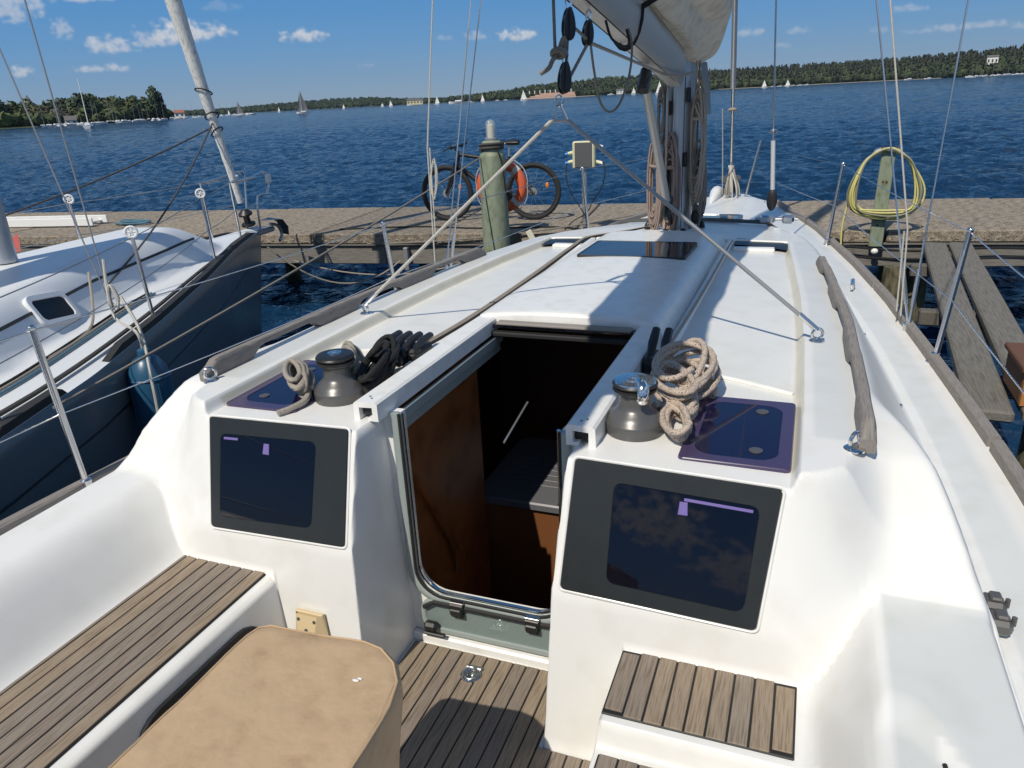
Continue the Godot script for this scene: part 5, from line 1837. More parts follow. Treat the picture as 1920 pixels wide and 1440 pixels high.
func build_bike() -> void:
	var O := pp(-1.9, PIER, 0.78)
	var R := Vector3(-2.38, 1.375, -8.85)
	var F := Vector3(-3.49, 1.375, -8.72)
	var fx := (F - R).normalized()
	var fz := fx.cross(Vector3.UP)
	var t := thing("bicycle", "black mountain bicycle parked on the pier behind the green pile", "bicycle", Vector3((R.x + F.x) * 0.5, PIER, (R.z + F.z) * 0.5))
	for c in [F, R]:
		var wheel := MB.new()
		var pts := []
		for k in 44:
			var a := TAU * k / 44.0
			pts.append(c + fx * (cos(a) * 0.316) + Vector3(0, sin(a) * 0.316, 0))
		wheel.tube(pts, 0.028, 10, true)
		var w := part("wheel", wheel, M.tyre, t)
		var rim := MB.new()
		pts = []
		for k in 44:
			var a := TAU * k / 44.0
			pts.append(c + fx * (cos(a) * 0.286) + Vector3(0, sin(a) * 0.286, 0))
		rim.tube(pts, 0.011, 6, true)
		part("rim", rim, M.bike_black, w)
		var hub := MB.new()
		hub.bar(c - fz * 0.045, c + fz * 0.045, 0.022, 10)
		hub.bar(c - fz * 0.028, c - fz * 0.024, 0.05, 20)
		part("hub", hub, M.galvanised, w)
		for k in 14:
			var sp := MB.new()
			var a := TAU * k / 14.0
			sp.bar(c + fz * (0.025 if k % 2 else -0.025) + fx * (cos(a + 0.5) * 0.02) + Vector3(0, sin(a + 0.5) * 0.02, 0), c + fx * (cos(a) * 0.28) + Vector3(0, sin(a) * 0.28, 0), 0.0022, 4)
			part("spoke", sp, M.steel, w)
		for a in [2.7, 0.1]:
			var rf := MB.new()
			rf.ellipsoid(c + fx * (cos(a) * 0.19) + Vector3(0, sin(a) * 0.19 - 0.01, 0), Vector3(0.022, 0.034, 0.012), 10, 6)
			part("wheel_reflector", rf, M.reflector, w)
	var bb := R.lerp(F, 0.40) + Vector3(0, -0.06, 0)
	var seat_top := R.lerp(F, 0.26) + Vector3(0, 0.42, 0)
	var head_top := F.lerp(R, 0.17) + Vector3(0, 0.48, 0)
	var head_low := F.lerp(R, 0.135) + Vector3(0, 0.34, 0)
	var fr := MB.new()
	fr.bar(bb, seat_top, 0.018, 10)
	fr.bar(head_low, bb, 0.030, 12)
	fr.bar(head_top - Vector3(0, 0.02, 0), seat_top - Vector3(0, 0.06, 0), 0.022, 10)
	fr.bar(head_low, head_top, 0.026, 12)
	for s in [-1.0, 1.0]:
		fr.bar(bb + fz * 0.03 * s, R + fz * 0.06 * s, 0.011, 8)
		fr.bar(seat_top - Vector3(0, 0.06, 0), R + fz * 0.06 * s, 0.010, 8)
	part("frame", fr, M.bike_black, t)
	var fk := MB.new()
	for s in [-1.0, 1.0]:
		fk.tube([head_low + fz * 0.06 * s, head_low.lerp(F, 0.5) + fz * 0.058 * s, F + fz * 0.055 * s], [0.022, 0.020, 0.014], 10)
	fk.bar(head_low - fz * 0.07, head_low + fz * 0.07, 0.024, 10)
	part("fork", fk, M.bike_black, t)
	var hb := MB.new()
	var st := head_top + fx * 0.05 + Vector3(0, 0.07, 0)
	hb.bar(head_top, st, 0.018, 8)
	hb.tube([st - fz * 0.30 - fx * 0.05 + Vector3(0, 0.03, 0), st - fz * 0.12, st, st + fz * 0.12, st + fz * 0.30 - fx * 0.05 + Vector3(0, 0.03, 0)], 0.013, 8)
	for s in [-1.0, 1.0]:
		hb.bar(st + fz * 0.18 * s, st + fz * 0.24 * s + fx * 0.07 - Vector3(0, 0.03, 0), 0.007, 6)
		hb.bar(st + fz * 0.20 * s - fx * 0.02, st + fz * 0.31 * s - fx * 0.055 + Vector3(0, 0.032, 0), 0.018, 8)
	part("handlebar", hb, M.bike_black, t)
	var sd := MB.new()
	var sc := seat_top + Vector3(0, 0.16, 0) - fx * 0.01
	sd.tube([sc + fx * 0.16 + Vector3(0, -0.005, 0), sc + fx * 0.06, sc - fx * 0.05, sc - fx * 0.12], [0.016, 0.022, 0.036, 0.030], 12, false, 1.9)
	var sad := part("saddle", sd, M.bike_black, t)
	var ss := MB.new()
	ss.ellipsoid(sc + fx * 0.06 + Vector3(0, -0.004, 0) - fz * 0.034, Vector3(0.09, 0.012, 0.012), 10, 6, Basis(fx, Vector3.UP, fz))
	ss.ellipsoid(sc + fx * 0.06 + Vector3(0, -0.004, 0) + fz * 0.034, Vector3(0.09, 0.012, 0.012), 10, 6, Basis(fx, Vector3.UP, fz))
	part("saddle_panel", ss, M.paint_white, sad)
	var spst := MB.new()
	spst.bar(seat_top, sc, 0.013, 8)
	part("seat_post", spst, M.alloy, t)
	var ck := MB.new()
	ck.bar(bb - fz * 0.07, bb + fz * 0.07, 0.02, 10)
	ck.bar(bb + fz * 0.045, bb + fz * 0.05, 0.085, 24)
	ck.bar(bb + fz * 0.08, bb + fz * 0.08 + fx * 0.12 - Vector3(0, 0.12, 0), 0.011, 6)
	ck.bar(bb - fz * 0.08, bb - fz * 0.08 - fx * 0.12 + Vector3(0, 0.12, 0), 0.011, 6)
	part("crankset", ck, M.bike_black, t)
	for s in [-1.0, 1.0]:
		var pd := MB.new()
		pd.box(bb + fz * 0.13 * s + fx * 0.12 * s - Vector3(0, 0.12 * s, 0), Vector3(0.09, 0.02, 0.09), 0.005)
		part("pedal", pd, M.black_plastic, t)

func build_power_box() -> void:
	var c := Vector3(-1.50, 0, -8.03)
	var t := thing("power_box", "grey shore power box with plugged cables on a thin post", "power outlet", c + Vector3(0, PIER, 0))
	var ps := MB.new()
	ps.bar(c + Vector3(0, 0.95, 0), c + Vector3(0, 1.73, 0), 0.027, 12)
	ps.bar(c + Vector3(0, 1.20, 0), c + Vector3(0, 1.22, 0), 0.036, 12)
	ps.bar(c + Vector3(0, 1.42, 0), c + Vector3(0, 1.44, 0), 0.034, 12)
	part("post", ps, M.galvanised, t)
	var o := c + Vector3(0, 1.855, 0)
	var fz := Vector3(-0.37, 0, 0.93) * -1.0
	var bas := Basis(Vector3.UP, 0.15)
	var bx := MB.new()
	bx.box(o, Vector3(0.235, 0.275, 0.13), 0.012, bas)
	var b := part("housing", bx, M.box_cream, t)
	var dr := MB.new()
	dr.box(o + bas * Vector3(0, 0, 0.066), Vector3(0.185, 0.255, 0.012), 0.006, bas)
	part("door", dr, M.box_grey, b)
	for q in [[-1, 0.045], [-1, -0.045], [1, 0.11], [1, -0.055]]:
		var pl := MB.new()
		var a: Vector3 = o + bas * Vector3(q[0] * 0.115, q[1] - 0.02, 0)
		pl.bar(a, a + bas * Vector3(q[0] * 0.055, -0.012, 0.01), 0.020, 10)
		part("socket", pl, M.box_cream, b)
		var pg := MB.new()
		pg.bar(a + bas * Vector3(q[0] * 0.05, -0.011, 0.01), a + bas * Vector3(q[0] * 0.085, -0.02, 0.015), 0.019, 10)
		part("plug", pg, M.plug_blue if q[0] < 0 else M.plug_white, b)
	for q in [[[0.20, 1.78, 0.0], [0.235, 1.70, 0.02], [0.20, 1.52, 0.03], [0.10, 1.38, 0.02], [0.03, 1.25, 0.03], [-0.12, 1.16, 0.05], [-0.22, 1.06, 0.05]], [[-0.19, 1.79, 0.0], [-0.20, 1.62, 0.02], [-0.14, 1.45, 0.03], [-0.04, 1.30, 0.03], [0.02, 1.20, 0.04], [0.05, 1.05, 0.04]]]:
		var pts := []
		for p in q: pts.append(c + Vector3(p[0], p[1], p[2]))
		part("cable", rope(spline(pts, 5), 0.0065), M.cable_black, t)

func build_hose_post() -> void:
	var c := pp(2.46, 0, -0.045)
	var t := thing("hose_post", "flat green steel post with a bracket bolted to the pier face", "post", c + Vector3(0, 0.88, 0))
	var bas := Basis(pex, Vector3.UP, -pen)
	var ln := Basis(Vector3.BACK, -0.02)
	var ps := MB.new()
	ps.box(c + Vector3(0.0, 1.355, 0), Vector3(0.125, 0.94, 0.035), 0.006, ln * bas)
	part("post", ps, M.pile_green, t)
	var br := MB.new()
	br.box(c + Vector3(0.008, 1.832, 0), Vector3(0.15, 0.016, 0.06), 0.003, bas)
	part("top_plate", br, M.rust, t)
	for s in [-1.0, 1.0]:
		var arm := MB.new()
		arm.tube([c + Vector3(s * 0.06, 1.815, 0.0), c + Vector3(s * 0.10, 1.80, 0.01), c + Vector3(s * 0.135, 1.755, 0.015)], [0.028, 0.026, 0.018], 8)
		part("bracket", arm, M.galvanised, t)
	var bo := MB.new()
	for q in [[-0.012, 1.52], [0.02, 1.52], [-0.015, 1.10]]:
		bo.ellipsoid(c + Vector3(q[0], q[1], 0.02), Vector3(0.009, 0.012, 0.008), 8, 6)
	part("bolt", bo, M.rust, t)
	var lb := MB.new()
	lb.ellipsoid(c + Vector3(-0.01, 0.84, 0.02), Vector3(0.035, 0.03, 0.03), 12, 8)
	part("end_fitting", lb, M.plug_white, t)
	# hose in loose loops over the bracket
	var h := thing("garden_hose", "yellow garden hose hung in loose loops on the green post", "hose", c + Vector3(0, 1.18, 0.03))
	var rng := RandomNumberGenerator.new()
	rng.seed = 23
	for k in 8:
		var w := rng.randf_range(0.27, 0.345)
		var lo := rng.randf_range(1.17, 1.25)
		var off := rng.randf_range(-0.03, 0.03)
		var dz := 0.02 + 0.012 * k
		var pts := []
		for q in [[0.09, 1.80], [0.20, 1.70], [w, 1.46], [w * 0.95, 1.28], [w * 0.45, lo], [-w * 0.3, lo + 0.005], [-w * 0.9, 1.28], [-w, 1.46], [-0.21, 1.70], [-0.09, 1.80], [0.0, 1.825]]:
			pts.append(c + pex * (q[0] + off * (1.0 if q[1] < 1.7 else 0.2)) + Vector3(0, q[1] + rng.randf_range(-0.012, 0.012), 0) - pen * (dz * (1.0 if q[1] < 1.75 else 0.6)))
		part("loop", rope(spline(pts, 6, true) + [spline(pts, 6, true)[0]], 0.0095, 7), M.hose_yellow if k % 4 != 3 else M.hose_stripe, h, 60)
	part("hose_end", rope(spline([c + Vector3(-0.30, 1.35, 0.05), c + Vector3(-0.335, 1.1, 0.06), c + Vector3(-0.325, 0.85, 0.07)], 5), 0.0095), M.hose_yellow, h)

func build_finger_jetty() -> void:
	var t := thing("finger_jetty", "narrow jetty of two weathered planks running from the pier beside the yacht", "jetty", Vector3(1.95, 0.0, -6.5))
	for q in [[Vector3(1.97, 0.90, -8.35), Vector3(1.70, 0.885, -3.95), 0.20], [Vector3(2.19, 0.905, -8.35), Vector3(1.935, 0.89, -3.95), 0.195]]:
		var mb := MB.new()
		var d: Vector3 = (q[1] - q[0])
		mb.box((q[0] + q[1]) * 0.5, Vector3(q[2], 0.06, d.length()), 0.012, Basis.looking_at(d, Vector3.UP))
		part("plank", mb, M.pier_timber_2, t)
	for z in [-7.6, -6.0, -4.6]:
		var cb := MB.new()
		cb.box(Vector3(2.02 + (z + 8.35) * -0.06, 0.81, z), Vector3(0.55, 0.11, 0.10), 0.01)
		part("cross_bearer", cb, M.pier_timber_1, t)
	var pl := MB.new()
	pl.tube([Vector3(1.55, -1.0, -7.75), Vector3(1.60, 0.78, -7.85)], [0.11, 0.10], 12)
	part("stub_pile", pl, M.pile_wood, t)
	for z in [-6.0, -4.2]:
		var p2 := MB.new()
		p2.tube([Vector3(2.0, -1.0, z), Vector3(2.0, 0.76, z)], [0.09, 0.09], 12)
		part("stub_pile", p2, M.pile_wood, t)
	# brown wooden step box
	var b := thing("step_box", "small brown wooden step box on the jetty planks", "step", Vector3(1.96, 0.93, -4.2))
	var o := Vector3(1.98, 0.92, -4.22)
	var tp := MB.new()
	tp.box(o + Vector3(0, 0.19, 0), Vector3(0.34, 0.03, 0.42), 0.006)
	part("top", tp, M.step_brown, b)
	for s in [-1.0, 1.0]:
		var lg := MB.new()
		lg.prism(o + Vector3(0, 0.085, s * 0.18), Vector3.RIGHT, Vector3.UP, Vector3.BACK, PackedVector2Array([Vector2(-0.15, 0.09), Vector2(0.15, 0.09), Vector2(0.15, -0.085), Vector2(0.08, -0.085), Vector2(0.05, -0.02), Vector2(-0.05, -0.02), Vector2(-0.08, -0.085), Vector2(-0.15, -0.085)]), -0.012, 0.012, 0.003)
		part("side_board", lg, M.step_orange if s > 0.0 else M.step_brown, b)
	var sb := MB.new()
	sb.box(o + Vector3(-0.14, 0.085, 0), Vector3(0.025, 0.17, 0.34), 0.005)
	part("side_board", sb, M.step_brown, b)

func build_pier_clutter() -> void:
	# folded gangway lying on the pier, cables, mooring lines
	var g := thing("gangway", "white aluminium gangway lying along the pier at far left", "gangway", Vector3(-9.4, PIER, -8.2))
	var a := Vector3(-10.6, PIER + 0.05, -7.70)
	var b := Vector3(-8.72, PIER + 0.05, -8.02)
	var d := (b - a).normalized()
	var n := d.cross(Vector3.UP)
	for s in [-1.0, 1.0]:
		var mb := MB.new()
		mb.box((a + b) * 0.5 + n * 0.15 * s + Vector3(0, 0.02, 0), Vector3(0.03, 0.11, (b - a).length()), 0.006, Basis.looking_at(d, Vector3.UP))
		part("side_rail", mb, M.paint_white, g)
	for k in 9:
		var mb := MB.new()
		var c := a.lerp(b, (k + 0.5) / 9.0)
		mb.box(c, Vector3(0.30, 0.02, 0.05), 0.004, Basis.looking_at(d, Vector3.UP))
		part("rung", mb, M.paint_white, g)
	solo("rope_pile", rope(coil(Vector3(-8.2, PIER + 0.03, -8.15), Vector3(1, 0, 0), Vector3(0, 0.1, 1), 0.26, 0.14, 7.0, 0.4, 91), 0.012), M.rope_blue, "small heap of blue rope on the pier beside the gangway", "rope", Vector3(-8.2, PIER, -8.15))
	var cb := func(label: String, pts: Array, r: float, m: String):
		solo("cable", rope(spline(pts, 6), r), M[m], label, "cable", pts[0], "cables along the pier")
	cb.call("black cable draped along the pier face right of the hose post", [pp(1.2, 0.96, -0.02), pp(2.0, 0.90, -0.03), pp(2.8, 0.84, -0.05), pp(3.6, 0.87, -0.04), pp(4.6, 0.82, -0.04), pp(6.5, 0.86, -0.04)], 0.012, "cable_black")
	cb.call("second black cable sagging lower on the pier face right of the hose post", [pp(1.3, 0.93, -0.03), pp(2.2, 0.79, -0.06), pp(3.1, 0.76, -0.06), pp(4.2, 0.79, -0.05), pp(6.5, 0.75, -0.05)], 0.010, "cable_black")
	cb.call("black cable lying along the pier edge under the bicycle", [pp(-3.6, PIER + 0.01, 0.3), pp(-2.6, PIER + 0.01, 0.45), pp(-1.8, PIER + 0.01, 0.3), pp(-0.9, PIER + 0.01, 0.35), pp(-0.5, PIER + 0.02, 0.06)], 0.011, "cable_black")
	cb.call("thin black cable running along the pier face beside the green pile", [pp(-1.25, 0.80, -0.03), pp(-0.8, 0.86, -0.04), pp(-0.4, 0.84, -0.04), pp(0.6, 0.80, -0.04)], 0.009, "cable_black")
	# cream tag and black rope bundle right of the pile
	var bn := thing("rope_bundle", "black rope bundle with a cream tag hanging on the pier right of the green pile", "rope", pp(-1.1, 0.8, -0.05))
	part("bundle", rope(coil(pp(-1.06, 0.86, -0.05), pex, Vector3(0.1, 1, 0), 0.05, 0.13, 6.0, 0.4, 95), 0.010), M.rope_black, bn)
	var tg := MB.new()
	tg.box(pp(-1.10, 1.02, -0.05), Vector3(0.07, 0.11, 0.02), 0.006, Basis(Vector3.BACK, 0.5))
	part("tag", tg, M.lamp_white, bn)
	# mooring lines
	var line := func(label: String, p0: Vector3, p1: Vector3, s: float, r: float, m: String):
		solo("mooring_line", rope(sag(p0, p1, s, 14), r), M[m], label, "mooring line", p0, "mooring lines")
	line.call("dark mooring line from the yacht's bow to the pier right of it", Vector3(0.36, 1.36, -8.0), pp(2.15, 0.93, 0.0), 0.05, 0.013, "rope_black")
	line.call("grey mooring line from the yacht's port bow across the water to the pier at left", Vector3(-0.3, 1.36, -8.1), pp(-3.1, 0.92, -0.02), 0.10, 0.009, "rope_grey")
	line.call("beige mooring line sagging low from the left boat's bow to the pier", Vector3(-4.75, 1.05, -6.7), pp(-2.7, 0.72, -0.02), 0.34, 0.009, "rope_tan")
	line.call("pale mooring line sagging below the pier face left of the green pile", pp(-4.1, 0.72, -0.03), pp(-1.9, 0.70, -0.03), 0.16, 0.008, "rope_tan")
	line.call("long grey mooring line rising from the lower left to the green pile", Vector3(-2.62, 1.13, -2.35), Vector3(-2.5, 1.88, -7.54), 0.03, 0.009, "rope_grey")
	line.call("dark mooring line leaving the right edge of the pier over the jetty", pp(4.2, 0.95, -0.02), Vector3(2.6, 1.15, -3.6), 0.06, 0.006, "rope_dark")

# ------------------------------------------------------------------ neighbouring boat at the left
const NB := Vector3(-5.0, 0, -6.85)
const NF := Vector3(-0.12, 0, -0.9928)
const NR := Vector3(0.9928, 0, -0.12)
const N_BEAM := [[-0.05, 0.03], [0.2, 0.12], [0.89, 0.34], [2.05, 0.83], [3.31, 1.30], [4.25, 1.60], [5.2, 1.82], [6.5, 1.95], [8.0, 1.98]]
const N_ROOF := [[0.75, 0.10], [1.1, 0.30], [1.5, 0.42], [2.0, 0.52], [3.0, 0.68], [3.73, 0.90], [4.4, 1.10], [5.5, 1.28], [8.0, 1.4]]

func np(s: float, x: float, y: float) -> Vector3:
	return NB - NF * s + NR * x + Vector3(0, y, 0)

func nd(s: float) -> float:
	return 1.20 - 0.022 * s

func n_top(s: float, x: float) -> float:
	var b := tab(s, N_BEAM)
	var d := nd(s) + 0.05 * (1.0 - pow(absf(x) / maxf(b, 0.02), 2.0))
	var w := tab(s, N_ROOF)
	if s > 0.7:
		var hgt := 0.33 * smoothstep(0.75, 1.75, s)
		var top := nd(s) + hgt + 0.03 * (1.0 - x * x)
		var side := nd(s) + (w + 0.02 - absf(x)) * 1.5
		return smax(d, smin(top, side, 0.14), 0.04)
	return d

func build_neighbour() -> void:
	var T := thing("moored_yacht", "moored yacht with blue-grey hull and white deck at left", "sailing yacht", np(4, 0, 0))
	# deck with coachroof
	var mb := MB.new()
	var ns := 80
	var nx := 49
	var e := 0.006
	for i in ns + 1:
		var s := lerpf(-0.05, 7.6, pow(float(i) / ns, 1.15))
		var b := tab(s, N_BEAM)
		for j in nx:
			var u := (j - 24) / 24.0
			var x := b * u
			mb.v.append(np(s, x, n_top(s, x)))
			var gx := (n_top(s, x + e) - n_top(s, x - e)) / (2 * e)
			var gs := (n_top(s + e, x) - n_top(s - e, x)) / (2 * e)
			mb.nrm.append((Vector3.UP - NR * gx + NF * gs).normalized())
	for i in ns:
		for j in nx - 1:
			var k := i * nx + j
			mb.quad(k, k + nx, k + nx + 1, k + 1)
	part("deck", mb, M.neighbour_gelcoat, T)
	# hull sides
	var hb := MB.new()
	for side in [-1.0, 1.0]:
		var rings := []
		for i in 31:
			var s := lerpf(-0.05, 7.6, i / 30.0)
			var b := tab(s, N_BEAM)
			var ring := []
			for t in [0.0, 0.03, 0.06, 0.2, 0.4, 0.6, 0.8, 1.0]:
				var yy := lerpf(nd(s), -0.25, t)
				var rake: float = 0.42 * t * smoothstep(1.6, 0.0, s)
				var fl: float = 1.0 + 0.015 * smoothstep(0.0, 0.05, t) - 0.22 * t * t
				if t == 0.0: fl = 1.0
				ring.append(np(s + rake, side * (b * fl + 0.008 * smoothstep(0.0, 0.05, t)), yy))
			rings.append(ring)
		hb.loft(rings, false)
	part("hull", hb, M.neighbour_hull, T, 60)
	for side in [-1.0, 1.0]:
		# dark rubbing line, hull recesses, toe rail
		var st := MB.new()
		var pth := []
		for i in 41:
			var s := lerpf(0.35, 7.4, i / 40.0)
			pth.append(np(s + 0.09 * smoothstep(1.6, 0.0, s), side * (tab(s, N_BEAM) * 0.995 + 0.018), nd(s) - 0.30))
		st.tube(pth, 0.010, 6)
		part("hull_line", st, M.neighbour_stripe, T)
		for q in [[0.15, 4.05], [4.5, 5.05], [5.5, 7.2]]:
			var rings := []
			for i in 21:
				var s: float = lerpf(q[0], q[1], i / 20.0)
				var b := tab(s, N_BEAM)
				var ring := []
				for p in [[0.0, -0.01], [0.0, 0.045], [0.05, 0.05], [0.055, 0.0]]:
					ring.append(np(s, side * (b - 0.004 - p[0]), nd(s) + p[1] * smoothstep(0.0, 0.06, minf(s - q[0], q[1] - s) + 0.012)))
				rings.append(ring)
			var tr := MB.new()
			tr.loft(rings, true, true)
			part("toe_rail", tr, M.neighbour_rail, T)
		for q in [[3.0, 3.55], [4.9, 5.5]]:
			var sl := MB.new()
			var rings := []
			for i in 9:
				var s: float = lerpf(q[0], q[1], i / 8.0)
				var hgt := 0.026 * sin(PI * clampf(0.08 + 0.84 * i / 8.0, 0.0, 1.0))
				var x: float = side * (tab(s, N_BEAM) * 1.002 + 0.012)
				rings.append([np(s, x, nd(s) - 0.16 + hgt), np(s, x + side * 0.004, nd(s) - 0.16), np(s, x, nd(s) - 0.16 - hgt)])
			sl.loft(rings, false)
			part("hull_window", sl, M.neighbour_stripe, T)
		# coachroof stripe and window
		var cs := MB.new()
		var cp := []
		for i in 31:
			var s := lerpf(1.45, 6.6, i / 30.0)
			var x := tab(s, N_ROOF) - 0.12
			cp.append(np(s, side * x, n_top(s, x) + 0.002))
		cs.tube(cp, 0.013, 6, false, 0.6)
		part("roof_stripe", cs, M.neighbour_stripe, T)
		for sc in [3.62, 4.9]:
			var x := tab(sc, N_ROOF) - 0.10
			var o := np(sc, side * x, n_top(sc, x))
			var n := Vector3.ZERO
			var gx := (n_top(sc, x + 0.03) - n_top(sc, x - 0.03)) / 0.06
			var gs := (n_top(sc + 0.05, x) - n_top(sc - 0.05, x)) / 0.1
			n = (Vector3.UP - NR * side * gx + NF * gs).normalized()
			var ex := (-NF - n * (-NF).dot(n)).normalized()
			var ey := n.cross(ex).normalized()
			var fr := MB.new()
			fr.frame_ring(o, ex, ey, n, rr(0.40, 0.23, 0.06), rr(0.32, 0.15, 0.035), -0.03, 0.022, 0.005)
			var wf := part("cabin_window", fr, M.neighbour_gelcoat, T)
			var gl := MB.new()
			gl.prism(o, ex, ey, n, rr(0.322, 0.152, 0.035), -0.02, 0.014, 0.0)
			part("pane", gl, M.cabin_pane, wf)
		# stanchions with round pulley caps on the near side
		var tops := []
		var list := [[0.55, 0.60], [1.59, 0.60], [3.25, 0.58], [4.95, 0.58]] if side > 0.0 else [[0.55, 0.60], [1.78, 0.60], [3.6, 0.58], [5.3, 0.58]]
		for q in list:
			var b := tab(q[0], N_BEAM) - 0.06
			var f := np(q[0], side * b, nd(q[0]))
			var tp := f + Vector3(0, q[1], 0) - NF * 0.03
			var sm := MB.new()
			sm.bar(f, tp, 0.0125, 8)
			var so := part("stanchion", sm, M.steel, T)
			var bs := MB.new()
			bs.lathe(f, [[0.035, 0.0], [0.035, 0.006], [0.018, 0.02], [0.016, 0.04]], 12)
			part("base", bs, M.steel, so)
			tops.append(tp)
			if q[0] > 1.0:
				var pc := MB.new()
				var fd := (NR * 0.6 - NF * 0.8).normalized()
				var rt := fd.cross(Vector3.UP)
				var rp := []
				for k in 16:
					rp.append(tp + Vector3(0, 0.035, 0) + rt * (cos(TAU * k / 16.0) * 0.036) + Vector3(0, sin(TAU * k / 16.0) * 0.036, 0))
				pc.tube(rp, 0.009, 6, true)
				for k in 3:
					var a := TAU * k / 6.0
					pc.bar(tp + Vector3(0, 0.035, 0) + rt * (cos(a) * 0.034) + Vector3(0, sin(a) * 0.034, 0), tp + Vector3(0, 0.035, 0) - rt * (cos(a) * 0.034) - Vector3(0, sin(a) * 0.034, 0), 0.006, 5)
				part("furling_pulley", pc, M.paint_white, so)
		var bow := np(0.05, side * 0.14, 1.78)
		for lev in [1.0, 0.5]:
			var pts := [bow - Vector3(0, (1.0 - lev) * 0.55, 0)]
			for tp in tops: pts.append(tp - Vector3(0, (1.0 - lev) * 0.58, 0))
			pts.append(pts[pts.size() - 1] - NF * 2.4 + Vector3(0, -0.02, 0))
			for k in pts.size() - 1:
				var lf := MB.new()
				lf.tube(sag(pts[k], pts[k + 1], 0.012, 6), 0.0035, 5)
				part("lifeline", lf, M.galvanised, T)
		# pulpit tube
		var pu := MB.new()
		pu.tube(spline([np(0.55, side * (tab(0.55, N_BEAM) - 0.05), nd(0.5) + 0.60), np(0.25, side * 0.20, 1.80), np(-0.12, side * 0.13, 1.83)] + ([np(-0.22, 0.13, 1.74), np(-0.16, 0.12, 1.60), np(0.0, 0.09, 1.56), np(0.02, 0.08, 1.20)] if side > 0.0 else [np(-0.1, -0.11, 1.6), np(0.04, -0.08, 1.20)]), 5), 0.0125, 8)
		part("pulpit", pu, M.steel, T)
		var nl := MB.new()
		var nc := np(-0.15, 0.17, 1.75) if side > 0.0 else np(0.12, -0.06, 1.77)
		nl.box(nc, Vector3(0.055, 0.10, 0.06), 0.012)
		part("navigation_light", nl, M.plug_white, T)
	# foredeck gear: anchor roller, ring plates, cleat, roof hatch, mast foot
	var an := MB.new()
	an.box(np(-0.10, 0, 1.18), Vector3(0.16, 0.06, 0.36), 0.015, Basis.looking_at(NF, Vector3.UP))
	an.tube(spline([np(-0.22, 0.06, 1.24), np(-0.34, 0.08, 1.20), np(-0.38, 0.09, 1.10), np(-0.30, 0.10, 1.03)], 5), 0.018, 8)
	part("anchor_roller", an, M.galvanised, T)
	var ap := MB.new()
	ap.loft([[np(-0.05, 0.02, 1.30), np(-0.10, 0.16, 1.30)], [np(-0.25, 0.03, 1.31), np(-0.30, 0.18, 1.28)], [np(-0.38, 0.05, 1.24), np(-0.40, 0.18, 1.18)], [np(-0.42, 0.06, 1.10), np(-0.42, 0.16, 1.08)]], false)
	part("anchor_plate", ap, M.winch_grey, T)
	var fz := np(0.12, 0, 1.28)
	var mast_top := np(3.1, -0.09, 13.0)
	var fs := MB.new()
	var rn := FastNoiseLite.new()
	rn.frequency = 3.0
	var path := []
	var rad := []
	for k in 90:
		var t := lerpf(0.022, 0.62, k / 89.0)
		path.append(fz.lerp(mast_top, t))
		rad.append(lerpf(0.034, 0.082, smoothstep(0.02, 0.24, t)) + 0.006 * rn.get_noise_1d(k * 0.7) + 0.004 * rn.get_noise_1d(k * 3.1))
	fs.tube(path, rad, 16)
	var fj := thing("furled_jib", "white furled jib rolled round the forestay of the left boat", "sail", np(0.1, 0, 1.3))
	var fo := part("sail_roll", fs, M.furled_cloth, fj, 60)
	for q in [0.098, 0.118, 0.085]:
		var wr := MB.new()
		var c := fz.lerp(mast_top, q)
		var ax := (mast_top - fz).normalized()
		var ux := ax.cross(Vector3.RIGHT).normalized()
		var uy := ax.cross(ux)
		var pts := []
		for k in 19:
			var a := TAU * k / 18.0
			pts.append(c + ux * (cos(a) * (0.040 + q * 0.28)) + uy * (sin(a) * (0.040 + q * 0.28)) + ax * (0.05 * sin(a + q * 40.0)))
		wr.tube(pts, 0.007, 5)
		part("sheet_turn", wr, M.rope_black, fo)
	var fd2 := MB.new()
	fd2.lathe(np(0.12, 0, 1.33), [[0.02, -0.06], [0.075, -0.05], [0.075, -0.03], [0.035, -0.02], [0.035, 0.06], [0.075, 0.07], [0.075, 0.09], [0.03, 0.13]], 18, Basis(NR, 0.26))
	part("furling_drum", fd2, M.black_plastic, fj)
	part("jib_sheet", rope(sag(fz.lerp(mast_top, 0.090), np(3.9, -1.0, 1.55), 0.10, 12), 0.008), M.rope_dark, fj)
	part("jib_sheet", rope(sag(fz.lerp(mast_top, 0.094), np(3.1, 0.62, 1.24), 0.12, 12), 0.008), M.rope_dark, fj)
	# mast at the frame edge with shrouds
	var ms := MB.new()
	ms.bar(np(3.1, -0.09, 1.5), mast_top, 0.08, 16)
	part("mast", ms, M.alloy, T)
	for q in [[np(3.1, 0.75, 1.2), np(3.1, 0.42, 8.5)], [np(3.08, 0.72, 1.2), np(3.08, 0.02, 4.4)]]:
		var sr := MB.new()
		sr.bar(q[0], q[1], 0.0055, 6)
		part("shroud", sr, M.galvanised, T)
	# boom and stowed mainsail over the cabin, whose shade lies on the roof
	var bo := MB.new()
	bo.bar(np(3.25, 0, 2.25), np(7.4, 0.05, 2.42), 0.07, 12)
	part("boom", bo, M.boom_alloy, T)
	var sc := MB.new()
	sc.tube([np(3.2, 0, 2.48), np(3.6, 0, 2.58), np(5.0, 0.02, 2.62), np(7.2, 0.05, 2.66)], [0.12, 0.26, 0.24, 0.14], 18, false, 0.8)
	part("stowed_mainsail", sc, M.furled_cloth, T)
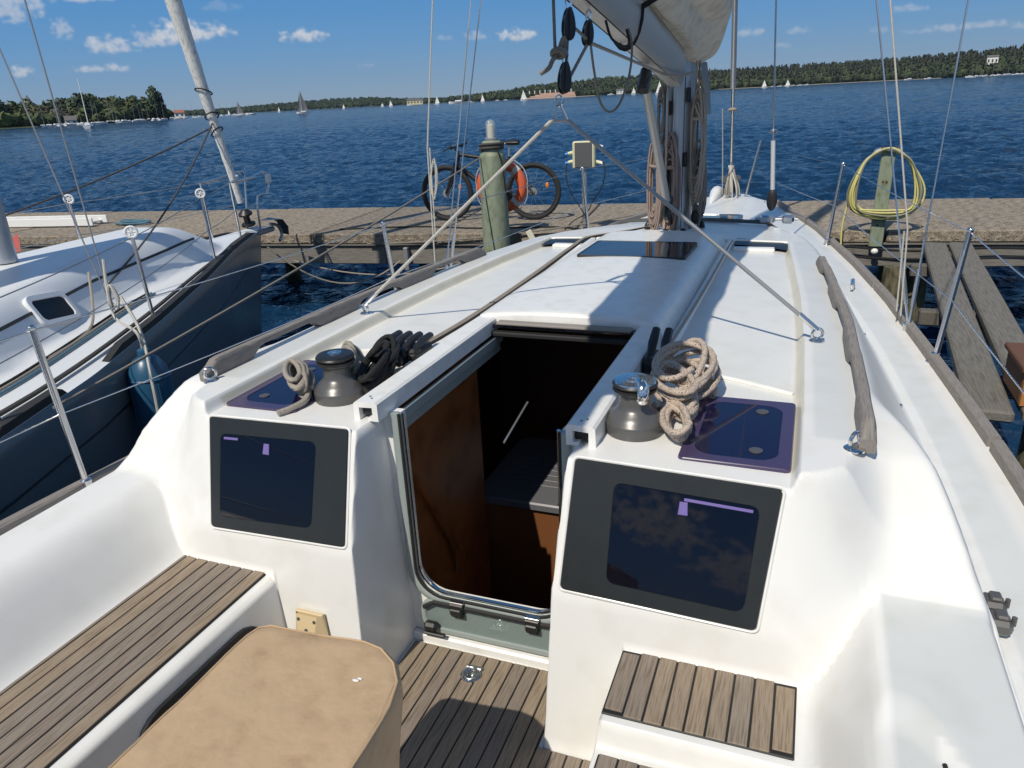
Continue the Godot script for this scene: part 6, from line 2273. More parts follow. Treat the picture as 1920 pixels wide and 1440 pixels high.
	# deck lines along the near side deck
	for q in [[0.86, "rope_tan"], [0.93, "rope_blue"], [0.80, "rope_black"]]:
		var pts := []
		for k in 9:
			var s := lerpf(2.7, 6.2, k / 8.0)
			var x: float = lerpf(tab(s, N_ROOF), tab(s, N_BEAM), q[0] - 0.55)
			pts.append(np(s, x, n_top(s, x) + 0.012))
		solo("deck_line", rope(spline(pts, 4), 0.009), M[q[1]], {"rope_tan": "beige deck line lying along the left boat's near side deck", "rope_blue": "light blue deck line lying along the left boat's near side deck", "rope_black": "black deck line lying close to the left boat's cabin side"}[q[1]], "rope", pts[0], "lines on the left boat's side deck")
	solo("deck_line", rope(spline([np(3.2, 0.72, 1.45), np(3.5, 0.95, 1.20), np(3.75, 1.05, 1.145), np(4.1, 1.15, 1.14)], 5), 0.010), M.rope_tan, "beige rope hanging from the left boat's shrouds onto its deck", "rope", np(3.5, 0.9, 1.1))
	solo("braided_dock_line", rope(spline([np(0.4, 0.16, 1.23), np(2.0, 0.72, 1.20), np(3.4, 1.22, 1.165), np(4.6, 1.55, 1.13), np(5.8, 1.70, 1.11)], 6), 0.015), M.rope_dark, "thick dark braided line along the left boat's deck edge", "rope", np(3.4, 1.2, 1.1))
	# fender hanging between the boats
	var fc := np(3.86, 1.62, 0.80)
	var F := thing("fender", "big blue inflatable fender hanging against the left boat's hull", "fender", fc - Vector3(0, 0.30, 0))
	var fm := MB.new()
	fm.lathe(fc, [[0.03, -0.33], [0.07, -0.31], [0.115, -0.24], [0.125, -0.10], [0.125, 0.12], [0.115, 0.20], [0.075, 0.27], [0.04, 0.29], [0.036, 0.33], [0.02, 0.34]], 26)
	part("body", fm, M.fender_blue, F, 50)
	for k in 4:
		var rb := MB.new()
		var a := TAU * k / 4.0 + 0.4
		rb.bar(fc + Vector3(cos(a) * 0.125, -0.15, sin(a) * 0.125), fc + Vector3(cos(a) * 0.125, 0.13, sin(a) * 0.125), 0.004, 5)
		part("moulded_rib", rb, M.fender_blue, F)
	var rg := MB.new()
	rg.lathe(fc + Vector3(0, 0.15, 0), [[0.122, 0.0], [0.128, 0.008], [0.122, 0.016]], 26)
	part("collar", rg, M.fender_blue, F)
	solo("fender_line", rope(spline([fc + Vector3(0, 0.34, 0), fc + Vector3(0.0, 0.45, 0.02), np(3.78, 1.40, 1.30), np(3.75, 1.36, 1.45), np(3.7, 1.34, 1.65)], 5), 0.009), M.rope_white, "white line tying the blue fender to the left boat's lifeline", "rope", fc + Vector3(0, 0.34, 0), "fender lines")
	solo("fender_line", rope(spline([np(3.72, 1.42, 1.42), np(3.80, 1.58, 1.22), np(3.98, 1.74, 1.02), np(4.0, 1.75, 0.80), np(4.0, 1.72, 0.40)], 4), 0.010), M.rope_white, "second white line hanging down over the blue fender", "rope", np(3.95, 1.75, 0.5), "fender lines")
	part("knot", rope(coil(np(3.74, 1.38, 1.42), NR, Vector3.UP, 0.03, 0.06, 4.0, 0.4, 97), 0.009), M.rope_white, F)
	var pn := MB.new()
	pn.loft([[np(2.2, -1.02, 1.50), np(2.2, -0.9, 1.56)], [np(2.25, -1.0, 1.38), np(2.25, -0.86, 1.42)]], false)
	solo("pennant", pn, M.red_cloth, "small faded red pennant on the left boat's far rail", "flag", np(2.2, -1.0, 1.4))

# ------------------------------------------------------------------ lake and far shore
func polar(az: float, d: float, y := 0.0) -> Vector3:
	return Vector3(0.78 + sin(deg_to_rad(az)) * d, y, -cos(deg_to_rad(az)) * d)

func build_water() -> void:
	var fn := FastNoiseLite.new()
	fn.seed = 61
	fn.frequency = 0.42
	fn.fractal_octaves = 3
	fn.fractal_gain = 0.55
	var mb := MB.new()
	var radii := []
	var r := 0.6
	while r < 6500.0:
		radii.append(r)
		r += maxf(0.09, r * 0.011)
	var na := 420
	var dirs := []
	for j in na + 1:
		# finer in front, coarse behind
		var t := float(j) / na
		var az := lerpf(-76.0, 34.0, t)
		dirs.append(az)
	for az in range(40, 284, 6): dirs.append(float(az))
	var nd2 := dirs.size()
	for rr2 in radii:
		var amp := 0.085 * smoothstep(5.0, 13.0, rr2) + 0.008
		amp *= 1.0 - 0.6 * smoothstep(300.0, 1500.0, rr2)
		for az in dirs:
			var p := polar(az, rr2)
			# wind waves run across the lake
			var y := 0.0
			if amp > 0.001:
				var q := Vector2(p.x * 0.72 + p.z * 0.30, p.z * 1.25 - p.x * 0.2)
				var gust := 0.65 + 1.1 * clampf(0.5 + fn.get_noise_2d(q.x * 0.05 + 300.0, q.y * 0.05), 0.0, 1.0)
				var n := fn.get_noise_2d(q.x * 1.6, q.y * 1.6)
				y = (1.0 - absf(n) * 2.2) * amp - amp * 0.4
				y = y * gust + amp * 0.6 * fn.get_noise_2d(q.x * 0.35 + 90.0, q.y * 0.35)
			p.y = y
			mb.v.append(p)
	for i in radii.size() - 1:
		for j in nd2:
			var k := (j + 1) % nd2
			mb.quad(i * nd2 + j, i * nd2 + k, (i + 1) * nd2 + k, (i + 1) * nd2 + j)
	# smooth normals, area weighted
	var nn := PackedVector3Array()
	nn.resize(mb.v.size())
	for t in mb.ix.size() / 3:
		var a := mb.ix[t * 3]
		var b := mb.ix[t * 3 + 1]
		var c := mb.ix[t * 3 + 2]
		var f := (mb.v[c] - mb.v[a]).cross(mb.v[b] - mb.v[a])
		nn[a] += f
		nn[b] += f
		nn[c] += f
	for k in nn.size():
		nn[k] = nn[k].normalized()
		if nn[k].y < 0.0: nn[k] = -nn[k]
	mb.nrm = nn
	var o := part("water", mb, M.water, self)
	tag(o, "choppy dark blue lake water", "water", "", "structure")

func blob(sd: int, tall: float) -> ArrayMesh:
	# small crown seen from very far: lumpy shell of leaf faces
	var rng := RandomNumberGenerator.new()
	rng.seed = sd
	var mb := MB.new()
	for k in 130:
		var d := Vector3(rng.randfn(), rng.randfn() * 0.9 + 0.25, rng.randfn()).normalized()
		var lump := 0.78 + 0.22 * sin(d.x * 5.0 + sd) * cos(d.z * 4.0 + sd * 2.0) + rng.randf_range(-0.10, 0.10)
		var c := Vector3(d.x * 0.5, 0.52 + d.y * 0.5 * tall, d.z * 0.5) * lump
		var s := rng.randf_range(0.10, 0.19)
		var n := (d + Vector3(rng.randfn(), rng.randfn(), rng.randfn()) * 0.45).normalized()
		var u := n.cross(Vector3(0.3, 0.9, 0.2)).normalized()
		var w := n.cross(u)
		var i := mb.v.size()
		for q in [[-1, -0.6], [0.2, -1], [1, 0.3], [-0.3, 1]]:
			mb.v.append(c + u * q[0] * s + w * q[1] * s)
			mb.nrm.append((n * 0.5 + d).normalized())
		mb.quad(i, i + 1, i + 2, i + 3)
	mb.ellipsoid(Vector3(0, 0.5, 0), Vector3(0.36, 0.36 * tall, 0.36), 8, 6)
	for k in range(mb.nrm.size(), mb.v.size()): mb.nrm.append((mb.v[k] - Vector3(0, 0.5, 0)).normalized())
	return mb.mesh()

func forest(called: String, label: String, list: Array, m: Material, mesh: Mesh) -> void:
	var mm := MultiMesh.new()
	mm.transform_format = MultiMesh.TRANSFORM_3D
	mm.use_colors = true
	mm.mesh = mesh
	mm.instance_count = list.size()
	for k in list.size():
		mm.set_instance_transform(k, list[k][0])
		mm.set_instance_color(k, list[k][1])
	var o := MultiMeshInstance3D.new()
	o.name = called
	o.multimesh = mm
	o.material_override = m
	add_child(o)
	tag(o, label, "forest", "", "stuff")

const T_RIDGE := [[-26.0, 4.0], [-23.0, 13.0], [-21.0, 19.0], [-19.4, 24.0], [-16.0, 29.0], [-13.7, 32.0], [-9.0, 32.0], [-4.7, 30.0], [0.0, 32.0], [5.0, 34.0], [10.0, 35.0], [16.0, 36.0], [30.0, 35.0]]

func build_far_shore() -> void:
	var rng := RandomNumberGenerator.new()
	rng.seed = 202
	var leafm := mat("far_leaf", Color.WHITE, 0.85)
	leafm.vertex_color_use_as_albedo = true
	# wooded hill across the lake
	var mb := MB.new()
	var deps := [0.0, 12.0, 60.0, 150.0, 260.0, 420.0, 900.0]
	var nA := 60
	var hill_y := func(az: float, dep: float) -> float:
		var r := tab(az, T_RIDGE) - 8.0
		return maxf(0.25, 0.6 + maxf(r, 0.0) * smoothstep(10.0, 330.0, dep)) if dep > 0.0 else -0.5
	var shore := func(az: float) -> float:
		return 1420.0 + 60.0 * sin(az * 0.35) + 350.0 * smoothstep(-14.0, -25.0, az) - 180.0 * smoothstep(0.0, 14.0, az)
	for i in nA + 1:
		var az := lerpf(-27.0, 34.0, float(i) / nA)
		for dep in deps:
			mb.v.append(polar(az, shore.call(az) + dep, hill_y.call(az, dep)))
	for i in nA:
		for j in deps.size() - 1:
			var k := i * deps.size() + j
			mb.quad(k, k + deps.size(), k + deps.size() + 1, k + 1)
	var hl := part("hill", mb, M.shore_earth, self, 60)
	tag(hl, "low wooded hill across the lake", "hill", "", "structure")
	var list := []
	var conf := []
	for i in 5200:
		var az := rng.randf_range(-25.5, 32.0)
		if az > 18.0 and rng.randf() < 0.5: continue
		var dep := 8.0 + pow(rng.randf(), 1.3) * 360.0
		var h := rng.randf_range(9.0, 15.0)
		var w := h * rng.randf_range(0.75, 1.15)
		var isconf := dep > 150.0 and az > -9.0 and rng.randf() < 0.8
		var p: Vector3 = polar(az, shore.call(az) + dep, hill_y.call(az, dep) - 1.0)
		var t := rng.randf()
		var c := Color(0.022 + 0.022 * t, 0.036 + 0.028 * t, 0.014 + 0.010 * t)
		if rng.randf() < 0.18: c = Color(0.058, 0.072, 0.026)
		if rng.randf() < 0.08: c = Color(0.016, 0.026, 0.016)
		if isconf:
			c = Color(0.024 + 0.010 * t, 0.030 + 0.012 * t, 0.019)
			w *= 0.6
			h *= 1.12
		(conf if isconf else list).append([Transform3D(Basis(Vector3.UP, rng.randf() * TAU).scaled(Vector3(w, h, w)), p), c])
	forest("hill_forest", "mixed green forest covering the hill across the lake", list, leafm, blob(5, 1.0))
	forest("pine_forest", "dark pine forest along the top of the hill at right", conf, leafm, blob(9, 1.15))
	# low wooded shore far behind at left
	mb = MB.new()
	var lowh := [[-64.0, 5.0], [-46.0, 8.0], [-41.0, 14.0], [-37.0, 24.0], [-34.0, 31.0], [-31.0, 31.0], [-29.0, 20.0], [-25.0, 9.0], [-21.0, 5.0]]
	for i in 41:
		var az := lerpf(-64.0, -20.0, i / 40.0)
		for q in [[0.0, -0.5], [20.0, 1.0], [500.0, maxf(1.5, tab(az, lowh) - 9.0)]]:
			mb.v.append(polar(az, 2450.0 + q[0], q[1]))
	for i in 40:
		for j in 2: mb.quad(i * 3 + j, i * 3 + 3 + j, i * 3 + 4 + j, i * 3 + 1 + j)
	var h2 := part("far_shore", mb, M.shore_earth, self, 60)
	tag(h2, "distant low shore at left", "shore", "", "structure")
	list = []
	for i in 2600:
		var az := rng.randf_range(-62.0, -21.0)
		var dep := rng.randf() * 480.0
		var h := rng.randf_range(11.0, 17.0)
		var y := lerpf(1.0, maxf(1.5, tab(az, lowh) - 9.0), clampf((dep - 20.0) / 480.0, 0.0, 1.0)) - 1.5
		var t := rng.randf()
		list.append([Transform3D(Basis(Vector3.UP, rng.randf() * TAU).scaled(Vector3(h, h, h)), polar(az, 2460.0 + dep, y)), Color(0.026 + 0.02 * t, 0.042 + 0.026 * t, 0.017 + 0.01 * t)])
	forest("far_forest", "distant green wood along the low left shore", list, leafm, blob(7, 1.0))
	# wooded spit with the marina
	mb = MB.new()
	for i in 31:
		var az := lerpf(-76.0, -44.4, i / 30.0)
		var d0 := 558.0 + 90.0 * smoothstep(-50.0, -44.0, az)
		for q in [[0.0, -0.4], [6.0, 0.6], [105.0, 2.5]]:
			mb.v.append(polar(az, d0 + q[0], q[1]))
	for i in 30:
		for j in 2: mb.quad(i * 3 + j, i * 3 + 3 + j, i * 3 + 4 + j, i * 3 + 1 + j)
	var sp := part("spit", mb, M.shore_earth, self, 60)
	tag(sp, "flat wooded spit of land at left", "shore", "", "structure")
	build_spit_trees(rng)

func crown(sd: int, n: int, tall: float, lobes: int) -> ArrayMesh:
	# unit crown: leaf faces spread through several lobes
	var rng := RandomNumberGenerator.new()
	rng.seed = sd
	var cs := []
	for k in lobes:
		var a := TAU * k / lobes + rng.randf()
		var rr2 := rng.randf_range(0.14, 0.30)
		cs.append([Vector3(cos(a) * rr2, rng.randf_range(0.25, 0.78) * tall, sin(a) * rr2), rng.randf_range(0.17, 0.27)])
	cs.append([Vector3(0, 0.8 * tall, 0), 0.2])
	cs.append([Vector3(0, 0.45 * tall, 0), 0.3])
	var mb := MB.new()
	for k in n:
		var l = cs[rng.randi() % cs.size()]
		var d := Vector3(rng.randfn(), rng.randfn(), rng.randfn()).normalized()
		var c: Vector3 = l[0] + Vector3(d.x, d.y * (0.8 + 0.2 * tall), d.z) * l[1] * (0.55 + 0.5 * pow(rng.randf(), 0.5))
		var s := rng.randf_range(0.028, 0.06)
		var nn := (d + Vector3(rng.randfn(), rng.randfn() + 0.3, rng.randfn()) * 0.6).normalized()
		var u := nn.cross(Vector3(0.3, 0.9, 0.2)).normalized()
		var w := nn.cross(u)
		var i := mb.v.size()
		for q in [[-1, -0.6], [0.2, -1], [1, 0.3], [-0.3, 1]]:
			mb.v.append(c + u * q[0] * s + w * q[1] * s)
			mb.nrm.append((nn * 0.25 + d + Vector3(0, 0.25, 0)).normalized())
		mb.quad(i, i + 1, i + 2, i + 3)
	return mb.mesh()

func build_spit_trees(rng: RandomNumberGenerator) -> void:
	var crowns := [crown(1, 1300, 1.0, 9), crown(2, 1300, 1.0, 8), crown(3, 1300, 1.05, 10)]
	var pop := crown(4, 700, 1.0, 5)
	var tk := MB.new()
	tk.tube([Vector3.ZERO, Vector3(0.005, 0.3, 0), Vector3(0.0, 0.62, 0.01)], [0.030, 0.022, 0.008], 7)
	for k in 4:
		var a := TAU * k / 4.0
		tk.tube([Vector3(0, 0.28 + 0.05 * k, 0), Vector3(cos(a) * 0.18, 0.48 + 0.05 * k, sin(a) * 0.18)], [0.012, 0.004], 5)
	var tkm := tk.mesh()
	# azimuth, distance, height, width, leaf, words
	var list := [[-57.5, 395, 15, 15, 1, "broad dark tree"], [-55.6, 390, 14.5, 14, 0, "broad mid green tree"], [-54.2, 385, 13.5, 13, 4, "dark round tree"], [-53.2, 392, 12.5, 12, 0, "round mid green tree"], [-52.3, 400, 13.5, 10, 1, "taller dark tree"], [-51.7, 385, 9.5, 10, 3, "brownish leafed tree"], [-51.1, 398, 12.5, 11, 1, "dark green tree"],
		[-50.6, 384, 9, 8, 3, "small brownish tree"], [-50.4, 405, 12.8, 12, 4, "very dark copper-green tree"], [-49.9, 388, 8.5, 8, 2, "small light green tree"], [-49.4, 408, 15.5, 14, 4, "largest dark rounded tree"], [-48.9, 415, 14.8, 12, 1, "tall dark green tree"], [-48.4, 412, 13.4, 10, 0, "mid green tree"], [-47.9, 418, 12.8, 11, 2, "light green tree"], [-47.5, 420, 13.2, 10, 1, "dense dark tree"], [-47.1, 425, 12.6, 10, 0, "mid green bushy tree"],
		[-46.7, 425, 12.0, 10, 2, "olive green tree"], [-46.3, 428, 13.4, 9, 1, "pointed dark tree"], [-46.0, 430, 11.5, 10, 0, "low mid green tree"], [-45.7, 432, 13.0, 9, 2, "light crowned tree"], [-45.4, 430, 11.5, 9, 1, "low dark tree"]]
	var places := ["at the far left end of the spit", "near the left end of the spit", "left of the church roof", "just below the church roof", "beside the church roof", "right of the church roof", "behind the brownish trees", "at the water's edge left of the moored sloop", "left of the tallest crown", "at the water's edge near the moored sloop", "behind the moored sloop's mast", "just right of the moored sloop's mast", "second right of the moored sloop's mast", "third right of the moored sloop's mast", "fourth right of the moored sloop's mast", "fifth right of the moored sloop's mast", "in the middle of the marina row", "sixth left of the poplar", "third left of the poplar", "second left of the poplar", "next to the poplar"]
	for k in list.size():
		var q = list[k]
		var base := polar(q[0], q[1] * 1.5, 0.6)
		var t := thing("shore_tree", "%s %s" % [q[5], places[k]], "tree", base, "trees on the spit")
		var hh: float = q[2] * 1.30
		piece("trunk", tkm, M.bark, t, base, Basis.IDENTITY.scaled(Vector3(hh, hh * 0.9, hh)))
		piece("crown", crowns[k % 3], M["leaf_%d" % q[4]], t, base + Vector3(0, -hh * 0.03, 0), Basis(Vector3.UP, rng.randf() * TAU).scaled(Vector3(q[3] * 1.88, hh * 0.98, q[3] * 1.88)))
	for q in [[-45.05, 648, 22.5, 9.0], [-44.75, 654, 19.0, 8.2]]:
		var base := polar(q[0], q[1], 0.6)
		var t := thing("poplar_tree", "tall narrow poplar closing the spit on the right" if q[2] > 20 else "shorter poplar just right of the tall poplar", "tree", base, "poplars on the spit")
		piece("trunk", tkm, M.bark, t, base, Basis.IDENTITY.scaled(Vector3(q[2] * 0.6, q[2], q[2] * 0.6)))
		piece("crown", pop, M.leaf_4, t, base, Basis.IDENTITY.scaled(Vector3(q[3] * 1.3, q[2] * 1.05, q[3] * 1.3)))
	# undergrowth along the water's edge
	var ul := []
	for k in 420:
		var az := rng.randf_range(-66.0, -44.6)
		var h := rng.randf_range(4.5, 12.0)
		var t := rng.randf()
		ul.append([Transform3D(Basis(Vector3.UP, rng.randf() * TAU).scaled(Vector3(h * 1.3, h, h * 1.3)), polar(az, 570.0 + 93.0 * smoothstep(-50.0, -44.0, az) + rng.randf() * 60.0, -0.3)), Color(0.050 + 0.04 * t, 0.075 + 0.04 * t, 0.028)])
	forest("shore_undergrowth", "low green undergrowth along the spit", ul, M.far_leaf, blob(11, 0.9))
	# church roof over the trees
	var cb := polar(-52.15, 645.0, 0.5)
	var ch := thing("church_tower", "pale church tower with a pointed roof over the left trees", "building", cb)
	var wl := MB.new()
	wl.box(cb + Vector3(0, 8.1, 0), Vector3(3.6, 16.2, 3.6), 0.05)
	part("wall", wl, M.house_white, ch)
	var rf := MB.new()
	rf.lathe(cb + Vector3(0, 16.2, 0), [[2.7, 0.0], [1.2, 2.4], [0.1, 4.2]], 4)
	part("roof", rf, M.roof_grey, ch)

func far_boat(called: String, label: String, at: Vector3, len: float, mast: float, heading: float, hull: String, sails: int, group: String) -> void:
	var t := thing(called, label, "boat", at, group)
	var b := Basis(Vector3.UP, heading)
	var mb := MB.new()
	var rings := []
	for q in [[-0.5, 0.26, 0.75], [-0.2, 0.32, 0.72], [0.15, 0.30, 0.8], [0.4, 0.14, 0.95], [0.5, 0.01, 1.05]]:
		var z: float = q[0] * len
		var w: float = q[1] * len * 0.5
		var h: float = q[2] * 0.11 * len + 0.15
		rings.append([at + b * Vector3(-w, h, -z), at + b * Vector3(-w * 0.6, -0.2, -z), at + b * Vector3(w * 0.6, -0.2, -z), at + b * Vector3(w, h, -z)])
	mb.loft(rings, true, true)
	part("hull", mb, M[hull], t)
	var cb := MB.new()
	cb.box(at + b * Vector3(0, 0.13 * len + 0.12, 0.03 * len), Vector3(len * 0.17, len * 0.06, len * 0.38), 0.1, b)
	part("cabin", cb, M.boat_white, t)
	if mast > 0.0:
		var ms := MB.new()
		ms.bar(at + b * Vector3(0, 0.5, -0.08 * len), at + b * Vector3(0, mast, -0.08 * len), 0.09 if called != "moored_sloop" else 0.13, 6)
		part("mast", ms, M.galvanised if sails == 0 and called != "moored_sloop" else M.boat_white, t)
		if sails > 0:
			var sm: Material = M.sail_grey if sails == 2 else M.sail_white
			var mk := func(pts: Array, bow: float):
				var s := MB.new()
				var rg := []
				for i in 7:
					var k := i / 6.0
					var a: Vector3 = (pts[0] as Vector3).lerp(pts[2], k)
					var c: Vector3 = (pts[1] as Vector3).lerp(pts[2], k)
					var row := []
					for j in 6:
						var u := j / 5.0
						row.append(at + b * (a.lerp(c, u) + Vector3(bow * sin(PI * u) * (1.0 - k), 0, 0)))
					rg.append(row)
				s.loft(rg, false)
				part("sail", s, sm, t, 60)
			mk.call([Vector3(0, 1.6, -0.07 * len), Vector3(0.06 * len, 1.6, 0.40 * len), Vector3(0, mast * 0.98, -0.07 * len)], 0.05 * len)
			mk.call([Vector3(0, 1.2, -0.48 * len), Vector3(0.05 * len, 1.4, -0.10 * len), Vector3(0, mast * 0.86, -0.10 * len)], 0.05 * len)
	else:
		var wb := MB.new()
		wb.box(at + b * Vector3(0, 0.19 * len + 0.12, 0.02 * len), Vector3(len * 0.15, len * 0.04, len * 0.22), 0.08, b)
		part("wheelhouse", wb, M.far_window, t)

func build_far_boats() -> void:
	# under sail: azimuth, distance, length, mast, heading, kind, words
	for q in [[-10.5, 560.0, 8.0, 11.0, 1.2, 1, "white sailing boat just left of the mast"], [-8.0, 470.0, 9.0, 13.5, 1.9, 1, "larger white sailing boat just right of the mast"], [-3.5, 950.0, 7.0, 10.5, 1.4, 1, "small white sailing boat right of the forestay"], [-20.1, 800.0, 8.5, 12.5, 1.7, 1, "white sailing boat in front of the sandy slope"], [-23.05, 900.0, 7.5, 10.5, 1.3, 1, "white sailing boat left of the sandy slope"], [-26.3, 980.0, 8.0, 12.0, 1.6, 1, "white sailing boat between the port shrouds"], [-29.6, 1000.0, 7.0, 9.5, 1.5, 1, "white sailing boat left of the port shrouds"], [-32.9, 1050.0, 6.5, 7.5, 1.3, 1, "tiny white sail right of the grey sail"], [-35.7, 520.0, 9.5, 15.0, 2.2, 2, "racing yacht with dark grey sails and white hull"], [-37.3, 1100.0, 6.0, 8.0, 1.4, 1, "tiny white sail left of the grey sail"], [-39.9, 720.0, 8.0, 13.0, 2.0, 2, "hazy grey-sailed yacht near the white furled jib"], [-40.6, 1000.0, 6.5, 7.0, 1.2, 1, "tiny white sail next to the furled jib"], [-12.3, 900.0, 6.5, 9.5, 1.7, 1, "small white sail seen through the rope loop"], [-2.0, 1050.0, 8.0, 10.0, 1.5, 1, "narrow white sail close to the right shore"], [-30.2, 1080.0, 6.0, 6.5, 1.6, 1, "tiny pale sail beside the white sailing boat"]]:
		far_boat("sailing_boat", q[6], polar(q[0], q[1]), q[2] * 0.85, q[3] * (0.82 if q[5] == 1 else 0.95), q[4], "boat_white", q[5], "boats under sail")
	far_boat("moored_sloop", "sloop with bare mast moored off the wooded spit", polar(-49.2, 285.0), 9.0, 14.8, 0.75, "boat_pale", 0, "")
	# motor boats and moored boats along the shores
	var rng := RandomNumberGenerator.new()
	rng.seed = 404
	var names := ["tiny", "small", "low", "pale", "short", "slim"]
	var spots := [[-24.8, 900.0, 22.0, "long white motor yacht left of the sandy slope"], [-24.0, 920.0, 12.0, "white motor cruiser beside the long motor yacht"], [-39.4, 800.0, 9.0, "white motor boat right of the hazy grey sail"], [-28.3, 1080.0, 8.0, "white motor boat near the low yellow house"], [-13.9, 1330.0, 12.0, "white boat on the shore seen through the rope loop"], [-11.6, 1330.0, 14.0, "white boat on the shore left of the vang strut"], [5.3, 1250.0, 13.0, "white boat left of the right starboard shroud"], [6.4, 1240.0, 11.0, "white boat at the shore between the starboard shrouds"], [8.7, 900.0, 8.0, "white motor boat off the right shore"], [-22.0, 1300.0, 9.0, "small white motor boat before the hill foot"], [-21.4, 1320.0, 9.0, "second small white motor boat before the hill foot"]]
	for q in spots:
		far_boat("motor_boat", q[3], polar(q[0], q[1]), q[2], 0.0, rng.randf_range(1.2, 1.9), "boat_white", 0, "motor boats on the lake")
	var nth := ["first", "second", "third", "fourth", "fifth", "sixth", "seventh", "eighth", "ninth", "tenth", "eleventh", "twelfth", "thirteenth", "fourteenth", "fifteenth", "sixteenth", "seventeenth", "eighteenth", "nineteenth", "twentieth", "twenty-first", "twenty-second", "twenty-third", "twenty-fourth"]
	for k in 24:
		var az := -51.6 + k * 0.30 + rng.randf_range(-0.08, 0.08)
		var d := 548.0 + 80.0 * smoothstep(-50.0, -44.0, az) + rng.randf_range(-18.0, 6.0)
		var has := k % 5 != 1
		far_boat("marina_boat", "%s boat from the left in the row below the spit's trees" % nth[k], polar(az, d), rng.randf_range(6.5, 10.0), rng.randf_range(10.0, 14.5) if has else 0.0, rng.randf_range(-0.9, 1.3), "boat_white" if k % 4 else ("boat_dark" if k % 8 else "boat_blue"), 0, "boats moored along the spit")
	for k in 12:
		var az := -44.3 + k * 0.46 + rng.randf_range(-0.1, 0.1)
		far_boat("anchored_boat", "%s hazy boat to the right of the poplars, moored beyond the spit" % nth[k], polar(az, 760.0 + rng.randf_range(-60.0, 60.0)), rng.randf_range(6.0, 8.5), rng.randf_range(8.0, 12.0), rng.randf_range(0.0, 3.0), "boat_white", 0, "boats moored beyond the spit")
	for k in 10:
		var az := 8.6 + k * 0.30 + rng.randf_range(-0.08, 0.08)
		far_boat("harbour_boat", "%s boat from the left in the small harbour at far right" % nth[k], polar(az, 1130.0 + rng.randf_range(-15.0, 15.0)), rng.randf_range(8.0, 11.0), rng.randf_range(11.0, 18.0) if k % 3 else 0.0, rng.randf_range(0.5, 2.5), "boat_white", 0, "boats in the right harbour")
	for k in 6:
		var az := -2.9 + k * 0.42
		far_boat("shore_boat", "%s boat right of the forestay, moored along the wooded shore" % nth[k], polar(az, 1240.0 + rng.randf_range(-20.0, 20.0)), rng.randf_range(7.0, 10.0), rng.randf_range(8.0, 12.0) if k % 2 == 0 else 0.0, rng.randf_range(1.0, 2.2), "boat_white", 0, "boats along the right shore")
	# houses on the far shore
	var house := func(called: String, label: String, az: float, d: float, y: float, w: float, h: float, wall: String, roof: String, n: int):
		var at := polar(az, d, y)
		var b := Basis(Vector3.UP, -deg_to_rad(az))
		var t := thing(called, label, "building", at, "")
		var wl := MB.new()
		wl.box(at + Vector3(0, h * 0.5, 0), Vector3(w, h, 9.0), 0.05, b)
		part("wall", wl, M[wall], t)
		var rf := MB.new()
		rf.prism(at + Vector3(0, h, 0) - b * Vector3(w * 0.52, 0, 0), b * Vector3(0, 0, 1), Vector3.UP, b * Vector3(1, 0, 0), PackedVector2Array([Vector2(-5.2, 0.0), Vector2(5.2, 0.0), Vector2(0.0, 2.6)]), 0.0, w * 1.04, 0.0)
		part("roof", rf, M[roof], t)
		for k in n:
			var wn := MB.new()
			wn.box(at + Vector3(0, h * 0.55, 0) + b * Vector3(w * ((k + 0.5) / n - 0.5), 0, 4.52), Vector3(w / n * 0.45, h * 0.35, 0.1), 0.02, b)
			part("window", wn, M.far_window, t)
	house.call("shore_house", "cream house near the waterline left of the port shrouds", -27.9, 1330.0, 0.5, 26.0, 7.0, "box_cream", "roof_grey", 5)
	house.call("hill_villa", "white villa among the trees on the right hill", 9.7, 1360.0, 14.0, 14.0, 11.0, "house_white", "roof_grey", 3)
	house.call("boat_house", "small white boat house beyond the end of the spit", -43.7, 820.0, 0.4, 9.0, 4.5, "house_white", "roof_red", 2)
	house.call("boat_shed", "white shed among the marina boats below the spit trees", -50.1, 561.0, 0.6, 6.5, 2.4, "house_white", "roof_grey", 2)
	house.call("lake_house", "pale house on the shore seen through the rope loop", -13.2, 1400.0, 0.6, 15.0, 6.0, "house_white", "roof_grey", 3)
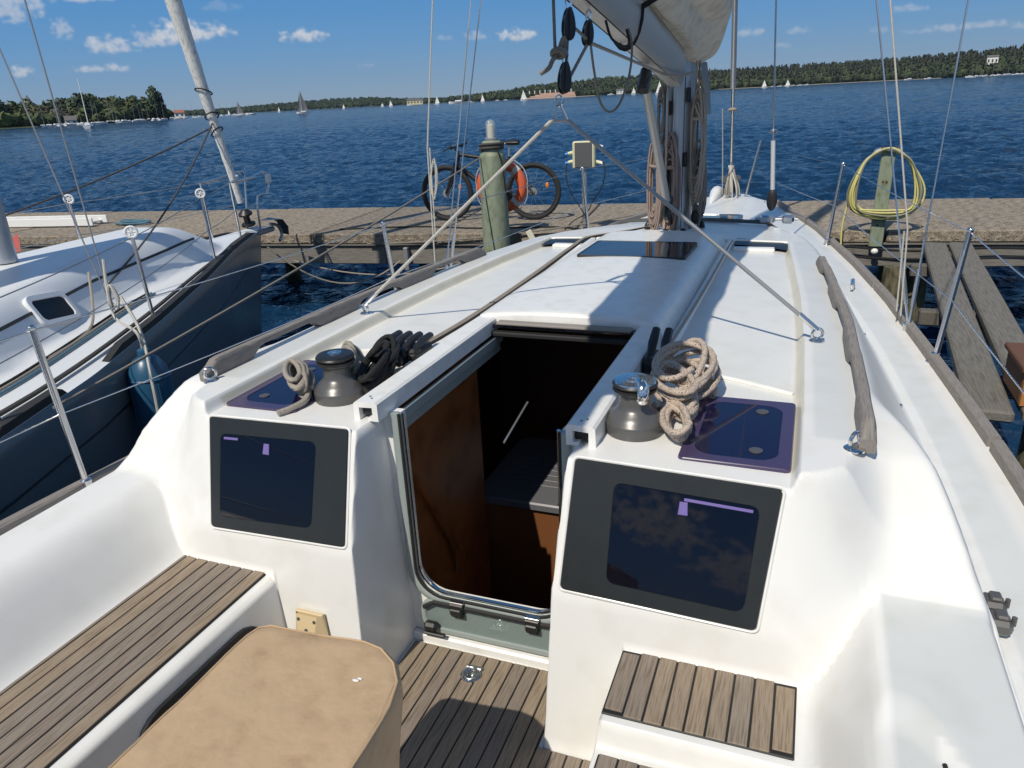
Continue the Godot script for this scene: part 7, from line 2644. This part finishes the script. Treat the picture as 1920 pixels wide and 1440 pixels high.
	# terraces of the lido
	var lido := polar(-18.2, 1360.0, 0.5)
	var L := thing("lido_terrace", "reddish stepped lido terrace with pale beach behind a white sail", "building", lido)
	var lb := Basis(Vector3.UP, deg_to_rad(18.2))
	for k in 4:
		var st := MB.new()
		st.box(lido + Vector3(0, 0.8 + 2.0 * k, 0) + lb * Vector3(4.0 * k, 0, -7.0 * k), Vector3(86.0 - 9.0 * k, 1.7, 7.0), 0.05, lb)
		part("terrace", st, M.house_pink, L)
	for k in 9:
		var po := MB.new()
		po.box(lido + lb * Vector3(-36.0 + 9.0 * k, 10.2, -30.0), Vector3(1.4, 5.0, 1.0), 0.05, lb)
		part("pillar", po, M.house_white, L)
	var be := MB.new()
	be.box(polar(-17.6, 1340.0, 0.1), Vector3(120.0, 1.2, 16.0), 0.2, lb)
	tag(part("beach", be, M.shore_sand, self), "pale sandy beach strip below the lido", "beach", "", "structure")
	var be2 := MB.new()
	for k in 16:
		var az := -6.0 + k * 0.85
		be2.box(polar(az, 1418.0 + 60.0 * sin(az * 0.35) - 180.0 * smoothstep(0.0, 14.0, az) - 4.0, 0.0), Vector3(24.0, 1.1, 7.0), 0.2, Basis(Vector3.UP, -deg_to_rad(az)))
	tag(part("shore_edge", be2, M.shore_sand, self), "pale shore edge below the right hill", "beach", "", "structure")

func _ready() -> void:
	var t0 := Time.get_ticks_msec()
	setup_view()
	print("sky ", Time.get_ticks_msec() - t0)
	make_materials()
	print("materials ", Time.get_ticks_msec() - t0)
	build_water()
	print("water ", Time.get_ticks_msec() - t0)
	build_far_shore()
	print("shore ", Time.get_ticks_msec() - t0)
	build_pier()
	build_yacht()
	print("yacht ", Time.get_ticks_msec() - t0)
	build_sail()
	build_neighbour()
	print("neighbour ", Time.get_ticks_msec() - t0)
	build_green_pile()
	build_bike()
	build_power_box()
	build_hose_post()
	build_finger_jetty()
	build_lifebuoy()
	build_table()
	build_running_gear()
	build_pier_clutter()
	build_far_boats()
	print("done ", Time.get_ticks_msec() - t0)
